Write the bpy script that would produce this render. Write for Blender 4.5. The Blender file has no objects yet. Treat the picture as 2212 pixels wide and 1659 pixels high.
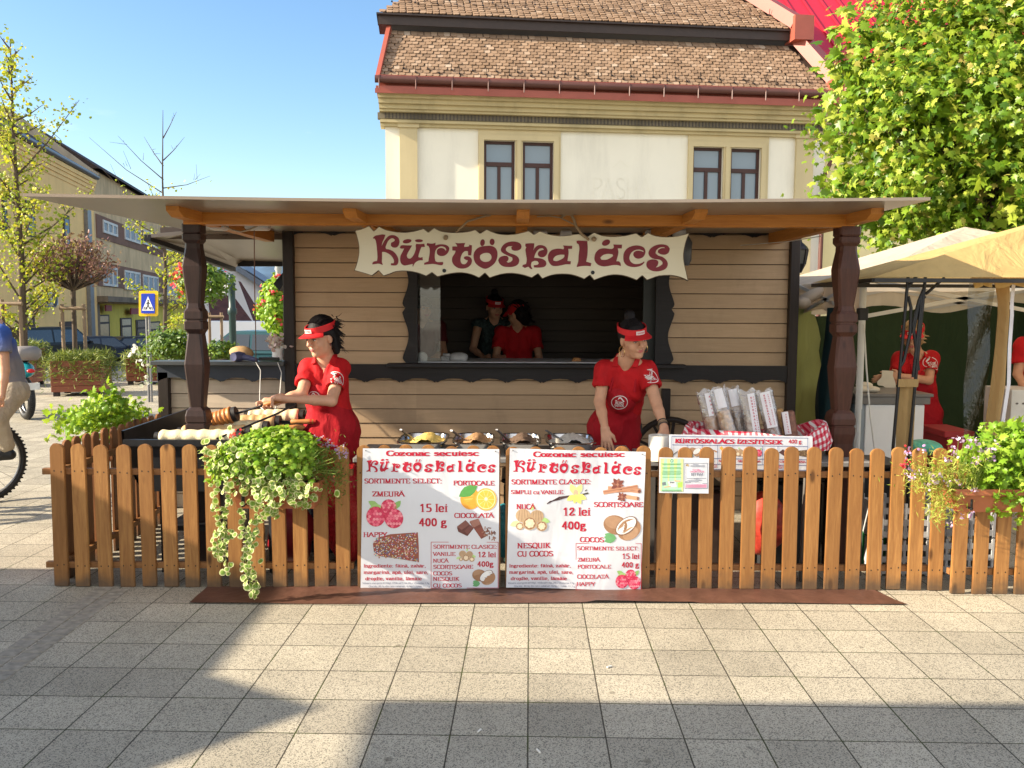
import bpy, bmesh, math, random
import numpy as np
from mathutils import Vector, Matrix, geometry
from mathutils.bvhtree import BVHTree
random.seed(7); RNG = np.random.default_rng(7)
SC = bpy.context.scene
COL = SC.collection
R = math.radians
# camera
CAM_H, PITCH, ROLL, FPX, CX, CY = 1.62, R(4.83), .0044, 1860.0, 1106.0, 829.5   # pixel frame 2212 x 1659
F_ = Vector((0, math.cos(PITCH), -math.sin(PITCH))); U_ = Vector((0, math.sin(PITCH), math.cos(PITCH))); R_ = Vector((1, 0, 0))
Rr = (R_ + U_ * ROLL).normalized(); Ur = (U_ - R_ * ROLL).normalized()
cam_d = bpy.data.cameras.new('camera'); cam = bpy.data.objects.new('camera', cam_d); COL.objects.link(cam)
cam_d.sensor_width = 36; cam_d.lens = FPX / 2212 * 36; cam_d.clip_start = .05; cam_d.clip_end = 6000
cam.matrix_world = Matrix(((Rr.x, Ur.x, -F_.x, 0), (Rr.y, Ur.y, -F_.y, 0), (Rr.z, Ur.z, -F_.z, CAM_H), (0, 0, 0, 1)))
SC.camera = cam
SC.view_settings.view_transform = 'Standard'; SC.view_settings.look = 'None'
SC.view_settings.exposure = 1.35; SC.view_settings.gamma = 1
# light
SUN_L = Vector((1, .21, -.50)).normalized()          # direction the sunlight travels
w = bpy.data.worlds.new('World'); SC.world = w; w.use_nodes = True
wn = w.node_tree; bg = wn.nodes['Background']
sky = wn.nodes.new('ShaderNodeTexSky'); sky.sky_type = 'NISHITA'; sky.sun_disc = False
sky.sun_elevation = math.asin(-SUN_L.z); sky.sun_rotation = math.atan2(-SUN_L.x, -SUN_L.y)
sky.air_density = 1.0; sky.dust_density = .6; sky.ozone_density = 1.2
hs = wn.nodes.new('ShaderNodeHueSaturation'); hs.inputs['Saturation'].default_value = 1.18; wn.links.new(sky.outputs[0], hs.inputs['Color'])
tcw = wn.nodes.new('ShaderNodeTexCoord'); mpw = wn.nodes.new('ShaderNodeMapping'); mpw.inputs['Scale'].default_value = (1.2, 1.2, 5.5); nzw = wn.nodes.new('ShaderNodeTexNoise'); nzw.inputs['Scale'].default_value = 2.3; nzw.inputs['Detail'].default_value = 7; rpw = wn.nodes.new('ShaderNodeValToRGB'); rpw.color_ramp.elements[0].position = .60; rpw.color_ramp.elements[1].position = .86; rpw.color_ramp.elements[1].color = (.62, .62, .62, 1); mxw = wn.nodes.new('ShaderNodeMix'); mxw.data_type = 'RGBA'; mxw.inputs[7].default_value = (8.4, 7.9, 7.2, 1); sxw = wn.nodes.new('ShaderNodeSeparateXYZ'); mrw = wn.nodes.new('ShaderNodeMapRange'); mrw.inputs[1].default_value = .25; mrw.inputs[2].default_value = -.5; mrw.inputs[4].default_value = .34; adw = wn.nodes.new('ShaderNodeMath')  # warm cloud tint, added thicker behind the camera to brighten the fill light
wn.links.new(tcw.outputs['Generated'], mpw.inputs[0]); wn.links.new(mpw.outputs[0], nzw.inputs['Vector']); wn.links.new(tcw.outputs['Generated'], sxw.inputs[0]); wn.links.new(sxw.outputs[1], mrw.inputs[0]); wn.links.new(mrw.outputs[0], adw.inputs[0]); wn.links.new(nzw.outputs['Fac'], adw.inputs[1]); wn.links.new(adw.outputs[0], rpw.inputs[0]); wn.links.new(rpw.outputs[0], mxw.inputs[0]); wn.links.new(hs.outputs[0], mxw.inputs[6])
wn.links.new(mxw.outputs[2], bg.inputs[0]); bg.inputs[1].default_value = .104
sl = bpy.data.lights.new('sun', 'SUN'); sl.energy = 5.0; sl.angle = R(.6); sl.color = (1, .87, .68)
so = bpy.data.objects.new('sun', sl); COL.objects.link(so)
so.rotation_euler = (-SUN_L).to_track_quat('Z', 'Y').to_euler(); so.location = (-20, -6, 14)
# pixel helpers (2212-wide frame of the photograph)
def ray(px, py):
 return F_ + Rr * ((px - CX) / FPX) + Ur * ((CY - py) / FPX)
CAMP = Vector((0, 0, CAM_H))
def at(px, py, Y):
 d = ray(px, py); return CAMP + d * (Y / d.y)
def gnd(px, py, z=0.):
 d = ray(px, py); return CAMP + d * ((z - CAM_H) / d.z)
def hit(px, py, p0, n):
 d = ray(px, py); return CAMP + d * ((p0 - CAMP).dot(n) / d.dot(n))
# object helpers
def tag(o, label=None, cat=None, group=None, kind=None):
 if label: o['label'] = label
 if cat: o['category'] = cat
 if group: o['group'] = group
 if kind: o['kind'] = kind
 return o
def empty(name, loc=(0, 0, 0), rz=0., label=None, cat=None, group=None):
 o = bpy.data.objects.new(name, None); COL.objects.link(o); o.location = loc; o.rotation_euler = (0, 0, rz)
 o.empty_display_size = .1
 return tag(o, label, cat, group)
def put(name, me, parent=None):
 o = bpy.data.objects.new(name, me); COL.objects.link(o)
 if parent is not None:
  o.parent = parent                      # geometry is written in world coordinates of the parent's place at build time
  if parent.type == 'EMPTY': o.matrix_parent_inverse = (Matrix.Translation(parent.location) @ Matrix.Rotation(parent.rotation_euler[2], 4, 'Z')).inverted()
 return o
def copy_tree(o, parent=None):
 c = o.copy(); COL.objects.link(c)
 if parent is not None: c.parent = parent
 for ch in list(o.children): copy_tree(ch, c)
 return c
def shade(me, ang=None):
 for p in me.polygons: p.use_smooth = True
 if ang is not None:
  try: me.set_sharp_from_angle(angle=R(ang))
  except Exception: pass
class MB:
 def __init__(s): s.v = []; s.f = []; s.m = []
 def add(s, vs, fs, mi=0):
  b = len(s.v); s.v.extend([tuple(x) for x in vs]); s.f.extend([tuple(i + b for i in f) for f in fs]); s.m.extend([mi] * len(fs)); return s
 def box(s, a, b, mi=0, M=None):
  x0, y0, z0 = a; x1, y1, z1 = b
  vs = [Vector(p) for p in ((x0, y0, z0), (x1, y0, z0), (x1, y1, z0), (x0, y1, z0), (x0, y0, z1), (x1, y0, z1), (x1, y1, z1), (x0, y1, z1))]
  if M is not None: vs = [M @ p for p in vs]
  return s.add(vs, [(0, 3, 2, 1), (4, 5, 6, 7), (0, 1, 5, 4), (1, 2, 6, 5), (2, 3, 7, 6), (3, 0, 4, 7)], mi)
 def bbox(s, c, d, mi=0, M=None, bev=.004):
  """box with chamfered edges: centre c, size d"""
  bm = bmesh.new(); bmesh.ops.create_cube(bm, size=1)
  for v in bm.verts: v.co = Vector((v.co.x * d[0], v.co.y * d[1], v.co.z * d[2]))
  bmesh.ops.bevel(bm, geom=list(bm.edges), offset=min(bev, min(d) * .45), segments=1, affect='EDGES')
  T = Matrix.Translation(c); T = (M @ T) if M is not None else T
  bm.verts.index_update(); s.add([T @ v.co for v in bm.verts], [[v.index for v in f.verts] for f in bm.faces], mi); bm.free(); return s
 def tube(s, path, r, n=8, mi=0, cap=True, squash=None):
  P = [Vector(p) for p in path]; k = len(P); rr = r if isinstance(r, (list, tuple)) else [r] * k
  rings = []; ref = None
  for i in range(k):
   t = (P[min(i + 1, k - 1)] - P[max(i - 1, 0)]).normalized()
   if ref is None:
    ref = t.orthogonal().normalized()
   a = (ref - t * ref.dot(t))
   a = a.normalized() if a.length > 1e-5 else t.orthogonal().normalized()
   ref = a; b = t.cross(a)
   rings.append([P[i] + (a * math.cos(2 * math.pi * j / n) + b * math.sin(2 * math.pi * j / n)) * rr[i] for j in range(n)])
  vs = [p for q in rings for p in q]; fs = []
  for i in range(k - 1):
   for j in range(n):
    fs.append((i * n + j, i * n + (j + 1) % n, (i + 1) * n + (j + 1) % n, (i + 1) * n + j))
  if cap: fs.append(tuple(range(n - 1, -1, -1))); fs.append(tuple((k - 1) * n + j for j in range(n)))
  return s.add(vs, fs, mi)
 def bar(s, a, b, wx, wy, mi=0, up=(0, 0, 1)):
  """rectangular bar from a to b; wx across, wy along 'up'"""
  a = Vector(a); b = Vector(b); t = (b - a).normalized(); u = Vector(up); x = t.cross(u)
  if x.length < 1e-4: x = t.orthogonal()
  x.normalize(); u = x.cross(t).normalized(); x *= wx / 2; u *= wy / 2
  vs = [a - x - u, a + x - u, a + x + u, a - x + u, b - x - u, b + x - u, b + x + u, b - x + u]
  return s.add(vs, [(0, 3, 2, 1), (4, 5, 6, 7), (0, 1, 5, 4), (1, 2, 6, 5), (2, 3, 7, 6), (3, 0, 4, 7)], mi)
 def lathe(s, prof, c=(0, 0, 0), n=16, mi=0, M=None, cap=True):
  c = Vector(c); vs = []; fs = []; k = len(prof)
  for r, z in prof:
   for j in range(n):
    a = 2 * math.pi * j / n; p = Vector((r * math.cos(a), r * math.sin(a), z))
    vs.append((M @ p if M is not None else p) + c)
  for i in range(k - 1):
   for j in range(n): fs.append((i * n + j, i * n + (j + 1) % n, (i + 1) * n + (j + 1) % n, (i + 1) * n + j))
  if cap:
   fs.append(tuple(range(n - 1, -1, -1))); fs.append(tuple((k - 1) * n + j for j in range(n)))
  return s.add(vs, fs, mi)
 def ell(s, c, r, n=12, mi=0, M=None):
  c = Vector(c); rx, ry, rz = (r, r, r) if isinstance(r, (int, float)) else r; h = max(4, n // 2); vs = []; fs = []
  for i in range(h + 1):
   th = math.pi * i / h
   for j in range(n):
    a = 2 * math.pi * j / n
    p = Vector((rx * math.sin(th) * math.cos(a), ry * math.sin(th) * math.sin(a), rz * math.cos(th)))
    vs.append((M @ p if M is not None else p) + c)
  for i in range(h):
   for j in range(n): fs.append((i * n + j, (i + 1) * n + j, (i + 1) * n + (j + 1) % n, i * n + (j + 1) % n))
  return s.add(vs, fs, mi)
 def poly(s, outer, to3, t=.0, holes=(), mi=0, mside=None):
  """flat 2D polygon with holes placed by to3(x,y,depth); t>0 gives thickness (depth 0 front, t back)"""
  loops = [list(outer)] + [list(h) for h in holes]
  tris = geometry.tessellate_polygon([[Vector((p[0], p[1], 0)) for p in l] for l in loops])
  pts = [p for l in loops for p in l]; n = len(pts)
  def ar(f): a, b, c = (pts[i] for i in f); return (b[0] - a[0]) * (c[1] - a[1]) - (b[1] - a[1]) * (c[0] - a[0])
  tr = [f if ar(f) > 0 else (f[0], f[2], f[1]) for f in tris if abs(ar(f)) > 1e-12]
  vs = [to3(p[0], p[1], 0) for p in pts]
  fs = list(tr); b0 = len(s.f)
  if t:
   vs += [to3(p[0], p[1], t) for p in pts]; fs += [(a + n, c + n, b + n) for a, b, c in tr]
  s.add(vs, fs, mi)
  if t:
   q = []; o = 0
   for l in loops:
    k = len(l); q += [(o + i, o + (i + 1) % k, n + o + (i + 1) % k, n + o + i) for i in range(k)]; o += k
   base = len(s.v) - 2 * n
   s.f.extend([tuple(i + base for i in f) for f in q]); s.m.extend([mi if mside is None else mside] * len(q))
  return s
 def mesh(s, name, mats, smooth=None, fix=False):
  me = bpy.data.meshes.new(name); me.from_pydata(s.v, [], s.f)
  for m in (mats if isinstance(mats, (list, tuple)) else [mats]): me.materials.append(m)
  if any(s.m): me.polygons.foreach_set('material_index', s.m)
  if fix:
   bm = bmesh.new(); bm.from_mesh(me); bmesh.ops.recalc_face_normals(bm, faces=list(bm.faces)); bm.to_mesh(me); bm.free()
  if smooth is not None: shade(me, smooth)
  me.update(); return me
 def build(s, name, mats, parent=None, smooth=None, fix=False):
  return put(name, s.mesh(name, mats, smooth, fix), parent)
def rot_to(z, spin=0.):
 """3x3 taking +Z to direction z"""
 q = Vector(z).to_track_quat('Z', 'Y'); return q.to_matrix() @ Matrix.Rotation(spin, 3, 'Z')
def smooth_loop(P, sub=3, corner=50):
 """closed Catmull-Rom with sharp corners kept"""
 n = len(P); out = []; V = [Vector(p) for p in P]
 def sharp(i):
  a = V[i] - V[i - 1]; b = V[(i + 1) % n] - V[i]
  return a.length > 1e-9 and b.length > 1e-9 and math.degrees(a.angle(b)) > corner
 S = [sharp(i) for i in range(n)]
 for i in range(n):
  p1, p2 = V[i], V[(i + 1) % n]
  m1 = Vector((0, 0)) if S[i] else (p2 - V[i - 1]) * .5
  m2 = Vector((0, 0)) if S[(i + 1) % n] else (V[(i + 2) % n] - p1) * .5
  if S[i]: m1 = (p2 - p1) * .9 - m2 * .2 if not S[(i + 1) % n] else (p2 - p1)
  if S[(i + 1) % n]: m2 = (p2 - p1) * .9 if not S[i] else (p2 - p1)
  for k in range(sub):
   t = k / sub; t2 = t * t; t3 = t2 * t
   out.append(tuple(p1 * (2 * t3 - 3 * t2 + 1) + m1 * (t3 - 2 * t2 + t) + p2 * (-2 * t3 + 3 * t2) + m2 * (t3 - t2)))
 return out
def ellipse(cx, cy, rx, ry, rot=0., n=18):
 c, s = math.cos(rot), math.sin(rot)
 return [(cx + rx * math.cos(a) * c - ry * math.sin(a) * s, cy + rx * math.cos(a) * s + ry * math.sin(a) * c) for a in (2 * math.pi * i / n for i in range(n))]
def np_mesh(name, V, F, mats, mi=None, smooth=False):
 """V (n,3) array, F (m,k) array"""
 me = bpy.data.meshes.new(name); V = np.asarray(V, np.float32); F = np.asarray(F, np.int32); m, k = F.shape
 me.vertices.add(len(V)); me.vertices.foreach_set('co', V.ravel())
 me.loops.add(m * k); me.loops.foreach_set('vertex_index', F.ravel())
 me.polygons.add(m); me.polygons.foreach_set('loop_start', np.arange(0, m * k, k, dtype=np.int32))
 if mi is not None: me.polygons.foreach_set('material_index', np.asarray(mi, np.int32))
 if smooth: me.polygons.foreach_set('use_smooth', np.ones(m, bool))
 for mt in (mats if isinstance(mats, (list, tuple)) else [mats]): me.materials.append(mt)
 me.update(); me.validate(); return me
# materials
class NT:
 def __init__(s, name):
  s.m = bpy.data.materials.new(name); s.m.use_nodes = True; s.t = s.m.node_tree; s.n = s.t.nodes; s.l = s.t.links
  s.b = s.n['Principled BSDF']; s.out = s.n['Material Output']
 def node(s, typ, **kw):
  nd = s.n.new('ShaderNode' + typ)
  for k, v in kw.items():
   if k.startswith('i_'):
    key = k[2:]; key = int(key) if key.isdigit() else key
    nd.inputs[key].default_value = v
   else: setattr(nd, k, v)
  return nd
 def link(s, a, b): s.l.new(a, b)
 def coord(s, kind='Object', scale=(1, 1, 1), rot=(0, 0, 0), randoff=False):
  tc = s.node('TexCoord'); mp = s.node('Mapping'); mp.inputs['Scale'].default_value = scale; mp.inputs['Rotation'].default_value = rot
  src = s.node('NewGeometry').outputs['Position'] if kind == 'World' else tc.outputs[kind]
  s.link(src, mp.inputs['Vector'])
  if randoff:
   oi = s.node('ObjectInfo'); mu = s.node('Math', operation='MULTIPLY'); mu.inputs[1].default_value = 37.
   s.link(oi.outputs['Random'], mu.inputs[0]); cb = s.node('CombineXYZ')
   for i in range(3): s.link(mu.outputs[0], cb.inputs[i])
   s.link(cb.outputs[0], mp.inputs['Location'])
  return mp.outputs[0]
 def noise(s, vec, scale=5., detail=4., rough=.55, dist=0.):
  nd = s.node('TexNoise'); nd.inputs['Scale'].default_value = scale; nd.inputs['Detail'].default_value = detail
  nd.inputs['Roughness'].default_value = rough; nd.inputs['Distortion'].default_value = dist
  if vec is not None: s.link(vec, nd.inputs['Vector'])
  return nd.outputs['Fac']
 def ramp(s, fac, stops):
  r = s.node('ValToRGB'); e = r.color_ramp.elements
  while len(e) < len(stops): e.new(.5)
  for i, (p, c) in enumerate(stops): e[i].position = p; e[i].color = (*c, 1) if len(c) == 3 else c
  s.link(fac, r.inputs[0]); return r.outputs[0]
 def mix(s, fac, a, b, mode='MIX'):
  nd = s.node('Mix', data_type='RGBA', blend_type=mode)
  for k, v in ((0, fac), (6, a), (7, b)):
   if hasattr(v, 'links'): s.link(v, nd.inputs[k])
   else: nd.inputs[k].default_value = v if k == 0 else (*v, 1) if len(v) == 3 else v
  return nd.outputs[2]
 def math(s, op, a, b=0.):
  nd = s.node('Math', operation=op)
  for i, v in enumerate((a, b)):
   if hasattr(v, 'links'): s.link(v, nd.inputs[i])
   else: nd.inputs[i].default_value = v
  return nd.outputs[0]
 def bump(s, h, strength=.3, dist=.01):
  b = s.node('Bump'); b.inputs['Strength'].default_value = strength; b.inputs['Distance'].default_value = dist
  s.link(h, b.inputs['Height']); s.link(b.outputs[0], s.b.inputs['Normal'])
 def set(s, col=None, rough=None, metal=None, spec=None):
  if col is not None:
   if hasattr(col, 'links'): s.link(col, s.b.inputs['Base Color'])
   else: s.b.inputs['Base Color'].default_value = (*col, 1)
  if rough is not None:
   if hasattr(rough, 'links'): s.link(rough, s.b.inputs['Roughness'])
   else: s.b.inputs['Roughness'].default_value = rough
  if metal is not None: s.b.inputs['Metallic'].default_value = metal
  if spec is not None: s.b.inputs['Specular IOR Level'].default_value = spec
  return s
def sc3(c, f): return tuple(max(0., min(1., x * f)) for x in c)
def mat(name, col, rough=.6, var=.12, scale=6., bump=0., bscale=60., bdist=.004, metal=0., spec=.4, kind='World', rand=0., stretch=(1, 1, 1)):
 t = NT(name); v = t.coord(kind, scale=stretch)
 c = t.ramp(t.noise(v, scale, 5.), [(.3, sc3(col, 1 - var)), (.7, sc3(col, 1 + var))])
 if rand:
  oi = t.node('ObjectInfo'); c = t.mix(t.math('MULTIPLY', oi.outputs['Random'], rand), c, sc3(col, .45))
 t.set(c, rough, metal, spec)
 if bump: t.bump(t.noise(v, bscale, 3.), bump, bdist)
 return t.m
def wood(name, c1, c2, axis='z', rough=.55, rand=.35, kind='Object', knots=True, bump=.25, fine=1., dirt=None, isl=0.):
 t = NT(name); sc = {'z': (14, 14, 1.1), 'x': (1.1, 14, 14), 'y': (14, 1.1, 14)}[axis]
 v = t.coord(kind, scale=tuple(a * fine for a in sc), randoff=True)
 n1 = t.noise(v, 2.2, 6., .6, 1.2); n2 = t.noise(v, 9., 3., .6, .4)
 f = t.math('ADD', t.math('MULTIPLY', n1, .7), t.math('MULTIPLY', n2, .3))
 c = t.ramp(f, [(.3, c2), (.5, tuple((a + b) / 2 for a, b in zip(c1, c2))), (.66, c1)])
 if knots:
  v2 = t.coord(kind, scale={'z': (6, 6, 2.4), 'x': (2.4, 6, 6), 'y': (6, 2.4, 6)}[axis], randoff=True)
  vo = t.node('TexVoronoi'); vo.inputs['Scale'].default_value = 1.1; t.link(v2, vo.inputs['Vector'])
  c = t.mix(t.ramp(vo.outputs['Distance'], [(.06, (1, 1, 1)), (.13, (0, 0, 0))]), c, sc3(c2, .35))
 oi = t.node('ObjectInfo')
 c = t.mix(t.math('MULTIPLY', oi.outputs['Random'], rand), c, sc3(c2, .75))
 if isl:
  g = t.node('NewGeometry'); c = t.mix(t.math('MULTIPLY', g.outputs['Random Per Island'], isl), c, sc3(c2, .62)); c = t.mix(t.ramp(t.noise(t.coord('World', scale=(1, 1, .5)), 2.6, 6., .7), [(.5, (0, 0, 0)), (.8, (.5, .5, .5))]), c, sc3(c2, .55))
 if dirt is not None:
  g = t.node('NewGeometry'); sx = t.node('SeparateXYZ'); t.link(g.outputs['Position'], sx.inputs[0])
  lo = t.math('ADD', t.math('MULTIPLY', sx.outputs[2], -9.), t.math('MULTIPLY', t.noise(t.coord('World'), 7., 4.), 2.2))
  c = t.mix(t.ramp(lo, [(.1, (0, 0, 0)), (.95, (.75, .75, .75))]), c, dirt)
 t.set(c, rough, 0, .35); t.bump(f, bump, .003); return t.m
def leafmat(name, stops, trans=.35, rough=.45):
 t = NT(name); g = t.node('NewGeometry'); c = t.ramp(g.outputs['Random Per Island'], stops); t.set(c, rough, 0, .35)
 tr = t.node('BsdfTranslucent'); t.link(t.mix(.35, c, (.5, .6, .03)), tr.inputs[0]); mx = t.node('MixShader'); mx.inputs[0].default_value = trans
 t.link(t.b.outputs[0], mx.inputs[1]); t.link(tr.outputs[0], mx.inputs[2]); t.link(mx.outputs[0], t.out.inputs[0]); return t.m
def glassmat(name, col=(.02, .025, .03), rough=.03, alpha=1.):
 t = NT(name); t.set(col, rough, 0, .9); t.b.inputs['Alpha'].default_value = alpha; return t.m
def clearmat(name, tint=(1, 1, 1), gloss=.12, rough=.05, wrinkle=0., haze=0.):
 """thin clear film: transparent + a little glossy"""
 t = NT(name); a = t.node('BsdfTransparent'); a.inputs[0].default_value = (*tint, 1)
 g = t.node('BsdfGlossy'); g.inputs['Roughness'].default_value = rough; mx = t.node('MixShader')
 fr = t.node('LayerWeight'); fr.inputs[0].default_value = .35; f = t.math('ADD', t.math('MULTIPLY', fr.outputs['Facing'], gloss * 2), gloss * .5)
 if wrinkle:
  b = t.node('Bump'); b.inputs['Strength'].default_value = wrinkle; b.inputs['Distance'].default_value = .01
  t.link(t.noise(t.coord('World', scale=(1, 1, .5)), 45., 3.), b.inputs['Height']); t.link(b.outputs[0], g.inputs['Normal']); t.link(b.outputs[0], fr.inputs['Normal'])
 last = a.outputs[0]
 if haze:
  d = t.node('BsdfDiffuse'); d.inputs[0].default_value = (.85, .85, .85, 1); m2 = t.node('MixShader'); m2.inputs[0].default_value = haze
  t.link(last, m2.inputs[1]); t.link(d.outputs[0], m2.inputs[2]); last = m2.outputs[0]
 t.link(f, mx.inputs[0]); t.link(last, mx.inputs[1]); t.link(g.outputs[0], mx.inputs[2]); t.link(mx.outputs[0], t.out.inputs[0]); return t.m
M_ = {}
def simple(name, col, **kw):
 if name not in M_: M_[name] = mat(name, col, **kw)
 return M_[name]
# leaves
def tmpl_fan(outline, cup=.12):
 """outline 2D (tip along +y); returns verts (k+1,3), tris"""
 k = len(outline); cx = sum(p[0] for p in outline) / k; cy = sum(p[1] for p in outline) / k
 V = [(x, y, -cup * abs(x) * 1.6 - cup * (y * y) * .6) for x, y in outline] + [(cx, cy, .02)]
 return np.array(V), np.array([(i, (i + 1) % k, k) for i in range(k)])
MAPLE = tmpl_fan([(0, 0), (.22, -.06), (.2, .1), (.52, .14), (.36, .3), (.44, .52), (.22, .5), (.12, .62), (0, .98), (-.12, .62), (-.22, .5), (-.44, .52), (-.36, .3), (-.52, .14), (-.2, .1), (-.22, -.06)])
ROUND = tmpl_fan([(0, 0), (.32, -.05), (.5, .22), (.42, .6), (.16, .82), (-.16, .82), (-.42, .6), (-.5, .22), (-.32, -.05)], .2)
OVAL = tmpl_fan([(0, 0), (.24, .25), (.22, .65), (0, 1), (-.22, .65), (-.24, .25)], .15)
NARROW = tmpl_fan([(0, 0), (.07, .35), (0, 1), (-.07, .35)], .15)
CUT = tmpl_fan([(0, 0), (.3, -.08), (.28, .1), (.55, .2), (.36, .36), (.5, .6), (.2, .55), (.1, .85), (-.1, .85), (-.2, .55), (-.5, .6), (-.36, .36), (-.55, .2), (-.28, .1), (-.3, -.08)], .22)
def leaves(C, N, S, T, tip=None, rng=RNG):
 """C centres (n,3), N normals (n,3), S sizes (n,), T template; tip = preferred tip direction (n,3)"""
 C = np.asarray(C, float); N = np.asarray(N, float); n = len(C); N = N / (np.linalg.norm(N, axis=1, keepdims=True) + 1e-9)
 A = rng.normal(size=(n, 3)) if tip is None else np.asarray(tip, float)
 B = A - N * (A * N).sum(1, keepdims=True); B /= (np.linalg.norm(B, axis=1, keepdims=True) + 1e-9); X = np.cross(B, N)
 tv, tf = T; k = len(tv); S = np.asarray(S, float)[:, None, None]
 V = C[:, None, :] + S * (tv[None, :, 0:1] * X[:, None, :] + tv[None, :, 1:2] * B[:, None, :] + tv[None, :, 2:3] * N[:, None, :])
 F = (np.arange(n)[:, None, None] * k + tf[None]).reshape(-1, 3)
 return V.reshape(-1, 3), F
def join_np(parts):
 V = []; F = []; MI = []; o = 0
 for v, f, mi in parts:
  V.append(v); F.append(f + o); MI.append(np.full(len(f), mi)); o += len(v)
 return np.concatenate(V), np.concatenate(F), np.concatenate(MI)
# shared materials
WOOD_F = wood('fence wood', (.50, .25, .078), (.25, .105, .03), 'z', rough=.55, rand=.65, bump=.45, dirt=(.07, .055, .04))
WOOD_S = wood('side fence wood', (.36, .15, .05), (.18, .07, .022), 'z', rough=.5, rand=.45, dirt=(.07, .055, .04))
WOOD_R = wood('rail wood', (.34, .16, .055), (.19, .08, .025), 'x', rough=.55, rand=.3)
BEAM_W = wood('beam wood', (.56, .225, .035), (.40, .14, .02), 'x', rough=.4, rand=.15)
DARK_W = wood('dark brown timber', (.030, .019, .016), (.014, .009, .008), 'z', rough=.5, rand=.1, knots=False)
DARK_X = wood('dark brown board', (.024, .021, .022), (.012, .010, .011), 'x', rough=.55, rand=.1, knots=False)
COLM = wood('column timber', (.042, .020, .017), (.020, .010, .009), 'z', rough=.42, rand=.05, knots=True, bump=.4)
COLM_R = wood('red brown column timber', (.095, .034, .021), (.05, .018, .012), 'z', rough=.5, rand=.05, knots=True, bump=.3)
PLANK = wood('tan painted planks', (.62, .435, .27), (.52, .36, .215), 'x', rough=.55, rand=.12, knots=False, bump=.12, isl=.4)
PLANK_W = wood('pale painted planks', (.62, .51, .39), (.52, .42, .32), 'x', rough=.55, rand=.12, knots=False, bump=.12, isl=.25)
ALU = mat('roof underside sheet', (.25, .20, .155), .3, .12, 1.2, spec=.5)
STEEL = mat('stainless steel', (.62, .62, .62), .18, .05, 9, metal=1.)
IRON = mat('black iron', (.012, .012, .014), .42, .3, 20, bump=.15)
BLACK = mat('black plastic', (.012, .012, .013), .45, .15, 20)
WHITEP = mat('white paint', (.78, .78, .78), .5, .03, 8)
NAIL = mat('rusty nail', (.03, .017, .012), .6, .2, 30)
ROPE = wood('rope', (.42, .31, .19), (.25, .17, .1), 'z', fine=6, knots=False)
def red_cloth(name, col):
 t = NT(name); v = t.coord('World', scale=(1, 1, .55)); n = t.noise(v, 11., 4., .6, .6)
 t.set(t.ramp(n, [(.3, sc3(col, .8)), (.7, sc3(col, 1.12))]), .75, 0, .2)
 h = t.math('ADD', t.math('MULTIPLY', n, 1.), t.math('MULTIPLY', t.noise(t.coord('World'), 300., 2.), .06)); t.bump(h, .55, .02); return t.m
REDC = red_cloth('red polo cotton', (.50, .012, .016)); REDA = red_cloth('red apron cloth', (.40, .010, .018))
REDV = mat('red visor cloth', (.62, .016, .022), .6, .06, 20)
def skinmat(name, col):
 t = NT(name); n = t.noise(t.coord('World'), 30., 3.); t.set(t.ramp(n, [(.3, sc3(col, .92)), (.7, sc3(col, 1.06))]), .5, 0, .35)
 t.b.inputs['Subsurface Weight'].default_value = .12; t.b.inputs['Subsurface Radius'].default_value = (.02, .008, .004); t.b.inputs['Subsurface Scale'].default_value = .4; return t.m
SKIN = skinmat('skin', (.62, .34, .22)); SKIN2 = skinmat('tanned skin', (.58, .31, .19))
HAIR_B = mat('black hair', (.010, .008, .009), .6, .3, 60, spec=.2, stretch=(1, 1, .3), bump=.4, bscale=160)
HAIR_Y = mat('blond hair', (.40, .27, .13), .45, .3, 60, stretch=(1, 1, .3), bump=.4, bscale=160)
INKR = mat('red ink', (.47, .008, .035), .5, .06, 30); INKM = mat('maroon paint', (.19, .010, .022), .5, .12, 30)
INKB = mat('grey ink', (.18, .2, .28), .5, .05, 30)
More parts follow.
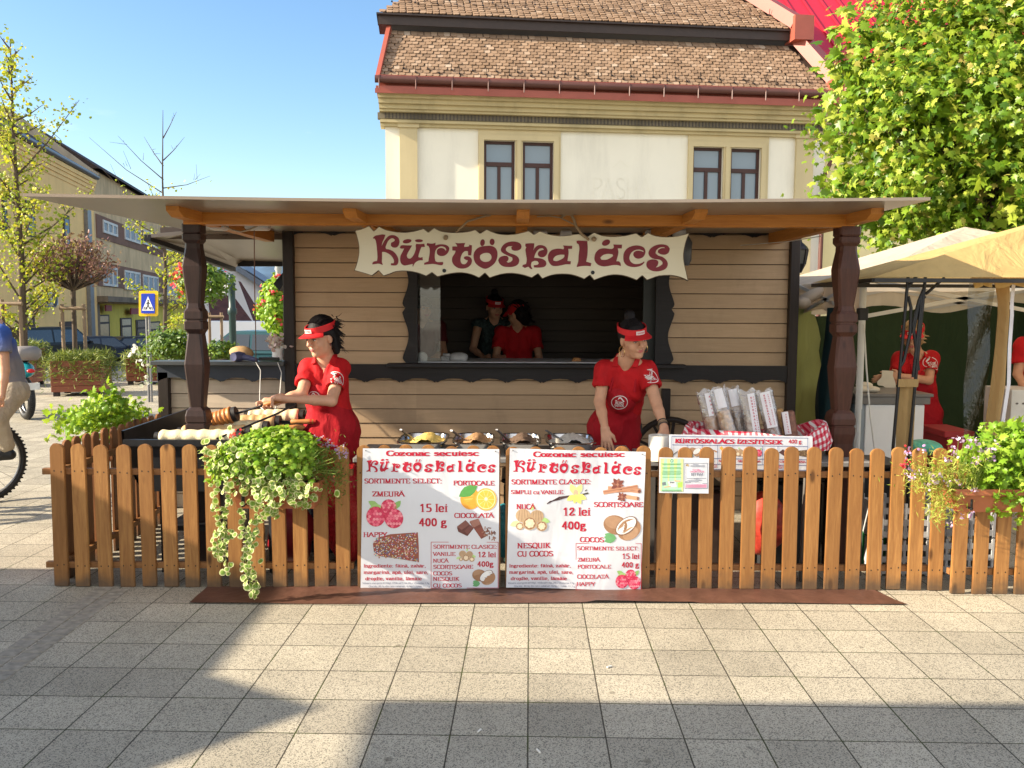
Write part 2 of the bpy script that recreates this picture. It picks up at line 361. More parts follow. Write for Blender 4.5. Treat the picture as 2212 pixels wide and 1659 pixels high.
# ground
def ground_z(y):
 ys = [-60, 19.3, 19.301, 38, 60, 110, 2500]; zs = [0, 0, -.12, -.85, -1.3, -1.5, -1.5]
 return float(np.interp(y, ys, zs))
def paving_mat():
 t = NT('terrazzo paving slabs'); v = t.coord('World', rot=(0, 0, R(1.2)))
 br = t.node('TexBrick', offset=0., squash=1.); br.inputs['Scale'].default_value = 1.; br.inputs['Mortar Size'].default_value = .0034
 br.inputs['Brick Width'].default_value = .298; br.inputs['Row Height'].default_value = .288; br.inputs['Mortar Smooth'].default_value = .25; br.inputs['Bias'].default_value = 0
 br.inputs['Color1'].default_value = (.39, .36, .29, 1); br.inputs['Color2'].default_value = (.52, .48, .385, 1); br.inputs['Mortar'].default_value = (.085, .075, .055, 1)
 t.link(v, br.inputs['Vector'])
 vo = t.node('TexVoronoi'); vo.inputs['Scale'].default_value = 240.; t.link(v, vo.inputs['Vector'])
 sp = t.ramp(vo.outputs['Color'], [(.24, (.24, .24, .24)), (.40, (.95, .92, .92)), (.8, (1.12, 1.1, 1.06))])
 n = t.noise(v, 1.6, 5.); wear = t.ramp(n, [(.3, (.82, .81, .78)), (.7, (1.08, 1.07, 1.05))])
 c = t.mix(.8, br.outputs['Color'], sp, 'MULTIPLY'); c = t.mix(1., c, wear, 'MULTIPLY')
 n2 = t.noise(v, 420., 2.); c = t.mix(1., c, t.ramp(n2, [(.36, (.62, .61, .6)), (.5, (1, 1, 1))]), 'MULTIPLY')
 st = t.node('TexVoronoi'); st.inputs['Scale'].default_value = 3.1; t.link(v, st.inputs['Vector'])
 c = t.mix(t.ramp(st.outputs['Distance'], [(.035, (.55, .55, .55)), (.06, (0, 0, 0))]), c, (.1, .085, .06))
 moss = t.math('MULTIPLY', br.outputs['Fac'], t.ramp(t.noise(v, 5., 3.), [(.5, (0, 0, 0)), (.6, (1, 1, 1))]))
 c = t.mix(moss, c, (.05, .06, .015))
 t.set(c, .75, 0, .3)
 h = t.math('ADD', t.math('MULTIPLY', br.outputs['Fac'], -1.2), t.math('MULTIPLY', vo.outputs['Distance'], .25)); t.bump(h, .5, .004); return t.m
PAVE = paving_mat()
ASPH = mat('asphalt', (.06, .06, .065), .8, .2, 3, bump=.3, bscale=200)
mb = MB(); xs = [-400, -60, -20, -6, -3, 0, 3, 6, 20, 60, 400]; ys = [-60, -6, 0, 2, 4, 6, 9, 14, 19.3]
for j in range(len(ys) - 1):
 for i in range(len(xs) - 1): mb.add([(xs[i], ys[j], 0), (xs[i + 1], ys[j], 0), (xs[i + 1], ys[j + 1], 0), (xs[i], ys[j + 1], 0)], [(0, 1, 2, 3)])
mb.add([(-400, 19.3, 0), (400, 19.3, 0), (400, 19.3, -.3), (-400, 19.3, -.3)], [(0, 3, 2, 1)])
tag(mb.build('pavement', PAVE), kind='structure')
mb = MB(); ys = [19.301, 24, 30, 38, 48, 60, 80, 110, 2500]
for j in range(len(ys) - 1): mb.add([(-900, ys[j], ground_z(ys[j])), (900, ys[j], ground_z(ys[j])), (900, ys[j + 1], ground_z(ys[j + 1])), (-900, ys[j + 1], ground_z(ys[j + 1]))], [(0, 1, 2, 3)])
tag(mb.build('road', ASPH), kind='structure')
BRK = mat('dark paving bricks', (.27, .24, .19), .75, .3, 25, bump=.4, bscale=90)
mb = MB(); random.seed(3)
a0 = gnd(30, 1440); a1 = gnd(225, 1300); d = (a1 - a0).normalized(); nrm = Vector((-d.y, d.x, 0))
for k in range(-6, 26):
 for r_ in range(2):
  c = a0 + d * (k * .105 + (.05 if r_ else 0)) + nrm * (r_ * .105)
  if c.y > 4.9: continue
  M = Matrix.Translation((c.x, c.y, .0)) @ Matrix.Rotation(math.atan2(d.y, d.x), 4, 'Z')
  mb.bbox((0, 0, .0), (.098, .097, .008), M=M, bev=.004)
tag(mb.build('path', BRK), kind='structure')
HILL = mat('wooded hill', (.050, .10, .17), .9, .35, .02)  # blue of distance haze is put into the hill colour
mb = MB(); nx, ny = 60, 10; V = []
for j in range(ny + 1):
 for i in range(nx + 1):
  x = -1400 + 1900 * i / nx; t = j / ny
  ridge = 150 + 45 * math.sin(x * .004 + 1) + 18 * math.sin(x * .013)
  V.append((x, 1300 + 500 * t, -2 + ridge * math.sin(min(1, t * 1.05) * math.pi / 2) + 4 * random.random()))
mb.add(V, [(j * (nx + 1) + i, j * (nx + 1) + i + 1, (j + 1) * (nx + 1) + i + 1, (j + 1) * (nx + 1) + i) for j in range(ny) for i in range(nx)])
tag(mb.build('hill', HILL, smooth=180), kind='structure')
RUB = mat('brown plastic floor mat', (.105, .048, .032), .5, .3, 5, bump=.35, bscale=14, bdist=.02)
mb = MB(); n = 60; V = []
for i in range(n + 1):
 x = -1.78 + i * (3.98 / n)
 for j, y in enumerate((4.66, 4.75, 4.84, 4.94)):
  wv = .006 + .006 * math.sin(x * 5 + j * 2.1) * math.sin(x * 1.7 + j) + (.012 if (j == 0 and math.sin(x * 2.1) > .8) else 0)
  V.append((x - (.0 if i < n else .025 * j), y + (.02 * math.sin(x * 1.3) if j == 0 else 0), max(.004, wv)))
mb.add(V, [(i * 4 + j, (i + 1) * 4 + j, (i + 1) * 4 + j + 1, i * 4 + j + 1) for i in range(n) for j in range(3)])
tag(mb.build('floor_mat', RUB, smooth=180), 'long brown plastic strip lying on the paving along the foot of the picket fence', 'mat')
# lettering
GL = {
'A': '06 9q i6|5e de', 'B': '46 4q|4q bq ep en dj ah 4h|ah eg gc fa d7 a6 46', 'C': 'fo dq 9r 5p 2k 2c 57 95 d6 f9', 'D': '46 4q|4q 9q do gk gc d8 96 46', 'E': '46 4q|4q eq en|4g bg|46 e6 f9', 'F': '46 4q|4q eq en|4g bg',
'G': 'fo dq 9r 5p 2k 2c 57 95 d6 f8 ff bf', 'H': '36 3q|f6 fq|3g fg', 'I': '46 4q', 'J': '8q 8a 56 28', 'K': '46 4q|eq 4e|7h f6', 'L': '46 4q|46 d6 ea', 'M': '36 3q|3q a6 hq|h6 hq', 'N': '36 3q|3q f6|f6 fq', 'O': '95 47 2c 2k 4p 9r eo gk gc e7 95', 'P': '46 4q|4q cq fo fk ci 9g 4g', 'Q': '95 47 2c 2k 4p 9r eo gk gc e7 95|98 g3',
'R': '46 4q|4q bq en ek bh 4h|9h f6', 'S': 'do aq 6q 3n 3k 6h bf ec d8 a6 66 38', 'T': '86 8q|1n 1q fq fn', 'U': '3q 3c 57 95 d6 ea eq', 'V': '1q 86 fq', 'X': '2q e6|eq 26', 'Y': '1q 8f|fq 8f 86', 'Z': '2n 2q eq 26 e6 e9',
'a': '3i 5k 9k bi b8 d6|bf 5e 2a 36 68 b9', 'b': '3q 36|3i 8k ch c9 86 38', 'c': 'bi 8k 4j 2f 2a 56 86 b8', 'd': 'bq b6|bi 6k 2h 29 66 b9', 'e': '2d bd bh 8k 4j 2f 2a 56 96 b8', 'f': 'ap 7q 5n 56|1k 9k', 'g': 'bk 6k 3h 3e 6c 9e ah 8k 6k|4c 38 b7 c4 91 32 24 57', 'h': '3q 36|3h 7k bi b6', 'i': '4k 46', 'j': '5k 53 21', 'k': '3q 36|bk 3d|5f b6', 'l': '4q 46', 'm': '3k 36|3h 7k ai a6|ah ek hi h6', 'n': '3k 36|3h 7k bi b6', 'o': '76 3a 2f 5j 7k bi df c9 76', 'p': '3k 30|3h 8k ch c9 86 38', 'r': '3k 36|3g 6k ai', 's': 'ai 7k 4j 3h 4f 9d ba 97 66 38', 't': '5p 59 86 b8|1k ak', 'u': '3k 3a 56 96 ba|bk b6', 'v': '1k 66 bk', 'z': '2h 2k bk 26 b6 b8', 'x': '2k b6|bk 26', 'w': '0k 46 8k c6 gk', 'y': '1k 76|ck 50 21',
'0': '76 3b 3l 7q bl bb 76', '1': '3m 7q 76', '2': '3l 5p 9q bm bj 27 c7 c9', '3': '3n 7q bn ak 7h bf ca 76 38', '4': '96 9q 2c dc', '5': 'bq 4q 4h 9h ce c9 86 37', '6': 'ap 6n 3h 3a 76 ba be 8h 3e', '7': '2n 2q cq 76', '8': '7h 3l 5p 9p bl 7h 2b 46 a6 cb 7h', '9': '47 89 bf bm 8q 4o 3k 5h bi',
'.': '46 46', ',': '47 33', ':': '46 46|4i 4i', '/': '16 9q', '(': '6r 3m 3a 65', ')': '2r 5m 5a 25', '-': '2d 8d'}
GW = {'I': 8, 'i': 8, 'l': 8, 'j': 8, '.': 7, ',': 7, ':': 8, 'M': 21, 'm': 21, 'N': 19, 'H': 19, 'O': 18, 'Q': 18, 'U': 18, 'A': 19, ' ': 8, 't': 12, 'r': 12, 'f': 11, 's': 13, '1': 14, 'w': 17, '(': 8, ')': 8, '-': 10}
ACC = {'Ă': ('A', 'b'), 'ă': ('a', 'b'), 'Ț': ('T', ','), 'Ș': ('S', ','), 'â': ('a', '^'), 'á': ('a', "'"), 'Á': ('A', "'"), 'Í': ('I', "'"), 'É': ('E', "'"), 'Ö': ('O', ':'), 'Ő': ('O', '"'), 'Ü': ('U', ':'), 'ő': ('o', '"'), 'ü': ('u', ':')}
def _pts(s): return [(int(a[0], 36), int(a[1], 36)) for a in s.split()]
def _curve(P):
 if len(P) < 4: return P
 out = []
 for i in range(len(P) - 1):
  p0 = P[max(i - 1, 0)]; p1 = P[i]; p2 = P[i + 1]; p3 = P[min(i + 2, len(P) - 1)]
  if P[0] == P[-1]:
   if i == 0: p0 = P[-2]
   if i == len(P) - 2: p3 = P[1]
  for k in (0, .5):
   a = [.5 * (2 * p1[j] + (p2[j] - p0[j]) * k + (2 * p0[j] - 5 * p1[j] + 4 * p2[j] - p3[j]) * k * k + (3 * p1[j] - p0[j] - 3 * p2[j] + p3[j]) * k ** 3) for j in (0, 1)]
   out.append(tuple(a))
 return out + [P[-1]]
def _hull(P):
 P = sorted(set(P)); lo = []; up = []
 cr = lambda o, a, b: (a[0] - o[0]) * (b[1] - o[1]) - (a[1] - o[1]) * (b[0] - o[0])
 for p in P:
  while len(lo) > 1 and cr(lo[-2], lo[-1], p) <= 1e-9: lo.pop()
  lo.append(p)
 for p in reversed(P):
  while len(up) > 1 and cr(up[-2], up[-1], p) <= 1e-9: up.pop()
  up.append(p)
 return lo[:-1] + up[:-1]
def glyph(ch, bold=1., serif=True):
 """list of convex polygons in grid units, and advance"""
 acc = None
 if ch in ACC: ch, acc = ACC[ch]
 out = []; nw, nh = 3.2 * bold, 1.8 * bold
 if ch in GL:
  for st in GL[ch].split('|'):
   P = _pts(st); ends = [P[0], P[-1]]
   if ch in 'ij' and len(P) == 2 and not acc: out.append([(4.2 + 2 * math.cos(a), 24.4 + 2 * math.sin(a)) for a in (i * .785 for i in range(8))])
   Q = _curve(P) if ch not in 'AMNVWXYZKHEFLTIkvwxyz147lhnm' or len(P) > 3 and ch in 'RBDPShnmu' else P
   for a, b in zip(Q[:-1], Q[1:]) if len(Q) > 1 else [(Q[0], Q[0])]:
    w_, h_ = (nw, nw) if a == b else (nw, nh)
    c = [(p[0] + sx * w_ / 2, p[1] + sy * h_ / 2) for p in (a, b) for sx in (-1, 1) for sy in (-1, 1)]
    out.append(_hull(c))
   if serif and ch not in '.,:/()-SCOGQ0368245e9cosga':
    for e, o in ((P[0], P[1]), (P[-1], P[-2])):
     if e[1] in (6, 26, 20, 0) and abs(o[1] - e[1]) > 5:
      k = 3.2 * bold ** .5; out.append([(e[0] - k - .4, e[1] - .55), (e[0] + k + .4, e[1] - .55), (e[0] + k + .4, e[1] + .55), (e[0] - k - .4, e[1] + .55)])
  wd = GW.get(ch, 16 if ch.isupper() else 14)
 else: wd = GW.get(ch, 9)
 if acc:
  m = {'I': 4}.get(ch, wd / 2 - .5); y = 28.5 if ch.isupper() else 22.6
  dot = lambda x, yy, r: out.append([(x + r * math.cos(i * .785), yy + r * math.sin(i * .785)) for i in range(8)])
  seg = lambda a, b, t: out.append(_hull([(p[0] + sx * t, p[1] + sy * t) for p in (a, b) for sx in (-1, 1) for sy in (-1, 1)]))
  if acc == 'b': seg((m - 3.4, y + 2.2), (m - 1.5, y), .7); seg((m - 1.5, y), (m + 1.5, y), .8); seg((m + 1.5, y), (m + 3.4, y + 2.2), .7)
  elif acc == '^': seg((m - 3, y), (m, y + 2.4), .7); seg((m, y + 2.4), (m + 3, y), .7)
  elif acc == "'": seg((m - .6, y), (m + 1.8, y + 3.2), .9)
  elif acc == '"': seg((m - 2.4, y), (m - .9, y + 3.4), .9); seg((m + 1.6, y), (m + 3.1, y + 3.4), .9)
  elif acc == ':': dot(m - 3, y + 1, 1.6); dot(m + 3, y + 1, 1.6)
  elif acc == ',': seg((m + .4, 3.2), (m - .6, .8), .9)
 return out, wd
def text_polys(s, x, y, h, width=None, bold=1., track=0., align='l', serif=True, slant=0.):
 """polygons of a line of text: x,y baseline left; h = cap height; width = fit to this width"""
 k = h / 20.; pen = 0.; out = []
 for ch in s:
  g, wd = glyph(ch, bold, serif)
  for p in g: out.append([(q[0] + pen, q[1] - 6) for q in p])
  pen += wd + track
 kx = k if width is None else width / max(pen - 1, 1)
 off = -pen * kx / 2 if align == 'c' else (-pen * kx if align == 'r' else 0)
 return [[(x + off + kx * (p[0] + slant * p[1]), y + k * p[1]) for p in q] for q in out]
def lay(mb, polys, to3, d0=0., step=.00002, mi=0):
 """lay convex polygons on a surface, each a hair further out than the one before"""
 for i, q in enumerate(polys):
  if sum(q[j][0] * q[(j + 1) % len(q)][1] - q[(j + 1) % len(q)][0] * q[j][1] for j in range(len(q))) < 0: q = q[::-1]
  mb.add([to3(p[0], p[1], -(d0 + (i % 12) * step)) for p in q], [tuple(range(len(q)))], mi)
def _L(s): return [tuple(float(n) for n in p.split(',')) for p in s.split()]
PAINT = {
'K': ['255,175 285,150 330,140 375,133 415,138 398,190 375,240 367,285 395,225 425,185 455,155 495,142 540,147 580,175 598,220 590,265 565,298 530,305 500,295 485,270 490,240 515,228 535,215 535,200 510,183 480,190 450,220 430,260 418,300 425,322 470,330 520,355 560,400 582,450 580,500 560,530 525,535 485,532 487,505 520,505 525,470 500,420 460,385 410,362 372,360 372,420 370,490 382,520 375,528 335,512 290,515 248,522 246,500 270,482 305,476 312,430 308,350 300,270 290,215 275,188 258,188'],
'ü': ['600,310 612,278 640,272 700,275 760,275 735,320 705,370 692,410 705,440 735,445 765,420 790,375 808,320 805,275 815,255 860,258 918,252 925,295 882,295 862,340 845,395 840,425 865,432 895,425 898,468 850,470 810,490 785,520 772,550 765,540 768,515 720,525 660,535 620,510 605,465 610,410 635,360 655,315 625,318', 'e695,222,58,27,-10', 'e848,215,52,20,0'],
'r': ['948,262 955,245 1000,252 1035,250 1062,238 1060,275 1110,262 1165,262 1210,275 1238,305 1235,345 1210,385 1170,410 1125,412 1090,395 1078,365 1085,330 1115,310 1155,310 1185,330 1195,348 1200,325 1180,300 1140,288 1100,300 1068,330 1055,375 1052,430 1060,475 1090,490 1160,488 1160,515 1140,532 1090,525 1030,515 970,520 915,526 915,500 945,490 970,480 975,440 985,380 985,320 970,285 950,278'],
't': ['1278,290 1315,288 1342,290 1330,262 1312,240 1360,248 1410,245 1445,243 1432,280 1435,295 1480,290 1500,280 1488,265 1532,275 1530,340 1522,405 1482,403 1480,350 1440,350 1405,385 1385,440 1388,490 1410,515 1445,515 1470,490 1478,468 1450,460 1425,440 1435,420 1475,415 1515,432 1532,470 1520,520 1475,560 1410,575 1350,565 1300,530 1275,480 1280,425 1310,380 1320,345 1278,340'],
'ö': ['1705,283 1770,280 1825,300 1858,350 1860,420 1835,490 1780,545 1705,578 1630,550 1575,500 1552,430 1560,365 1600,315 1650,290', 'h1640,400 1690,375 1750,375 1782,410 1780,450 1750,480 1700,488 1655,470 1635,435', 'e1668,240,30,45,8', 'e1792,230,32,42,0'],
's': ['1905,330 1920,290 1960,250 2020,228 2080,225 2140,240 2170,275 2165,315 2130,340 2080,345 2045,330 2038,300 2055,285 2000,290 1970,315 1975,345 2020,375 2080,395 2125,425 2143,470 2125,520 2075,548 2010,555 1940,548 1890,515 1870,470 1890,430 1940,410 1985,412 2005,435 2000,465 1980,485 2000,497 2035,485 2055,460 2050,430 2000,410 1950,385 1915,360'],
'k': ['2222,252 2274,248 2336,248 2332,300 2319,345 2344,305 2384,275 2434,272 2479,290 2506,335 2499,385 2469,420 2429,430 2394,415 2382,385 2394,355 2424,340 2462,330 2444,312 2404,318 2369,350 2344,400 2336,435 2384,438 2444,450 2484,480 2494,515 2469,550 2404,562 2332,560 2329,530 2374,525 2394,505 2379,480 2339,475 2304,490 2294,535 2312,580 2289,578 2259,550 2214,568 2179,545 2194,525 2229,515 2239,460 2229,390 2222,330 2234,300 2219,285'],
'a': ['2512,430 2524,375 2564,335 2624,318 2674,318 2709,325 2719,310 2709,275 2764,280 2826,280 2824,320 2774,320 2779,380 2769,440 2764,475 2809,480 2804,520 2744,520 2694,530 2624,542 2564,535 2524,490', 'h2584,445 2614,412 2674,395 2726,397 2719,430 2674,460 2624,478 2584,470'],
'l': ['2881,218 2904,212 2964,215 3019,218 3026,300 3022,400 3006,485 3044,495 3074,505 3064,545 3004,540 2934,545 2882,557 2889,530 2904,480 2909,400 2919,320 2909,265 2884,248'],
'á': ['3112,430 3129,370 3174,325 3234,312 3294,318 3339,320 3364,300 3356,262 3409,265 3469,265 3466,315 3414,315 3422,365 3409,430 3394,480 3429,480 3449,505 3454,545 3414,530 3354,530 3284,542 3224,547 3159,525 3119,480', 'h3189,435 3224,400 3284,385 3344,390 3354,410 3314,440 3264,460 3204,460', 'e3262,240,56,37,-25'],
'c': ['3484,430 3494,370 3534,315 3594,285 3664,275 3734,292 3769,335 3764,390 3734,430 3684,447 3639,435 3614,400 3619,365 3654,345 3704,345 3747,362 3744,345 3694,330 3634,338 3589,370 3564,425 3574,475 3614,510 3674,515 3724,500 3754,480 3759,495 3724,530 3674,550 3604,555 3534,535 3494,490'],
'S': ['3809,380 3824,330 3869,290 3934,265 4004,262 4059,280 4086,320 4069,370 4024,395 3969,390 3929,365 3934,335 3974,312 4022,310 4004,298 3954,305 3914,335 3901,375 3934,405 3994,425 4044,470 4059,520 4039,570 3984,600 3904,612 3834,595 3789,555 3784,505 3809,470 3864,455 3919,465 3939,490 3929,530 3904,560 3944,548 3989,520 3989,490 3954,460 3884,450 3834,425']}
def paint_loops(ch):
 """[(outer, [holes])...] in trace units"""
 res = []
 for s in PAINT[ch]:
  if s[0] == 'e':
   cx, cy, rx, ry, ro = (float(x) for x in s[1:].split(',')); res.append((ellipse(cx, cy, rx, ry, R(ro), 20), []))
  elif s[0] == 'h': res[-1][1].append(smooth_loop(_L(s[1:])))
  else: res.append((smooth_loop(_L(s)), []))
 return res
SIGN_OUT = _L('20,80 90,68 150,45 205,20 265,90 335,25 420,72 560,100 700,105 850,75 905,55 970,105 1045,45 1120,85 1220,104 1330,108 1480,97 1575,70 1640,120 1720,65 1790,98 1870,124 1980,135 2110,125 2264,85 2334,135 2409,85 2500,125 2650,150 2780,145 2904,125 3024,160 3109,105 3180,135 3260,155 3380,160 3520,145 3649,115 3724,165 3804,110 3900,150 4050,165 4200,150 4344,112 4312,180 4285,270 4264,390 4272,500 4300,620 4324,735 4230,690 4100,662 3950,670 3870,695 3790,725 3729,665 3659,725 3570,690 3470,662 3350,655 3230,680 3109,725 3054,660 2979,712 2920,685 2820,655 2700,645 2560,660 2439,705 2384,640 2304,695 2200,660 2050,635 1900,650 1760,695 1700,632 1625,695 1520,650 1400,628 1260,638 1085,680 1015,625 940,672 830,630 700,607 560,612 480,640 390,672 325,600 240,668 130,632 10,600 40,520 60,440 72,350 62,230')
# kiosk (stall hut with its flat front roof)
YK = 7.0; RZ = 2.255
kiosk = empty('market_kiosk', (0, YK, 0), 0, 'wooden market kiosk with tan plank walls, dark trim and flat roof on columns', 'kiosk')
def kput(name, mb, m, par=None, smooth=None, fix=False):
 return mb.build(name, m, par or kiosk, smooth, fix)
def X(px, Y=YK): return at(px, 700, Y).x
def Z(py, Y=YK, px=1106): return at(px, py, Y).z
XL, XR = X(634), X(1704)                    # planked front wall
wx0, wx1 = X(899), X(1418); wz0, wz1 = Z(784), Z(560)
ZT = 2.25
def planks(mb, x0, x1, z0, z1, y, pitch=.118, z_base=0., t=.022):
 z = z_base + math.floor((z0 - z_base) / pitch) * pitch
 while z < z1:
  a = max(z, z0) + .0015; b = min(z + pitch - .0025, z1)
  if b - a > .006:
   mb.add([(x0, y - t, a), (x1, y - t, a), (x1, y - t * .72, b - .004), (x0, y - t * .72, b - .004), (x0, y, b), (x1, y, b), (x1, y, a), (x0, y, a)],
    [(0, 1, 2, 3), (3, 2, 5, 4), (0, 3, 4, 7), (1, 6, 5, 2), (0, 7, 6, 1)])
  z += pitch
zb = Z(505) - 20 * .118
mb = MB(); planks(mb, XL, wx0, .0, ZT, YK, z_base=zb); planks(mb, wx1, XR, .0, ZT, YK, z_base=zb)
planks(mb, wx0, wx1, .0, wz0 - .03, YK, z_base=zb); planks(mb, wx0, wx1, wz1, ZT, YK, z_base=zb); kput('wall', mb, PLANK)
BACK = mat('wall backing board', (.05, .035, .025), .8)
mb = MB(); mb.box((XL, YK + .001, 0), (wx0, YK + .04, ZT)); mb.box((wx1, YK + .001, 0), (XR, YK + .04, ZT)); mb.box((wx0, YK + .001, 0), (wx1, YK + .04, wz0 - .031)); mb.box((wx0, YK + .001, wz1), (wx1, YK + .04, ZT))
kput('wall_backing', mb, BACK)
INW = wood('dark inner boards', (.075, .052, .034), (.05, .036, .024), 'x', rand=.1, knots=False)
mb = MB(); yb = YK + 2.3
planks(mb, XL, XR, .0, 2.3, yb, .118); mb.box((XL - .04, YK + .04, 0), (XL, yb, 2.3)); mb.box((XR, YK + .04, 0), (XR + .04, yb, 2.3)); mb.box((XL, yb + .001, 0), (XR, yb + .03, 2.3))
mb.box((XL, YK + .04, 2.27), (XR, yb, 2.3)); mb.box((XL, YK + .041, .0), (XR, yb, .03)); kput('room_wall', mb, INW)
mb = MB(); mb.box((wx0 - .05, YK + .041, wz0 - .035), (wx1 + .05, YK + .62, wz0 + .005)); mb.box((wx0 - .1, YK + 1.2, .85), (wx1, YK + 1.75, .9))
kput('inner_counter', mb, simple('pale worktop', (.55, .56, .58), rough=.35))
mb = MB(); mb.bbox((X(629), YK - .02, ZT / 2), (.085, .11, ZT)); kput('post', mb, DARK_W)
mb = MB(); mb.bbox((X(1708), YK - .02, ZT / 2), (.075, .11, ZT)); kput('post', mb, DARK_W)
mb = MB(); mb.bbox((X(1439), YK - .045, .5), (.07, .05, 1.0)); kput('post', mb, DARK_W)
mb = MB(); mb.bbox((X(356), YK - .02, .56), (.085, .11, 1.12)); kput('post', mb, DARK_W)
mb = MB(); mb.bbox((X(629), YK - .05, .5), (.075, .05, 1.0)); kput('post', mb, DARK_W)
def scallop(mb, x0, x1, ztop, zbot, y, pitch=.29, amp=.035, t=.025, up=False):
 n = max(1, round((x1 - x0) / pitch)); p = (x1 - x0) / n; low = []
 for i in range(n):
  a = x0 + i * p
  low += [(a, zbot + amp * .15), (a + p * .04, zbot + amp * .1), (a + p * .12, zbot + amp * .45), (a + p * .3, zbot + amp * .9), (a + p * .5, zbot + amp), (a + p * .7, zbot + amp * .9), (a + p * .88, zbot + amp * .4), (a + p * .96, zbot), (a + p * .98, zbot + amp * .35)]
 low.append((x1, zbot + amp * .3))
 mb.poly(low + [(x1, ztop), (x0, ztop)], lambda u, v, d: (u, y + d, v), t)
mb = MB(); scallop(mb, X(640), X(1704), Z(787), Z(826), YK - .065); kput('scalloped_board', mb, DARK_X)
mb = MB(); scallop(mb, X(344), X(620), Z(787), Z(826), YK - .075, .25); kput('scalloped_board', mb, simple('grey blue board', (.035, .042, .06), rough=.5))
mb = MB(); scallop(mb, X(634), X(1712), 2.27, Z(512), YK - .05, .33, .03); kput('scalloped_board', mb, DARK_X)
mb = MB(); mb.bbox(((X(840) + X(1476)) / 2, YK - .07, Z(785) - .012), (X(1476) - X(840), .16, .03)); kput('window_sill', mb, DARK_X)
mb = MB(); mb.bbox(((X(338) + X(622)) / 2, YK - .05, Z(784) - .006), (X(622) - X(338), .2, .032)); kput('counter_top', mb, simple('dark counter top', (.06, .065, .07), rough=.3))
def jamb(mb, px_in, px_out, s):
 zs = np.linspace(wz0, wz1 + .05, 49); xi = X(px_in); xo = X(px_out); out = []
 for z in zs:
  q = (z - wz0) / .44; f = abs((q % 1) - .5) * 2
  wv = .026 * math.cos(q * 2 * math.pi) - (.03 * max(0, f - .86) / .14)
  out.append((xo + s * wv, z))
 mb.poly([(xi, wz0)] + out + [(xi, wz1 + .05)] if s > 0 else [(xi, wz0)] + out + [(xi, wz1 + .05)], lambda u, v, d: (u, YK - .05 + d, v), .028)
mb = MB(); jamb(mb, 903, 877, -1); kput('window_jamb', mb, DARK_X)
mb = MB(); jamb(mb, 1414, 1448, 1); kput('window_jamb', mb, DARK_X)
mb = MB(); mb.box((X(1391), YK + .045, wz0 + .006), (X(1417), YK + .085, wz1)); kput('window_post', mb, simple('grey green frame', (.03, .036, .036), rough=.5))
GLS = clearmat('window glass', (.93, .95, .95), .1, .03, haze=.035)
mb = MB(); mb.box((wx0 + .004, YK + .06, wz0 + .006), (X(950), YK + .066, wz1)); kput('window_pane', mb, GLS)
mb = MB(); planks(mb, X(345), X(620), .0, Z(800), YK, z_base=zb); kput('side_wall', mb, PLANK_W)
mb = MB(); mb.box((X(345), YK + .001, 0), (X(620), YK + .04, Z(800))); mb.box((X(345), YK + .041, 0), (X(345) + .05, YK + 1.5, Z(800))); kput('side_wall_backing', mb, BACK)
def column(x, y, w, top, mats, px):
 mb = MB(); z = 0.
 c4 = lambda r, z: [(-r, -r, z), (r, -r, z), (r, r, z), (-r, r, z)]
 prof = [(.98, 0), (.98, .70), (1.0, .72), (1.0, .80), (1.14, .86), (1.14, .90), (1.04, .905), (1.04, .915), (1.14, .92), (1.14, .955), (1.0, .99), (.74, 1.01), (1.04, 1.24), (1.08, 1.28), (1.02, 1.31), (.78, 1.47), (.80, 1.475), (1.02, 1.50), (1.02, 1.545), (.96, 1.55), (.96, 1.56), (1.02, 1.565), (1.0, 1.61), (.84, 1.63), (.74, 1.66), (1.02, 1.86), (1.04, 1.89), (.82, 2.0), (.8, 2.03), (.98, 2.05), (1.0, 2.06), (1.0, 2.085), (.92, 2.09), (1.0, 2.1), (1.0, top / H_COL * H_COL)]
 n = 8; vs = []; ch = .16
 for r_, zz in prof:
  r = r_ * w / 2; c = r * ch * 2 if r_ < .97 else r * ch
  vs += [(-r + c, -r, zz), (r - c, -r, zz), (r, -r + c, zz), (r, r - c, zz), (r - c, r, zz), (-r + c, r, zz), (-r, r - c, zz), (-r, -r + c, zz)]
 k = len(prof); fs = [(i * n + j, i * n + (j + 1) % n, (i + 1) * n + (j + 1) % n, (i + 1) * n + j) for i in range(k - 1) for j in range(n)]
 vs = [(x + a, y + b, c * (top / 2.15)) for a, b, c in vs]
 mb.add(vs, fs); return mb
H_COL = 2.15
YC = 5.42
kput('column', column(X(424, YC), YC, .116, 2.15, None, 424), COLM)
kput('column', column(X(1822, YC), YC, .132, 2.15, None, 1822), COLM_R)
mb = MB(); p0 = at(395, 473, 5.36); p1 = at(1848, 480, 5.36)
mb.bbox(((p0.x + p1.x) / 2, 5.4, 2.188), (p1.x - p0.x, .09, .088), M=None); kput('beam', mb, BEAM_W)
for px in (378, 757, 1130, 1512, 1890):
 a = at(px, 450, 5.02); x = a.x
 mb = MB(); mb.poly([(4.98, 2.185), (5.06, 2.155), (6.96, 2.165), (6.96, 2.252), (4.98, 2.226)], lambda u, v, d: (x - .037 + d, u, v), .074); kput('rafter', mb, wood('rafter wood %d' % px, (.60, .25, .05), (.42, .16, .03), 'y', rand=.1), fix=True)
fl = at(50, 419, 4.6); fr = at(2010, 432, 4.6)
mb = MB(); x0, x1 = fl.x, fr.x; yr = 7.3
n = 24; vs = []
for i in range(n + 1):
 t = i / n; x = x0 + (x1 - x0) * t; dz = fl.z - .012 - RZ - .022 * math.sin(t * math.pi)
 vs += [(x, 4.6, RZ + dz), (x, yr, RZ), (x, yr, RZ + .035), (x, 4.6, RZ + .016 + dz), ]
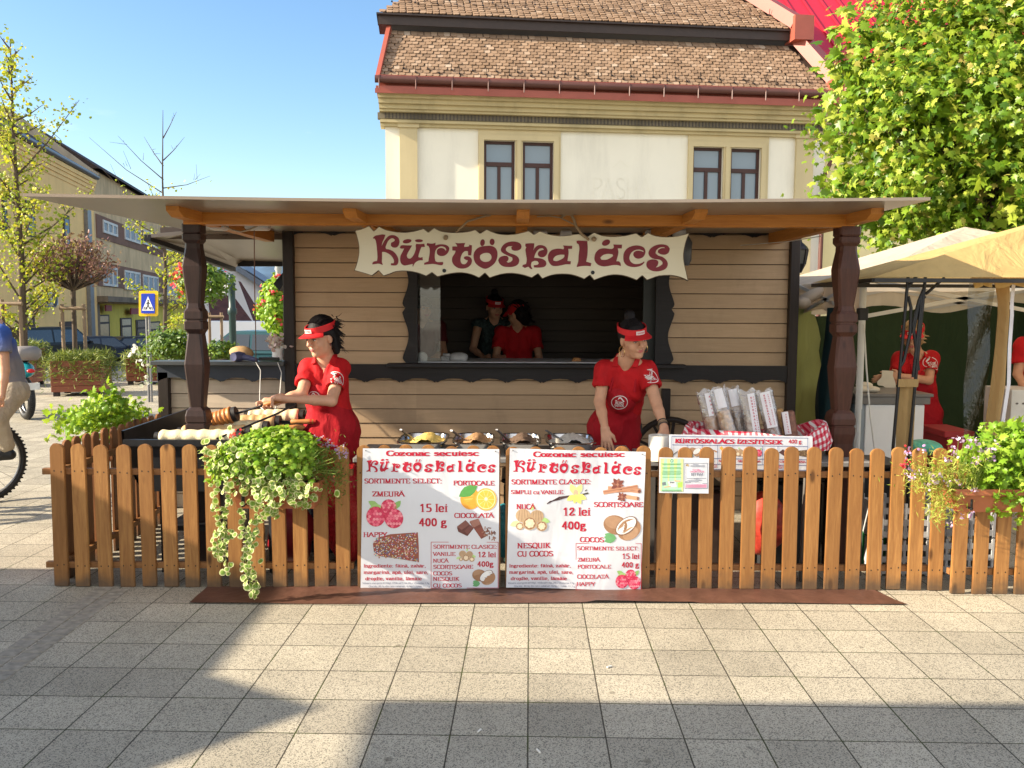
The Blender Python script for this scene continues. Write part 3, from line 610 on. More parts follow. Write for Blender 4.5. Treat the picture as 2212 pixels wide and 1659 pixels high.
mb.add(vs, [(i * 4 + j, i * 4 + (j + 1) % 4, (i + 1) * 4 + (j + 1) % 4, (i + 1) * 4 + j) for i in range(n) for j in range(4)] + [(0, 3, 2, 1), (n * 4, n * 4 + 1, n * 4 + 2, n * 4 + 3)])
kput('roof', mb, ALU, smooth=30, fix=True)
mb = MB(); mb.box((XL - .1, 7.3, 2.262), (XR + .1, YK + 2.35, 2.3)); kput('rear_roof', mb, ALU)
bay = MB()
A = at(318, 514, 6.9); B = at(504, 581, 8.8); C = at(540, 556, 8.8); D = at(420, 505, 7.02)
for q in ([A, B, C, D], [D, at(412, 560, 8.75), at(632, 566, 8.75), at(632, 503, 7.02)]):
 q = [Vector(p) for p in q]; up = [p + Vector((0, 0, .03)) for p in q]
 bay.add(q + up, [(0, 1, 2, 3), (7, 6, 5, 4), (0, 4, 5, 1), (1, 5, 6, 2), (2, 6, 7, 3), (3, 7, 4, 0)])
kput('side_roof', bay, ALU, fix=True)
mb = MB(); mb.bar(A, B, .05, .05); mb.bar(at(515, 569, 8.78), at(634, 569, 8.78), .05, .06); mb.bar(at(415, 533, 8.), at(634, 534, 8.), .03, .03); kput('side_roof_edge', mb, DARK_X)
mb = MB(); scallop(mb, X(352, 7.03), X(620, 7.03), Z(494, 7.03), Z(512, 7.03), 7.03, .25, .03)
mb.box((X(360, 7.06), 7.06, Z(518)), (X(620), 7.1, Z(494) )); kput('side_header', mb, simple('brown header board', (.11, .075, .055), rough=.6))
mb = MB(); mb.bar(at(620, 566, 8.7), at(620, 790, 8.7), .06, .06); kput('rear_post', mb, DARK_W)
for px0, px1, py in ((455, 490, 489), (532, 582, 489)):
 a = at(px0, py, 5.75); b = at(px1, py + 1, 5.75); mb = MB(); mb.bbox(((a.x + b.x) / 2, 5.75, a.z), (b.x - a.x, .1, .05), bev=.012); kput('lamp_housing', mb, simple('grey white plastic', (.55, .55, .55), rough=.4), smooth=40)
mb = MB(); P = [at(484, 488, 5.7), at(500, 496, 5.7), at(520, 501, 5.7), at(540, 496, 5.7), at(556, 488, 5.7)]; mb.tube(P, .006, 6); kput('lamp_cable', mb, simple('beige cable', (.4, .33, .24)), smooth=60)
for px0, px1, py in ((1150, 1182, 502), (1210, 1235, 502), (1395, 1440, 500), (1455, 1480, 500)):
 a = at(px0, py - 2, 6.6); b = at(px1, py, 6.6); mb = MB(); mb.bbox(((a.x + b.x) / 2, 6.6, a.z - .02), (b.x - a.x, .1, .05), bev=.01); kput('lamp_housing', mb, simple('grey white plastic', (.55, .55, .55)), smooth=40)
# painted name sign hung on ropes
YS = 5.33
def s3(u, v, d=0.):
 p = at((1340 + u / 3.403) / 1.75588, (850 + v / 3.403) / 1.75588, YS); return Vector((p.x, p.y + d, p.z))
sign = empty('shop_sign', s3(2200, 400), 0, 'cream wooden sign with scalloped edge and red painted word under the roof beam', 'sign')
def sput(name, mb, m, smooth=None, fix=False):
 return mb.build(name, m, sign, smooth, fix)
def cream_board():
 t = NT('cream painted board'); v = t.coord('World', scale=(1, 1, 9)); n = t.noise(v, 3., 6., .65)
 n2 = t.noise(t.coord('World'), 2.2, 4.)
 c = t.mix(t.ramp(n, [(.58, (0, 0, 0)), (.75, (.35, .35, .35))]), t.ramp(n2, [(.3, (.66, .60, .44)), (.7, (.74, .68, .53))]), (.42, .34, .22)); t.set(c, .55); return t.m
so_ = smooth_loop(SIGN_OUT, 2, 42)
mb = MB(); mb.poly(so_, lambda u, v, d: s3(u, v, d), .028, mi=0, mside=1); sput('sign_board', mb, [cream_board(), simple('dark board edge', (.05, .035, .02))])
mb = MB(); ring = []
cx, cy = 2180, 390
k = len(so_)
for i in range(k):                             # thin dark brown outline along the edge
 a = Vector(so_[i]); b = Vector(so_[(i + 1) % k]); t = (b - a)
 if t.length < 1e-6: continue
 nn = Vector((-t.y, t.x)).normalized() * 7
 mb.add([s3(a.x, a.y, -.001), s3(b.x, b.y, -.001), s3(b.x + nn.x, b.y + nn.y, -.001), s3(a.x + nn.x, a.y + nn.y, -.001)], [(0, 1, 2, 3)])
sput('painted_outline', mb, simple('brown outline paint', (.13, .08, .04)))
for ch in ['K', 'ü', 'r', 't', 'ö', 's', 'k', 'a', 'l', 'á', 'c', 'S']:
 mb = MB()
 for o, hs in paint_loops(ch): mb.poly(o, lambda u, v, d: s3(u, v, -.0016), 0, hs)
 sput('letter', mb, INKM)
for u, v in ((1175, 602), (3090, 625)):
 mb = MB(); mb.lathe([(.012, 0), (.012, .006), (.001, .008)], s3(u, v, 0), 10, M=Matrix.Rotation(R(90), 3, 'X')); sput('bolt', mb, IRON)
for u, v in ((1195, 175), (3105, 195)):         # rope knots
 mb = MB(); c = s3(u, v, -.012); random.seed(int(u))
 for q in range(6):
  ax = rot_to((random.uniform(-1, 1), random.uniform(-1, .2), random.uniform(-1, 1)))
  mb.tube([c + ax @ Vector((.012 * math.cos(a), .012 * math.sin(a), 0)) for a in (i * .628 for i in range(11))], .0048, 6)
 sput('rope_knot', mb, ROPE, 60)
def rope(P, r=.0075):
 P = [Vector(p) for p in P]; Q = []
 for i in range(len(P) - 1):
  for q in range(8): Q.append(P[i].lerp(P[i + 1], q / 8))
 Q.append(P[-1]); mb = MB(); mb.tube(Q, r * .8, 6)
 for s_ in range(3):
  H = []; L = 0
  for i, p in enumerate(Q):
   t = (Q[min(i + 1, len(Q) - 1)] - Q[max(i - 1, 0)]).normalized(); a = t.orthogonal().normalized(); b = t.cross(a)
   if i: L += (p - Q[i - 1]).length
   ph = L / .03 * 2 * math.pi + s_ * 2.094; H.append(p + (a * math.cos(ph) + b * math.sin(ph)) * r * .55)
  mb.tube(H, r * .55, 5)
 return mb
sput('hanging_rope', rope([s3(1330, 105, -.01), at(1010, 478, 5.32), at(1050, 466, 5.34), at(1090, 463, 5.42), at(1120, 464, 5.46)]), ROPE, 60)
sput('hanging_rope', rope([at(1160, 468, 5.34), at(1185, 466, 5.33), at(1210, 470, 5.335), at(1240, 485, 5.33)], .005), ROPE, 60)
sput('hanging_rope', rope([at(1212, 470, 5.36), at(1222, 462, 5.335), at(1234, 463, 5.33), at(1240, 475, 5.325), at(1244, 488, 5.325), at(1256, 505, 5.32), at(1272, 518, 5.315)], .009), ROPE, 60)
# picket fence
YF = 4.93; FH = .842
def picket_mesh(name, m, rails=(.126, .68), w=.083, t=.02, h=FH):
 bm = bmesh.new(); out = [(-w / 2, 0), (w / 2, 0), (w / 2, h - w * .42)]
 out += [(w / 2 * math.cos(a), h - w * .42 + w * .42 * math.sin(a)) for a in (math.pi * i / 10 for i in range(1, 10))] + [(-w / 2, h - w * .42)]
 mb = MB(); mb.poly(out, lambda u, v, d: (u, -t / 2 + d, v), t)
 me = mb.mesh(name, [m, NAIL], fix=True); bm.from_mesh(me); bmesh.ops.dissolve_limit(bm, angle_limit=.02, verts=list(bm.verts), edges=list(bm.edges))
 bmesh.ops.bevel(bm, geom=[e for e in bm.edges if len(e.link_faces) == 2 and e.calc_face_angle(0) > 1.2], offset=.0035, segments=2, affect='EDGES')
 bmesh.ops.triangulate(bm, faces=[f for f in bm.faces if len(f.verts) > 8])
 for rz in rails:
  for s in (-1, 1):
   c = Vector((s * .02 + random.uniform(-.004, .004), -t / 2 - .0006, rz + random.uniform(-.006, .006)))
   vs = [bm.verts.new(c + Vector((.0042 * math.cos(a), 0, .0052 * math.sin(a)))) for a in (i * math.pi / 3 for i in range(6))]
   f = bm.faces.new(vs); f.material_index = 1; f.normal_update()
   if f.normal.y > 0: f.normal_flip()
 bm.to_mesh(me); bm.free(); return me
PK = [picket_mesh('picket', WOOD_F) for _ in range(5)]
def panel(label, pxs, rails_px, Y=YF, zoff=0., dh=None, frame=None):
 c = at(sum(pxs) / len(pxs), 1270, Y)
 e = empty('picket_fence', (c.x, Y, 0), 0, label, 'fence', 'picket fence panels around the stall')
 inv = Matrix.Translation((-c.x, -Y, 0))
 for i, px in enumerate(pxs):
  p = at(px, 1120, Y); o = bpy.data.objects.new('picket', random.choice(PK)); COL.objects.link(o); o.parent = e
  o.location = (p.x - c.x, random.uniform(-.003, .003), zoff + random.uniform(-.004, .006)); o.rotation_euler = (0, random.uniform(-.008, .008), random.uniform(-.02, .02))
 xa, xb = at(rails_px[0], 1120, Y).x, at(rails_px[1], 1120, Y).x
 for rz in (.126, .68):
  mb = MB(); mb.bbox(((xa + xb) / 2, Y + .029, rz + zoff), (xb - xa, .034, .036), bev=.003); mb.build('rail', WOOD_R, e)
 return e
random.seed(11)
panel('left front panel of brown pickets holding the plant trough with trailing leaves', [128, 175, 225, 272, 320, 367, 413, 460, 508, 556, 603, 648.5, 694, 741], (92, 762))
panel('picket fence panel behind the left white price poster', [787, 833.7, 880, 927.4, 973.8, 1021, 1066], (774, 1081), zoff=.002)
panel('picket fence panel behind the right white price poster', [1107, 1158, 1206, 1249, 1294, 1341, 1390], (1094, 1400))
panel('right front panel of light brown pickets with the small green and white notice', [1433.7, 1478, 1525, 1570, 1617, 1662.4, 1707.7, 1753.6, 1799.3, 1845.5, 1891.6, 1935, 1980, 2025], (1405, 2045))
panel('picket fence panel at the right edge below the trough of lilac flowers', [2075, 2121.7, 2168, 2213, 2259, 2305, 2351], (2058, 2372), Y=4.87)
e = empty('picket_fence', (-2.67, 5.7, 0), 0, 'side panel of pickets running back from the left corner beside the grill', 'fence', 'picket fence panels around the stall')
PS = [picket_mesh('picket', WOOD_S) for _ in range(3)]
for i in range(13):
 o = bpy.data.objects.new('picket', PS[i % 3]); COL.objects.link(o); o.parent = e
 o.location = (random.uniform(-.003, .003), 4.99 + .121 * i - 5.7, random.uniform(-.004, .006)); o.rotation_euler = (0, 0, -math.pi / 2 + random.uniform(-.03, .03))
for rz in (.126, .68):
 mb = MB(); mb.bbox((-2.642, 5.72, rz), (.034, 1.55, .036), bev=.003); mb.build('rail', wood('side rail wood', (.34, .16, .055), (.19, .08, .025), 'y'), e)
# price posters
POSTER = NT('white vinyl sheet'); n_ = POSTER.noise(POSTER.coord('World'), 5., 3.); POSTER.set(POSTER.ramp(n_, [(.3, (.64, .655, .70)), (.7, (.68, .695, .74))]), .32, 0, .4); POSTER.bump(POSTER.noise(POSTER.coord('World', scale=(1, 1, .35)), 9., 2., .4, 1.), .25, .02); POSTER = POSTER.m
def circ(x, y, r, n=14, ry=None, rot=0.): return ellipse(x, y, r, ry or r, rot, n)
class Printed:
 """flat printed picture on a sheet; shapes stacked a hair apart; crop coordinates x right, y down"""
 def __init__(s, to3): s.to3 = to3; s.mb = MB(); s.mats = []; s.d = .0012
 def mi(s, col):
  m = simple('print %.2f %.2f %.2f' % col, col, rough=.4, var=.08, scale=40)
  if m not in s.mats: s.mats.append(m)
  return s.mats.index(m)
 def p(s, P, col):
  s.d += .00003; s.mb.poly(P, lambda u, v, d: s.to3(u, v, -s.d), 0, mi=s.mi(col)); return s
 def build(s, par, name='printed_picture'): return s.mb.build(name, s.mats, par)
 def raspberry(s, x, y, r, seed=0):
  rr = random.Random(seed); s.p(circ(x, y, r, 20, r * 1.05), (.55, .03, .08))
  for j in range(-4, 5):
   for i in range(-4, 5):
    a = x + (i + .5 * (j % 2)) * r * .32; b = y + j * r * .28
    if (a - x) ** 2 + (b - y) ** 2 < (r * .95) ** 2: s.p(circ(a, b, r * .165, 8), rr.choice([(.72, .07, .15), (.80, .16, .24), (.64, .04, .11), (.85, .28, .34)]))
  return s
 def leaf(s, x, y, L, ang, col=(.22, .42, .10)):
  c, q = math.cos(ang), math.sin(ang); O = [(0, 0), (.25, .2), (.55, .26), (.8, .16), (1, 0), (.8, -.16), (.55, -.26), (.25, -.2)]
  return s.p([(x + L * (a * c - b * q), y + L * (a * q + b * c)) for a, b in O], col)
 def bar(s, x0, y0, x1, y1, w, col):
  L = math.hypot(x1 - x0, y1 - y0); nx, ny = -(y1 - y0) / L * w / 2, (x1 - x0) / L * w / 2
  return s.p([(x0 + nx, y0 + ny), (x0 - nx, y0 - ny), (x1 - nx, y1 - ny), (x1 + nx, y1 + ny)], col)
 def berries(s, x, y, k):
  s.leaf(x - 60 * k, y - 60 * k, 130 * k, R(-150), (.30, .50, .16)).leaf(x - 20 * k, y - 70 * k, 150 * k, R(170), (.38, .58, .22)).leaf(x + 90 * k, y - 40 * k, 120 * k, R(-50), (.25, .45, .14))
  return s.raspberry(x + 40 * k, y - 60 * k, 82 * k, 1).raspberry(x - 95 * k, y + 35 * k, 100 * k, 2).raspberry(x + 95 * k, y + 55 * k, 98 * k, 3)
 def walnut(s, x, y, r, inside=False):
  s.p(circ(x, y, r, 16, r * .92), (.52, .36, .22))
  if inside:
   s.p(circ(x, y, r * .82, 14), (.30, .17, .10))
   for a in range(7): s.p(circ(x + r * .42 * math.cos(a * .9), y + r * .42 * math.sin(a * .9), r * .26, 8), (.82, .66, .46))
   s.p(circ(x, y, r * .25, 8), (.88, .74, .55))
  else:
   for a in (-.5, -.15, .2, .55): s.bar(x + a * r * .9, y - r * .8 * math.cos(a), x + a * r * 1.3, y + r * .8 * math.cos(a), r * .07, (.36, .23, .14))
  return s
 def nuts(s, x, y, k):
  s.leaf(x + 5 * k, y - 100 * k, 70 * k, R(-60), (.45, .68, .25)).leaf(x + 90 * k, y - 10 * k, 120 * k, R(15), (.42, .66, .24)).leaf(x - 110 * k, y + 20 * k, 110 * k, R(160), (.55, .72, .35))
  return s.walnut(x - 75 * k, y - 45 * k, 78 * k).walnut(x + 70 * k, y - 40 * k, 72 * k).walnut(x - 110 * k, y + 65 * k, 42 * k, True).walnut(x - 5 * k, y + 35 * k, 76 * k, True).walnut(x + 120 * k, y + 65 * k, 58 * k, True)
 def coconut(s, x, y, k):
  for a in (-160, -175, 165): s.leaf(x - 60 * k, y + 120 * k, 130 * k, R(a), (.15, .38, .16))
  s.p(circ(x - 70 * k, y - 20 * k, 125 * k, 22, 100 * k, .2), (.33, .18, .10)); s.p(circ(x - 80 * k, y - 45 * k, 100 * k, 18, 65 * k, .2), (.42, .25, .15))
  s.p(circ(x + 75 * k, y + 30 * k, 130 * k, 22, 105 * k, -.6), (.40, .22, .12)); s.p(circ(x + 90 * k, y + 70 * k, 90 * k, 16, 60 * k, -.6), (.50, .30, .18))
  s.p(circ(x + 45 * k, y - 10 * k, 132 * k, 22, 78 * k, -.65), (.22, .12, .08)); return s.p(circ(x + 43 * k, y - 12 * k, 120 * k, 22, 68 * k, -.65), (.82, .82, .80))
def wob(x, y, a): return a * (math.sin(x * .0062 + y * .0031) * .6 + math.sin(y * .0093 - x * .0041 + 1.) * .4)
def poster(name, label, off, corners, Y, lines, amp, title_boxes):
 ox, oy = off
 def to3(x, y, d=0.):
  q = at(ox + x / 4.855, oy + y / 4.855, Y); return Vector((q.x, q.y + d + wob(x, y, amp) - amp, q.z))
 tl, tr, br, bl = corners
 e = empty(name, to3((bl[0] + br[0]) / 2, bl[1]), 0, label, 'poster', 'price posters on the fence')
 mb = MB(); n = 22; V = []
 for j in range(n + 1):
  for i in range(n + 1):
   u, v = i / n, j / n; x = (tl[0] * (1 - u) + tr[0] * u) * (1 - v) + (bl[0] * (1 - u) + br[0] * u) * v; y = (tl[1] * (1 - u) + tr[1] * u) * (1 - v) + (bl[1] * (1 - u) + br[1] * u) * v
   V.append(to3(x, y))
 Q = [(j * (n + 1) + i, (j + 1) * (n + 1) + i, (j + 1) * (n + 1) + i + 1, j * (n + 1) + i + 1) for j in range(n) for i in range(n)]
 mb.add(V + [p + Vector((0, .0012, 0)) for p in V], Q + [tuple(a + len(V) for a in reversed(f)) for f in Q])
 mb.build('sheet', POSTER, e, smooth=180)
 for s, x, base, w_, h, bold, mt in lines:
  mb = MB(); lay(mb, [[(a, -b) for a, b in q] for q in text_polys(s, x, -base, h, w_, bold)], lambda u, v, d: to3(u, v, d), .0012); mb.build('lettering', mt, e)
 mb = MB()
 for ch, (x0, x1, y0, y1) in title_boxes:
  L = paint_loops(ch); pts = [p for o, _ in L for p in o]; a0, a1 = min(p[0] for p in pts), max(p[0] for p in pts); b0, b1 = min(p[1] for p in pts), max(p[1] for p in pts)
  if ch == 'ö': L[1] = ([(1640, 272), (1672, 272), (1720, 190), (1670, 190)], []); L[2] = ([(1750, 272), (1782, 272), (1830, 190), (1780, 190)], []); b0 = 190
  f = lambda p: (x0 + (p[0] - a0) / (a1 - a0) * (x1 - x0), y0 + (p[1] - b0) / (b1 - b0) * (y1 - y0))
  for o, hs in L: mb.poly([f(p) for p in o], lambda u, v, d: to3(u, v, -.0014), 0, [[f(p) for p in h] for h in hs])
 mb.build('lettering', INKR, e)
 mb = MB()
 for x, y in (tl, tr):
  c = to3(x + (30 if x < 800 else -40), y + 22, -.003); mb.ell(c, .004, 8)
 mb.build('drawing_pin', simple('grey pin', (.2, .2, .2)), e)
 return e, to3
Y1 = 4.906
SM = [("Ingrediente: făină, zahăr,", 138, 1358, 650, 32, 1.15, INKR), ("margarină, apă, ulei, sare,", 138, 1425, 675, 32, 1.15, INKR), ("drojdie, vanilie, lămâie", 155, 1492, 590, 32, 1.15, INKR),
 ("Valoare energetică(100g): 422kcal/1766,0Kj / Proteine:7,9g", 125, 1532, 700, 17, .8, INKB), ("Glucide: 80,2g din care zahăruri 18,9g / Lipide: 11,7 g", 190, 1566, 640, 17, .8, INKB)]
L1 = [("Cozonac secuiesc", 375, 187, 968, 48, 1.5, INKR), ("SORTIMENTE SELECT:", 142, 476, 815, 46, 1.2, INKR), ("PORTOCALE", 1075, 497, 430, 44, 1.2, INKR), ("ZMEURĂ", 228, 612, 335, 48, 1.2, INKR), ("15 lei", 725, 775, 290, 78, 1.2, INKR), ("400 g", 715, 925, 290, 78, 1.2, INKR),
 ("CIOCOLATĂ", 1087, 836, 412, 44, 1.2, INKR), ("HAPPY", 137, 1038, 242, 46, 1.2, INKR), ("SORTIMENTE CLASICE:", 865, 1160, 672, 36, 1.1, INKR), ("VANILIE", 865, 1236, 232, 36, 1.1, INKR), ("NUCĂ", 865, 1306, 160, 36, 1.1, INKR), ("SCORȚIȘOARE", 865, 1370, 418, 36, 1.1, INKR), ("COCOS", 865, 1438, 200, 36, 1.1, INKR),
 ("NESQUIK", 865, 1495, 268, 36, 1.1, INKR), ("CU COCOS", 865, 1565, 298, 36, 1.1, INKR), ("12 lei", 1335, 1250, 188, 52, 1.2, INKR), ("400g", 1328, 1350, 168, 52, 1.2, INKR)] + SM
T1 = [(c, b) for c, b in zip('Kürtöskalács'.replace('s', 's'), [(165, 290, 235, 360), (305, 405, 222, 362), (425, 520, 265, 360), (545, 640, 250, 362), (655, 745, 225, 362), (770, 865, 272, 362), (880, 985, 238, 362), (1005, 1090, 275, 362), (1125, 1175, 240, 362), (1205, 1305, 225, 362), (1325, 1425, 275, 362), (1435, 1520, 278, 364)])]
p1, q1 = poster('price_poster', 'left white price poster with raspberries, orange and chocolate, 15 lei', (757.5, 945.4), [(128, 112), (1558, 120), (1552, 1580), (105, 1578)], Y1, L1, .003, T1)
P = Printed(q1); P.berries(360, 790, 1.0); P.build(p1)
P = Printed(q1); P.p(circ(1255, 640, 105, 22, 112), (.82, .36, .05)); P.p(circ(1230, 610, 60, 14), (.88, .48, .10)); P.leaf(1330, 505, 225, R(150), (.10, .33, .08)); P.p(circ(1420, 645, 112, 24, 118), (.85, .45, .08)); P.p(circ(1420, 645, 98, 22, 104), (.88, .78, .45)); P.p(circ(1420, 645, 90, 22, 96), (.88, .52, .08))
for a in range(10): P.bar(1420, 645, 1420 + 86 * math.cos(a * .628), 645 + 92 * math.sin(a * .628), 5, (.92, .72, .30))
P.p(circ(1420, 640, 18, 10), (.92, .84, .6)); P.build(p1)
P = Printed(q1)
P.p([(1115, 940), (1210, 870), (1290, 950), (1225, 1030), (1130, 985)], (.13, .045, .04)).p([(1115, 930), (1205, 862), (1250, 905), (1165, 965)], (.22, .09, .075)).p([(1190, 975), (1262, 912), (1290, 945), (1225, 1010)], (.19, .07, .06)).p([(1245, 880), (1345, 855), (1425, 1030), (1370, 1060), (1300, 960)], (.20, .065, .05)).p([(1250, 872), (1340, 845), (1360, 905), (1290, 940)], (.36, .17, .13)).p([(1305, 960), (1375, 930), (1410, 1010), (1360, 1045)], (.26, .08, .06))
rr = random.Random(4)
for i in range(26): x = rr.uniform(1400, 1520); y = 950 + (x - 1400) * .55 + rr.uniform(-30, 50); a = rr.uniform(0, 3); P.bar(x, y, x + 34 * math.cos(a), y + 34 * math.sin(a), 10, rr.choice([(.22, .09, .06), (.34, .17, .12), (.15, .05, .04)]))
P.build(p1)
P = Printed(q1); P.p([(235, 1110), (275, 1050), (420, 1010), (705, 992), (715, 1150), (717, 1305), (520, 1270), (300, 1240), (245, 1190)], (.30, .09, .06))
for x in (300, 370, 450, 520, 590): P.bar(x + 30, 1030 - (x - 300) * .07, x, 1262, 16, (.48, .24, .18))
rr = random.Random(9)
for i in range(420):
 x = rr.uniform(250, 700); h = 90 + (x - 250) / 450 * 60; y = 1145 + rr.uniform(-h, h)
 P.p(circ(x, y, 5.6, 5), rr.choice([(.8, .75, .6), (.75, .1, .12), (.1, .2, .5), (.85, .7, .2), (.8, .4, .5), (.1, .35, .4), (.85, .85, .85)]))
P.build(p1)
P = Printed(q1); P.nuts(1212, 1240, .5); P.build(p1); P = Printed(q1); P.coconut(1395, 1455, .62); P.build(p1)
def frame(to3, par, x0, y0, x1, y1, w, m, d=.0016):
 mb = MB(); f = lambda a, b, c, e: mb.add([to3(a, b, -d), to3(a, e, -d), to3(c, e, -d), to3(c, b, -d)], [(0, 1, 2, 3)])
 f(x0, y0, x1, y0 + w); f(x0, y1 - w, x1, y1); f(x0, y0 + w, x0 + w, y1 - w); f(x1 - w, y0 + w, x1, y1 - w); return mb.build('printed_frame', m, par)
frame(q1, p1, 842, 1092, 1550, 1577, 5, INKR)
def t2(x): return x - 22
L2 = [("Cozonac secuiesc", 368, 197, 955, 48, 1.5, INKR), ("SORTIMENTE CLASICE:", 135, 484, 835, 46, 1.2, INKR), ("SIMPLU cu VANILIE", 130, 586, 548, 38, 1.15, INKR), ("NUCĂ", 190, 744, 195, 48, 1.2, INKR), ("12 lei", 678, 812, 285, 78, 1.2, INKR), ("400g", 665, 958, 250, 78, 1.2, INKR), ("SCORȚIȘOARE", 1000, 722, 515, 46, 1.2, INKR), ("COCOS", 855, 1090, 250, 46, 1.2, INKR),
 ("NESQUIK", 200, 1152, 338, 50, 1.2, INKR), ("CU COCOS", 200, 1238, 372, 50, 1.2, INKR), ("SORTIMENTE SELECT:", 826, 1176, 645, 36, 1.1, INKR), ("15 lei", 1298, 1266, 180, 52, 1.2, INKR), ("400 g", 1292, 1358, 180, 52, 1.2, INKR), ("ZMEURĂ", 830, 1294, 232, 36, 1.1, INKR), ("PORTOCALE", 828, 1366, 350, 36, 1.1, INKR), ("CIOCOLATĂ", 824, 1470, 330, 38, 1.1, INKR), ("HAPPY", 822, 1548, 188, 38, 1.1, INKR)] + [(s, x - 24, b - 3, w_ - 5, h, bo, m) for s, x, b, w_, h, bo, m in SM]
T2 = [(c, (a - 6 - .012 * a, b - 6 - .012 * a, y0 - 4 + .018 * a, y1 - 2 + .018 * a)) for c, (a, b, y0, y1) in T1]
p2, q2 = poster('price_poster', 'right white price poster with walnuts, cinnamon and coconut, 12 lei', (1076.4, 945.4), [(122, 112), (1545, 148), (1492, 1598), (82, 1568)], Y1, L2, .006, T2)
P = Printed(q2); P.nuts(335, 860, 1.0); P.build(p2); P = Printed(q2); P.coconut(1295, 930, 1.0); P.build(p2); P = Printed(q2); P.berries(1360, 1480, .68); P.build(p2)
P = Printed(q2)
P.bar(1100, 575, 1460, 510, 42, (.50, .25, .15)).bar(1150, 525, 1480, 560, 40, (.58, .31, .19)).bar(1180, 560, 1490, 545, 34, (.46, .22, .13)).bar(1290, 610, 1465, 635, 40, (.62, .36, .22)).bar(1100, 570, 1460, 505, 6, (.32, .14, .09)).bar(1150, 525, 1480, 560, 5, (.32, .14, .09)).p(circ(1478, 560, 18, 10), (.2, .08, .06)).p(circ(1462, 635, 14, 10, 20), (.3, .14, .1))
for cx, cy, r in ((1250, 490, 68), (1295, 620, 50)):
 for a in range(8): P.leaf(cx, cy, r * (1 + .15 * (a % 2)), a * .785 + .2, (.20, .07, .05) if a % 2 else (.30, .12, .08))
 P.p(circ(cx, cy, r * .2, 8), (.42, .2, .13))
P.build(p2)
P = Printed(q2)
for dx in (0, 14, -10): P.bar(520 + dx, 680 - dx, 640, 630 + dx, 11, (.06, .03, .035)); P.bar(640, 630 + dx, 770, 605, 11, (.09, .05, .05))
P.bar(860, 600, 945, 580, 16, (.07, .06, .04)).bar(910, 560, 930, 545, 10, (.07, .06, .04))
for a, L in ((-115, 130), (-60, 130), (150, 110), (60, 110), (20, 120), (100, 90)): P.leaf(812, 600, L, R(a), (.86, .80, .30) if a < 0 else (.88, .78, .20))
P.p(circ(812, 580, 26, 12, 40), (.85, .50, .32)).p(circ(812, 620, 18, 10, 30), (.9, .72, .2)); P.build(p2)
frame(q2, p2, 812, 1105, 1500, 1592, 5, INKR)
# small notice on the right pickets
def n3(x, y, d=0.): q = at(1366.8 + x / 4.855, 797.3 + y / 4.855, 4.905); return Vector((q.x, q.y + d, q.z))
nt = empty('notice_sheet', n3(540, 1303), 0, 'small consumer notice with a green left half and white right half pinned on the pickets', 'notice')
mb = MB(); mb.poly([(280, 925), (801, 935), (795, 1305), (277, 1298)], lambda u, v, d: n3(u, v, d), .002); mb.build('sheet', POSTER, nt, fix=True)
P = Printed(n3); P.p([(292, 938), (530, 940), (527, 1284), (290, 1280)], (.62, .74, .30))
for x in (315, 385, 455): P.p([(x + 15, 940), (x + 45, 940), (x + 55, 1282), (x - 15, 1280)], (.42, .70, .50))
P.p(circ(410, 962, 17, 12), (.05, .25, .25)).p(circ(410, 962, 10, 10), (.5, .7, .5)); P.p([(368, 1178), (448, 1172), (455, 1206), (375, 1204)], (.80, .80, .80)).p([(375, 1212), (455, 1208), (460, 1232), (390, 1236)], (.8, .8, .8)).p([(470, 1190), (522, 1182), (518, 1238), (474, 1244)], (.45, .68, .12)).p([(305, 1190), (345, 1180), (350, 1215), (312, 1222)], (.18, .22, .24)).bar(440, 1172, 500, 1176, 14, (.75, .45, .25)).bar(330, 1238, 400, 1228, 12, (.75, .5, .3)); P.build(nt)
mb = MB()
for s, x, y, w_, h in (("BANI", 386, 1196, 50, 16),): lay(mb, [[(a, -b) for a, b in q] for q in text_polys(s, x, -y, h, w_, 1.2, serif=False)], n3, .0022)
mb.build('lettering', simple('dark print', (.04, .06, .08)), nt)
mb = MB()
for s, x, y, w_, h in (("TELEFONUL", 622, 1062, 92, 15), ("CONSUMATORILOR", 596, 1082, 150, 15)): lay(mb, [[(a, -b) for a, b in q] for q in text_polys(s, x, -y, h, w_, 1.1, serif=False)], n3, .0022)
for y in (1210, 1222, 1234): mb.add([n3(552 + y % 7, y, -.0022), n3(552 + y % 7, y + 6, -.0022), n3(775, y + 6, -.0022), n3(775, y, -.0022)], [(0, 1, 2, 3)])
mb.build('lettering', simple('pink print', (.70, .12, .30)), nt)
mb = MB(); lay(mb, [[(a, -b) for a, b in q] for q in text_polys("0219551", 610, -1116, 24, 132, 1., serif=False)], n3, .0022)
for y, a, b in ((1000, 632, 690), (1010, 605, 760), (1020, 605, 757), (1142, 565, 770), (1150, 640, 690), (1164, 572, 730), (1178, 550, 690), (1188, 550, 610), (1196, 730, 780)): mb.add([n3(a, y, -.0022), n3(a, y + 4, -.0022), n3(b, y + 4, -.0022), n3(b, y, -.0022)], [(0, 1, 2, 3)])
mb.build('lettering', simple('dark blue print', (.06, .08, .16)), nt)
mb = MB()
for y in (990, 1000, 1030, 1042, 1066, 1078, 1092, 1104, 1130, 1266, 1276): mb.add([n3(300 + y % 11, y, -.0022), n3(300 + y % 11, y + 4, -.0022), n3(515 - y % 17, y + 4, -.0022), n3(515 - y % 17, y, -.0022)], [(0, 1, 2, 3)])
mb.build('lettering', simple('green print', (.12, .36, .10)), nt)
frame(n3, nt, 545, 985, 787, 1252, 4, simple('dark blue print', (.06, .08, .16)), .0021)
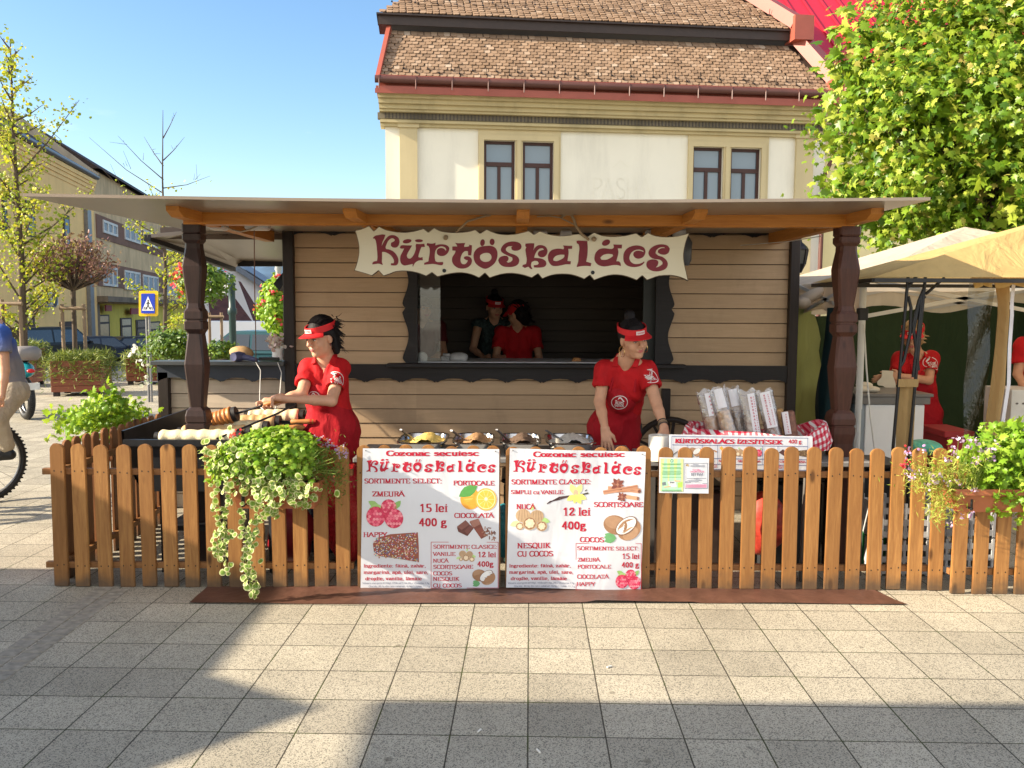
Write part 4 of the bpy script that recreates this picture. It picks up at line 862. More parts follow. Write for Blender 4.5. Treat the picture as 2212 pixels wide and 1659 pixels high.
P = Printed(n3); P.leaf(572, 992, 34, R(70), (.55, .40, .18)).leaf(572, 992, 30, R(115), (.35, .25, .12)); P.build(nt)
# flavour board standing behind the fence
def b3(x, y, d=0.): q = at(1366.8 + x / 4.855, 797.3 + y / 4.855, 5.06); return Vector((q.x, q.y + d, q.z))
fb = empty('flavour_board', b3(1136, 1058), 0, 'long white flavour board with red heading behind the right pickets', 'sign')
mb = MB(); mb.poly([(388, 688), (1886, 708), (1886, 1068), (388, 1052)], lambda u, v, d: b3(u, v, d), .012); mb.build('board', POSTER, fb, fix=True)
bl = simple('blue rule', (.10, .14, .32)); sk = lambda x, y: y + (x - 388) * .0125
def line(mb, x0, y0, x1, y1, w, d=.0016):
 if abs(x1 - x0) > abs(y1 - y0): mb.add([b3(x0, y0, -d), b3(x0, y0 + w, -d), b3(x1, y1 + w, -d), b3(x1, y1, -d)], [(0, 1, 2, 3)])
 else: mb.add([b3(x0, y0, -d), b3(x1, y1, -d), b3(x1 + w, y1, -d), b3(x0 + w, y0, -d)], [(0, 1, 2, 3)])
mb = MB(); x0, x1 = 408, 1836
for i, y in enumerate((702, 790, 928, 988, 1040)): line(mb, x0, sk(x0, y), x1, sk(x1, y), 5, .0016)
for i, x in enumerate((408, 570, 728, 888, 1048, 1205, 1360, 1520, 1676, 1832)): line(mb, x, sk(x, 702 if i in (0, 9) else 790), x, sk(x, 1045 if i in (0, 9) else 988), 4, .0019)
mb.build('printed_rules', bl, fb)
mb = MB(); f = lambda u, v, d: b3(u, v + (u - 388) * .0125, d)
for s, x, y, w_, h, b in (("KÜRTŐSKALÁCS", 440, 772, 622, 40, 1.6), ("ÍZESÍTÉSEK", 1090, 772, 468, 40, 1.6), ("400 g", 1632, 762, 135, 38, 1.2), ("VANÍLIA", 430, 965, 120, 20, 1.3), ("KÓKUSZ", 590, 965, 120, 20, 1.3), ("FAHÉJ", 745, 965, 110, 20, 1.3), ("NARANCS", 900, 965, 130, 20, 1.3), ("DIÓ", 1098, 965, 60, 20, 1.3), ("MÁLNA", 1230, 965, 108, 20, 1.3), ("CSOKI", 1540, 965, 90, 20, 1.3), ("KOKROSH", 1690, 965, 120, 20, 1.3), ("12 LEJ", 770, 1024, 115, 26, 1.3), ("15 LEJ", 1450, 1024, 125, 26, 1.3)):
 if s == "KOKROSH": s = "CUKROSKA"
 lay(mb, [[(a, -c) for a, c in q] for q in text_polys(s.replace('Ó', 'O'), x, -y, h, w_, b, slant=.06)], f, .0016)
mb.build('lettering', INKR, fb)
f = lambda u, v, d=0.: b3(u, v + (u - 388) * .0125, d)
P = Printed(f); P.coconut(655, 862, .36).build(fb); P = Printed(f); P.nuts(1105, 868, .36).build(fb); P = Printed(f); P.raspberry(1320, 868, 36, 5).leaf(1335, 838, 30, R(-60)).build(fb); P = Printed(f); P.p([(1530, 860), (1575, 825), (1640, 880), (1600, 905)], (.10, .05, .05)).build(fb); P = Printed(f); P.bar(415, 905, 470, 860, 8, (.08, .07, .06)).build(fb); P = Printed(f); P.bar(845, 845, 882, 862, 14, (.45, .22, .1)).build(fb); P = Printed(f); P.bar(920, 810, 960, 860, 30, (.85, .45, .1)).build(fb); P = Printed(f); P.p([(1735, 838), (1828, 828), (1828, 905), (1740, 890)], (.16, .10, .06))
rr = random.Random(2)
for i in range(60): P.p(circ(rr.uniform(1738, 1825), rr.uniform(836, 895), 3, 5), rr.choice([(.5, .4, .2), (.3, .2, .12), (.1, .06, .04)]))
P.build(fb)
mb = MB(); mb.bar(b3(450, 1052), (b3(450, 1052).x, 5.09, 0), .03, .03); mb.bar(b3(1830, 1066), (b3(1830, 1066).x, 5.09, 0), .03, .03); mb.build('leg', simple('grey rod', (.12, .11, .1)), fb)
# cream house behind the kiosk
UP = Vector((0, 0, 1))
class Facade:
 """vertical plane through p0 along direction t; s along, z up, o outward towards the viewer"""
 def __init__(s, p0, t):
  s.p0 = Vector(p0); s.t = Vector(t).normalized(); s.n = s.t.cross(UP).normalized()
  if s.n.dot(CAMP - s.p0) < 0: s.n = -s.n
 def sz(s, px, py): p = hit(px, py, s.p0, s.n); return (p - s.p0).dot(s.t), p.z
 def w(s, a, z, o=0.): q = s.p0 + s.t * a + s.n * o; return Vector((q.x, q.y, z))
 def box(s, mb, a0, a1, z0, z1, o0, o1, mi=0):
  q = [s.w(a, z, o) for z in (z0, z1) for a, o in ((a0, o0), (a1, o0), (a1, o1), (a0, o1))]
  if s.t.cross(s.n).z < 0: f = [(0, 1, 2, 3), (4, 7, 6, 5), (0, 4, 5, 1), (1, 5, 6, 2), (2, 6, 7, 3), (3, 7, 4, 0)]
  else: f = [(0, 3, 2, 1), (4, 5, 6, 7), (0, 1, 5, 4), (1, 2, 6, 5), (2, 3, 7, 6), (3, 0, 4, 7)]
  mb.add(q, f, mi); return mb
 def pbox(s, mb, px0, py0, px1, py1, o0, o1, mi=0):
  (a0, z1), (a1, z0) = s.sz(px0, py0), s.sz(px1, py1); return s.box(mb, a0, a1, z0, z1, o0, o1, mi)
def stucco(name, col, var=.05, streak=.0):
 t = NT(name); n = t.noise(t.coord('World'), .9, 6., .6); c = t.ramp(n, [(.3, sc3(col, 1 - var)), (.7, sc3(col, 1 + var))])
 if streak:
  n2 = t.noise(t.coord('World', scale=(1, 1, .18)), 1.4, 6., .65); c = t.mix(t.ramp(n2, [(.48, (0, 0, 0)), (.66, (streak,) * 3)]), c, sc3(col, .35))
 t.set(c, .85, 0, .2); t.bump(t.noise(t.coord('World'), 60., 3.), .15, .01); return t.m
CREAM = stucco('cream stucco', (.80, .77, .66), .03, .18); OCHRE = stucco('ochre trim', (.56, .47, .28), .05, .1); CORN = stucco('weathered cornice', (.40, .33, .19), .1, .6)
GLASS = glassmat('window pane', (.16, .22, .27), .03); BROWNF = mat('brown window frame', (.055, .022, .018), .5, .1)
COPPER = mat('brown gutter sheet', (.10, .038, .030), .42, .15, 3); REDSH = mat('brick red roof sheet', (.30, .075, .05), .45, .1, 2); REDRF = mat('bright red standing seam roof', (.46, .018, .035), .35, .08, 2)
def tile_mat():
 t = NT('weathered clay tiles'); g = t.node('NewGeometry'); c = t.ramp(g.outputs['Random Per Island'], [(0, (.17, .11, .07)), (.3, (.235, .155, .10)), (.75, (.285, .19, .125)), (.95, (.34, .24, .165)), (1, (.42, .33, .25))])
 n = t.noise(t.coord('World'), .7, 5.); c = t.mix(t.ramp(n, [(.35, (.0,) * 3), (.7, (.4,) * 3)]), c, (.27, .17, .10)); t.set(c, .8, 0, .25); return t.m
TILE = tile_mat()
hl = at(833, 400, 21.); hr = at(1780, 400, 22.2); H = Facade((hl.x, 21., 0), (hr.x - hl.x, 1.2, 0)); HW = (Vector((hr.x, 22.2, 0)) - H.p0).dot(H.t)
house = empty('town_house', H.w(HW / 2, 0), 0, 'cream two storey house with ochre window surrounds and steep brown tiled mansard roof', 'house')
Bh = lambda name, mb, m, par=None, **k: mb.build(name, m, par or house, **k)
S = lambda px, py=400: H.sz(px, py)
ze = S(1300, 236)[1]
mb = MB(); D = 9.
holes = [(1033, 1205), (1485, 1655)]
wins = [((1045, 303), (1112, 440)), ((1129, 306), (1195, 440)), ((1496, 317), (1560, 440)), ((1578, 320), (1641, 440))]
zt = ze; z0w = S(1100, 470)[1]
cuts = []
for (a, b), (c, d) in wins: cuts.append((S(a, b)[0], S(c, 400)[0], z0w, S(a, b)[1]))
xs = [0] + [v for c in cuts for v in c[:2]] + [HW]; ztop = cuts[0][3]
for i in range(0, len(xs), 2): H.box(mb, xs[i], xs[i + 1], 0, zt, -.3, 0)
for c in cuts: H.box(mb, c[0], c[1], c[3], zt, -.3, 0); H.box(mb, c[0], c[1], 0, c[2], -.3, 0)
H.box(mb, 0, .3, 0, zt, -D, -.301); H.box(mb, HW - .3, HW, 0, zt, -D, -.301); H.box(mb, .301, HW - .301, 0, zt, -D, -D + .3)
Bh('wall', mb, CREAM)
mb = MB(); H.box(mb, .31, HW - .31, 1.0, zt - .3, -1.6, -1.5); Bh('curtain_wall', mb, mat('dim room', (.12, .13, .14), .9))
mb = MB(); zk = S(1200, 286)[1]
for a, b in ((864, 902), (1715, 1752)):
 mb = MB(); H.box(mb, S(a)[0], S(b)[0], 0, zk, .001, .09); H.box(mb, S(a - 4)[0], S(b + 4)[0], zk, zk + .12, .001, .14); Bh('pilaster', mb, OCHRE)
for a, b, yy in ((1033, 1210, 275), (1484, 1657, 291)):
 mb = MB()
 l, r_ = S(a)[0], S(b)[0]; top = S(a, yy)[1]; c1 = cuts[0] if a < 1300 else cuts[2]; c2 = cuts[1] if a < 1300 else cuts[3]
 H.box(mb, l, c1[0] - .12, 0, top, .001, .05); H.box(mb, c2[1] + .12, r_, 0, top, .001, .05); H.box(mb, c1[0] - .12, c2[1] + .12, c1[3] + .12, top, .001, .05)
 for x0, x1 in ((c1[0] - .12, c1[0]), (c2[1], c2[1] + .12)): H.box(mb, x0, x1, z0w, c1[3] + .12, .001, .09)
 H.box(mb, c1[0], c2[1], c1[3], c1[3] + .12, .001, .09); H.box(mb, c1[1], c2[0], z0w, c1[3], .001, .06); H.box(mb, (c1[1] + c2[0]) / 2 - .05, (c1[1] + c2[0]) / 2 + .05, z0w, c1[3], .061, .1); Bh('window_surround', mb, OCHRE)
for c in cuts:
 mb = MB(); a0, a1, b0, b1 = c; fw = .07; tr = b1 - (b1 - b0) * .30
 H.box(mb, a0, a0 + fw, b0, b1, -.16, -.08); H.box(mb, a1 - fw, a1, b0, b1, -.16, -.08); H.box(mb, a0 + fw, a1 - fw, b1 - fw, b1, -.16, -.08); H.box(mb, a0 + fw, a1 - fw, tr - .05, tr + .05, -.16, -.07)
 H.box(mb, (a0 + a1) / 2 - .04, (a0 + a1) / 2 + .04, b0, tr - .05, -.16, -.08); f = Bh('window', mb, BROWNF)
 mb = MB(); H.box(mb, a0 + fw, a1 - fw, b0, b1 - fw, -.13, -.12); mb.build('pane', GLASS, f)
mb = MB(); zg = S(1300, 222)[1]; zb = S(1300, 285)[1] - .02; hgt = zg - zb
for f0, f1, o in ((0, .10, .12), (.10, .18, .2), (.18, .22, .15), (.42, .50, .3), (.50, .64, .36), (.64, .78, .46), (.78, .88, .56), (.88, 1., .62)):
 H.box(mb, -min(o, .1 + o * .08), HW + .02, zb + hgt * f0, zb + hgt * f1 - .002, -.3, o)
Bh('cornice', mb, CORN if False else stucco('ochre cornice', (.50, .42, .24), .06, .35))
mb = MB(); random.seed(5)
H.box(mb, -.17, HW, zb + hgt * .22, zb + hgt * .42, .0, .17, 0)
x = 0.
while x < HW: H.box(mb, x, x + .03, zb + hgt * .23, zb + hgt * .41, .171, .19, 1); x += .085
Bh('cornice_frieze', mb, [stucco('soiled frieze', (.20, .17, .12), .2, .5), simple('dark spikes', (.07, .06, .05))])
mb = MB(); H.box(mb, -.18, HW + .05, zg, zg + .06, -.3, .72); H.box(mb, -.2, HW + .05, zg - .1, zg, .68, .72); H.box(mb, -.12, HW, zg + .061, zg + .34, -.2, .60); Bh('eaves_sheet', mb, REDSH)
mb = MB(); a = H.w(-.2, zg + .2, .74); b = H.w(HW, zg + .2, .74); mb.tube([a, b], .085, 10); Bh('gutter', mb, COPPER, smooth=60)
for i in range(14):
 mb = MB(); c = H.w(-.1 + i * (HW / 13.2), zg + .2, .74); mb.tube([c - H.t * .015, c + H.t * .015], .098, 10); mb.bar(c + H.n * .09, c + H.n * .09 - UP * .22, .02, .02); Bh('gutter_bracket', mb, COPPER)
mb = MB(); P = [H.w(HW + .05, zg + .15, .6), H.w(HW + .08, zg - .2, .5), H.w(HW + .06, zg - 1.2, .35), H.w(HW - .1, zg - 1.7, .16), H.w(HW - .12, 0, .16)]; mb.tube(P, .06, 8); Bh('downpipe', mb, COPPER, smooth=60)
def tiled(name, s0, s1, z0, o0, z1, o1, left_cut=0., right_cut=0., pitch=.16, row=.12):
 mb = MB(); bas = H.w(0, z0, o0); top = H.w(0, z1, o1); sl = (top - bas); L = sl.length; sl.normalize(); nn = H.t.cross(sl).normalized()
 if nn.z < 0: nn = -nn
 V = []; F = []; nr = int(L / row); rr = random.Random(3)
 for r_ in range(nr):
  f = r_ / nr; a0 = s0 + left_cut * f; a1 = s1 - right_cut * f; n = int((a1 - a0) / pitch)
  for k in range(n + 1):
   a = a0 + (k + (.5 if r_ % 2 else 0)) * pitch + rr.uniform(-.012, .012)
   if a > a1 - pitch * .5: continue
   o = bas + H.t * a + sl * (r_ * row + rr.uniform(-.012, .012)); lift = nn * (.034 + rr.uniform(-.006, .012)); w_ = pitch * .47
   p = [o - H.t * w_ + lift, o - H.t * w_ * .6 - sl * .035 + lift, o + H.t * w_ * .6 - sl * .035 + lift, o + H.t * w_ + lift, o + H.t * w_ + sl * row * 1.25 + nn * .012, o - H.t * w_ + sl * row * 1.25 + nn * .012]
   b = len(V); V += p + [q - nn * .022 for q in p[:4]]
   F += [(b, b + 1, b + 2, b + 3, b + 4, b + 5), (b, b + 6, b + 7, b + 1), (b + 1, b + 7, b + 8, b + 2), (b + 2, b + 8, b + 9, b + 3)]
 mb.add(V, F); o = Bh(name, mb, TILE)
 mb = MB(); mb.add([H.w(s0, z0 - .01, o0), H.w(s1 + .5, z0 - .01, o0), H.w(s1 - right_cut + .5, z1 - .01, o1), H.w(s0 + left_cut, z1 - .01, o1)], [(0, 1, 2, 3)]); mb.build('under_roof', simple('dark roof felt', (.05, .03, .022)), o)
sR = S(1762, 200)[0]; zr0 = zg + .18
zr1 = zr0 + 1.55; d1 = 1.25
tiled('lower_roof', -.10, sR + .35, zr0, .62, zr1, .62 - d1, .25, .85)
mb = MB(); H.box(mb, -.16, sR - .45, zr1 + .06, zr1 + .27, -1.2, .0 - .42); H.box(mb, -.2, sR - .45, zr1 + .27, zr1 + .31, -1.2, -.34); Bh('roof_band', mb, mat('dark roof band', (.035, .022, .018), .5))
tiled('upper_roof', -.05, sR - .5, zr1 + .33, -.38, zr1 + 3.9, -4.6, 3.4, 2.4)
mb = MB(); mb.add([H.w(-.12, zr0, .55), H.w(.12, zr1, -.6), H.w(.12, zr1, -6.), H.w(-.12, zr0, -6)], [(0, 3, 2, 1)]); mb.add([H.w(-.05, zr1 + .33, -.36), H.w(2.9, zr1 + 3.9, -4.6), H.w(2.9, zr1 + 3.9, -7), H.w(-.05, zr1 + .33, -8)], [(0, 3, 2, 1)])
mb.bar(H.w(-.14, zr0 + .05, .6), H.w(.10, zr1 + .03, -.55), .1, .14); Bh('roof_hip', mb, REDSH)
for i in range(38):                             # snow hooks
 mb = MB(); a = .15 + i * sR / 39 + random.uniform(-.05, .05)
 for z_, o_ in ((zr0 + .3, .62 - .2), (zr1 + .72, -.75)): p = H.w(a, z_ + (.1 if i % 2 else 0), o_ - (.08 if i % 2 else 0)); mb.bar(p, p + UP * .13 + H.n * .04, .012, .012); mb.bar(p, p - UP * .04 + H.n * .07, .04, .02)
 Bh('snow_hook', mb, IRON)
mb = MB(); P0 = [(1778, 235), (1770, 185), (1742, 145), (1722, 82), (1738, 76), (1700, 45), (1664, -10)]
def cap(a, b, w_=.55):
 mb.bar(a, b, w_, .3)
q = lambda z, o, ds=0: H.w(sR + .25 + ds, z, o)
cap(q(zr0 - .1, .75, .4), q(zr1 + .15, -.55, -.45)); cap(q(zr1 + .45, -.35, -.55), q(zr1 + 4.2, -4.7, -3.0)); H.box(mb, sR + .1, sR + .7, zg - .05, zr0 + .4, .2, .8); H.box(mb, sR - .55, sR - .05, zr1 + .0, zr1 + .6, -.7, -.1)
Bh('fire_wall_cap', mb, REDSH)
mb = MB()
for s_, px, y, wpx, hpx in (("PASHA", 1277, 428, 130, 42), ("club", 1297, 438, 74, 10)):
 for p in text_polys(s_, px, -y, hpx, wpx, .35, serif=False):
  pts = [H.sz(a, -b) for a, b in p]; mb.add([H.w(a, z, .004) for a, z in pts], [tuple(range(len(pts)))])
pt = [H.sz(x, y) for x, y in ((1322, 362), (1340, 345), (1360, 362), (1356, 362), (1340, 350), (1326, 362))]
mb.add([H.w(a, z, .004) for a, z in pt], [(0, 1, 4, 5), (1, 2, 3, 4)]); Bh('faded_lettering', mb, stucco('faded lettering', (.785, .755, .64), .02))
# yellow house with red roof on the right
G2 = Facade(H.w(HW + .02, 0, -.25), H.t)
y2 = empty('town_house', G2.w(4, 0), 0, 'pale yellow house with bright red sheet roof half hidden by the leafy tree', 'house')
mb = MB(); G2.box(mb, 0, 9, 0, zg - .15, -8, 0); mb.build('wall', stucco('pale yellow stucco', (.72, .62, .34), .04), y2)
mb = MB(); z_a = zg - .1
mb.add([G2.w(-.05, z_a, .5), G2.w(9, z_a, .5), G2.w(9, z_a + 1.5, -.9), G2.w(-.05, z_a + 1.5, -.9), G2.w(9, z_a + 1.9, -1.), G2.w(-.05, z_a + 1.9, -1.), G2.w(9, z_a + 7, -6.5), G2.w(-.05, z_a + 7, -6.5)], [(0, 1, 2, 3), (3, 2, 4, 5), (5, 4, 6, 7)])
for i in range(16):
 a = .3 + i * .55
 mb.bar(G2.w(a, z_a + .02, .5), G2.w(a, z_a + 1.52, -.9), .04, .06); mb.bar(G2.w(a, z_a + 1.92, -1.), G2.w(a, z_a + 7.02, -6.5), .04, .06)
mb.build('roof', REDRF, y2)
mb = MB(); mb.tube([G2.w(0, z_a, .56), G2.w(9, z_a, .56)], .08, 8); mb.build('gutter', COPPER, y2, smooth=60)
# street on the left: facades in one plane running away
ZS = -1.4
L0 = at(208, 600, 58.); L_ = Facade((L0.x, 58., 0), (-.202, 1, 0)); LS = L_.sz
PEACH = stucco('peach stucco', (.90, .58, .24), .05, .12); GREYC = stucco('grey brown render', (.62, .44, .25), .12, .4); YELW = stucco('mustard shop front', (.66, .52, .10), .08, .2)
DKROOF = mat('dark brown roof tiles', (.045, .028, .022), .8, .3, 2, bump=.5, bscale=9, bdist=.1)
pe = empty('town_house', L_.w(-10, ZS), 0, 'peach coloured house with dark tall windows and long dark roof on the left street', 'house')
s_c = LS(208, 600)[0]; ze2 = LS(100, 328)[1]
mb = MB(); L_.box(mb, s_c - 30, s_c - .05, ZS - 1, ze2 - .5, -9, 0); mb.build('wall', PEACH, pe)
mb = MB()
for f0, o in ((.9, .04), (.65, .1), (.4, .16), (.2, .22)): L_.box(mb, s_c - 30, s_c + .1, ze2 - f0 - .25, ze2 - f0, -.2, o)
L_.box(mb, s_c - 30, s_c - .04, LS(100, 527)[1] - .12, LS(100, 527)[1] + .12, .0, .12); mb.build('cornice', PEACH, pe)
mb = MB(); mb.tube([L_.w(s_c - 30, ze2, .25), L_.w(s_c + .2, ze2, .25)], .16, 8); mb.build('gutter', simple('grey zinc', (.22, .22, .23), rough=.4, metal=.6), pe, smooth=60)
mb = MB(); mb.add([L_.w(s_c - 30, ze2 + .1, .15), L_.w(s_c - .2, ze2 + .1, .15), L_.w(s_c - .2, ze2 + 3.6, -5.2), L_.w(s_c - 30, ze2 + 3.6, -5.2), L_.w(s_c - 30, ze2, -11), L_.w(s_c - .2, ze2, -11)], [(0, 1, 2, 3), (3, 2, 5, 4), (1, 5, 2)]); mb.build('roof', DKROOF, pe)
mb = MB(); mb.bar(L_.w(s_c - .1, ze2 - .2, .2), L_.w(s_c - .1, ze2 + 3.9, -5.2), .5, .9); mb.build('fire_wall', stucco('grey mortar', (.42, .36, .27), .1, .3), pe)
for (a, b, c, d) in ((52, 432, 75, 520), (134, 462, 150, 545), (2, 415, 14, 500)):
 mb = MB(); L_.pbox(mb, a, b, c, d, .003, .08); f = mb.build('window', simple('dark wood window', (.05, .028, .02)), pe); mb = MB(); (u0, z1), (u1, z0) = LS(a, b), LS(c, d); L_.box(mb, u0 + .2, u1 - .2, z0 + .25, z1 - .25, .081, .09); mb.build('pane', GLASS, f)
for (a, b, c, d) in ((50, 678, 73, 707), (128, 695, 155, 740)):
 mb = MB(); L_.pbox(mb, a, b, c, d, .003, .07); f = mb.build('window', simple('dark wood window', (.05, .028, .02)), pe); mb = MB(); L_.pbox(mb, a + 4, b + 4, c - 6, d - 6, .071, .09); mb.build('pane', simple('yellow blind', (.5, .36, .12)) if a < 100 else simple('brown door', (.06, .04, .03)), f)
mb = MB(); L_.pbox(mb, 188, 455, 192, 780, .02, .25); mb.build('downpipe', simple('grey zinc', (.22, .22, .23)), pe)
ac = empty('air_conditioner', L_.w(*LS(90, 650)), 0, 'white air conditioner box with round fan on the peach house wall', 'air conditioner')
mb = MB(); L_.pbox(mb, 78, 631, 105, 659, .05, .5); mb.build('case', simple('white metal case', (.62, .62, .6)), ac)
mb = MB(); (u0, z1), (u1, z0) = LS(89, 633), LS(104, 657); c = L_.w((u0 + u1) / 2, (z0 + z1) / 2, .51); mb.lathe([(.42, 0), (.42, .03), (.1, .04)], c, 16, M=rot_to(L_.n)); mb.build('fan_grille', simple('dark grille', (.06, .06, .06)), ac)
mb = MB(); L_.pbox(mb, 78, 636, 87, 657, .501, .52); mb.build('dark_panel', BLACK, ac)
mb = MB(); L_.pbox(mb, 80, 660, 103, 664, .05, .45); mb.build('bracket', simple('grey zinc', (.22, .22, .23)), ac)
gr = empty('shop_building', L_.w(s_c + 15, ZS), 0, 'grey brown concrete building with rows of white windows above mustard yellow shops', 'building')
zt3 = LS(300, 422)[1]
mb = MB(); L_.box(mb, s_c, s_c + 60, LS(220, 655)[1], zt3, -9, 0); mb.build('wall', GREYC, gr)
mb = MB(); L_.box(mb, s_c, s_c + 60, ZS - 1, LS(220, 655)[1] - .01, -9, -.35); mb.build('shop_front', YELW, gr)
mb = MB(); L_.box(mb, s_c - .05, s_c + 60, LS(220, 652)[1], LS(220, 640)[1], .001, .7); L_.box(mb, s_c, s_c + .6, ZS, LS(220, 655)[1] - .02, -.34, 0); mb.build('canopy_slab', stucco('stained concrete', (.22, .17, .12), .2, .6), gr)
mb = MB(); mb.add([L_.w(s_c - .1, zt3, .5), L_.w(s_c + 60, zt3, .5), L_.w(s_c + 60, zt3 + 4.2, -6), L_.w(s_c - .1, zt3 + 4.2, -6), L_.w(s_c + 60, zt3, -12), L_.w(s_c - .1, zt3, -12)], [(0, 1, 2, 3), (3, 2, 4, 5), (0, 3, 5)]); mb.build('roof', DKROOF, gr)
mb = MB()
for y0, y1 in ((470, 520), (570, 622)):
 a, b = LS(218, y0 - 4)[1], LS(218, y1 - 4)[1]; L_.box(mb, s_c + .3, s_c + 55, b, a, .002, .06)
mb.build('window_band', stucco('dull red render', (.22, .12, .085), .1, .2), gr)
for (x0, x1), (u0, u1), (v0, v1) in (((219, 251), (471, 512), (570, 620)), ((266, 301), (482, 528), (580, 628)), ((306, 340), (492, 538), (590, 634)), ((352, 380), (506, 548), (600, 640)), ((388, 410), (516, 554), (608, 644))):
 for y0, y1 in ((u0, u1), (v0, v1)):
  (p, z1), (q_, z0) = LS(x0, y0), LS(x1, y1); z1 -= .1; mb = MB(); n = 3; w_ = (q_ - p) / n
  L_.box(mb, p, q_, z0, z0 + .16, .061, .14); L_.box(mb, p, q_, z1 - .16, z1, .061, .14)
  for k in range(n + 1): L_.box(mb, p + k * w_ - .13 * (k > 0), p + k * w_ + .13 * (k < n), z0 + .16, z1 - .16, .061, .14)
  f = mb.build('window', simple('white window frame', (.62, .60, .56)), gr); mb = MB(); L_.box(mb, p + .13, q_ - .13, z0 + .16, z1 - .16, .065, .09); mb.build('pane', glassmat('grey pane', (.22, .24, .25), .1), f)
for (a, b, c, d), m in (((222, 683, 245, 735), (.60, .44, .22)), ((272, 690, 292, 738), (.58, .48, .30)), ((305, 694, 322, 740), (.10, .08, .05)), ((332, 698, 352, 740), (.5, .4, .2))):
 mb = MB(); L_.pbox(mb, a - 3, b - 3, c + 3, d + 22, -.34, -.28); f = mb.build('shop_window', simple('dark wood window', (.05, .028, .02)), gr); mb = MB(); L_.pbox(mb, a, b, c, d + 20, -.279, -.26); mb.build('pane', simple('lit shop pane %.2f' % m[0], m, rough=.15), f)
 mb = MB(); L_.pbox(mb, a, b + 13, c, b + 16, -.259, -.24); mb.build('transom', simple('dark wood window', (.05, .028, .02)), f)
for a, c in ((224, 237), (279, 296)):
 mb = MB(); L_.pbox(mb, a, 659 + (a - 224) * .12, c, 672 + (a - 224) * .12, .05, .15); tag(mb.build('shop_sign', simple('dull red sign' , (.30, .05, .05))), 'small dull red sign board above the %s yellow shop window' % ('first' if a < 250 else 'second'), 'sign')
mb = MB(); L_.pbox(mb, -2, 655, 6, 678, .05, .15); tag(mb.build('shop_sign', simple('bright red sign', (.7, .03, .03))), 'bright red small sign on the peach house at the left edge', 'sign')
# white house and brown roofed shed seen through the side bay
WF = Facade(at(640, 640, 60.), (1, .12, 0)); WS = WF.sz
wh = empty('town_house', WF.w(-3, ZS), 0, 'white gabled house seen under the side bay roof of the kiosk', 'house')
mb = MB(); P = [WS(x, y) for x, y in ((535, 745), (535, 613), (508, 588), (470, 560), (560, 620), (610, 648), (650, 668), (650, 745))]
a0 = WS(500, 700)[0]; a1 = WS(650, 700)[0]
poly = [(WS(500, 745)[0], ZS - 1), (a1, ZS - 1), (a1, WS(650, 640)[1]), (WS(585, 628)[0], WS(585, 628)[1]), (WS(512, 578)[0], WS(512, 578)[1]), (WS(440, 560)[0], WS(440, 600)[1]), (WS(440, 745)[0], ZS - 1)]
mb.poly(poly, lambda u, v, d: WF.w(u, v, -d), 6.); mb.build('wall', stucco('white stucco', (.72, .72, .74), .03), wh, fix=True)
mb = MB(); p, q_ = WS(508, 576), WS(632, 656); mb.bar(WF.w(*p, .2), WF.w(*q_, .2), .5, .35); r1 = [WF.w(*p, .4), WF.w(*q_, .4), WF.w(*q_, -6), WF.w(*p, -6)]; mb.add([v + UP * .3 for v in r1], [(0, 1, 2, 3)]); mb.build('roof', simple('grey blue roof edge', (.16, .19, .24)), wh)
mb = MB(); WF.pbox(mb, 596, 665, 606, 685, .003, .1); f = mb.build('window', simple('brown shutters', (.10, .07, .05)), wh)
sh = empty('shed', WF.w(-8, ZS, 12), 0, 'low shed with steep dark brown tiled roof in front of the white house', 'shed')
SF = Facade(at(480, 720, 46.), (1, .1, 0)); ss = SF.sz
mb = MB(); P = [ss(x, y) for x, y in ((440, 690), (440, 620), (478, 632), (497, 606), (562, 695), (520, 690))]
mb.add([SF.w(*ss(430, 640), -1.8), SF.w(*ss(487, 636), -1.8), SF.w(*ss(545, 694), 0), SF.w(*ss(455, 696), 0)], [(0, 3, 2, 1)]); mb.add([SF.w(*ss(497, 604), -2), SF.w(*ss(503, 606), -2), SF.w(*ss(575, 702), -.5), SF.w(*ss(548, 695), 0)], [(0, 3, 2, 1)]); mb.build('roof', mat('brown shed tiles', (.075, .03, .026), .75, .25, 3, bump=.6, bscale=6, bdist=.1), sh)
mb = MB(); SF.pbox(mb, 440, 694, 560, 750, -3, -.1); mb.build('wall', stucco('brick coloured wall', (.36, .22, .13), .2, .3), sh)
# trees
BARK = mat('grey brown bark', (.085, .062, .045), .9, .35, 6, bump=.6, bscale=40, stretch=(3, 3, .6)); STAKE = wood('weathered stake', (.26, .18, .11), (.16, .11, .07), 'z', knots=False)
L_MAP = leafmat('maple leaves', [(0, (.045, .12, .01)), (.3, (.11, .22, .015)), (.65, (.24, .36, .03)), (.93, (.42, .47, .07)), (1, (.55, .42, .14))], .4, .38)
L_GIN = leafmat('ginkgo leaves', [(0, (.17, .25, .03)), (.45, (.32, .38, .04)), (.8, (.48, .46, .04)), (1, (.62, .50, .05))], .4)
L_PUR = leafmat('purple leaves', [(0, (.11, .03, .04)), (.5, (.24, .09, .09)), (1, (.42, .22, .19))], .3)
L_GRN = leafmat('green leaves', [(0, (.03, .08, .012)), (.5, (.08, .17, .02)), (1, (.18, .28, .035))], .3)
L_JUN = leafmat('juniper sprigs', [(0, (.06, .10, .02)), (.5, (.15, .20, .035)), (1, (.28, .30, .06))], .2)
L_GER = leafmat('geranium leaves', [(0, (.13, .28, .02)), (.5, (.24, .42, .03)), (1, (.40, .52, .07))], .42, .4)
L_VAR = leafmat('variegated leaf green', [(0, (.16, .30, .04)), (1, (.30, .44, .08))], .35); L_VARE = leafmat('variegated leaf edge', [(0, (.58, .60, .26)), (1, (.72, .72, .40))], .35)
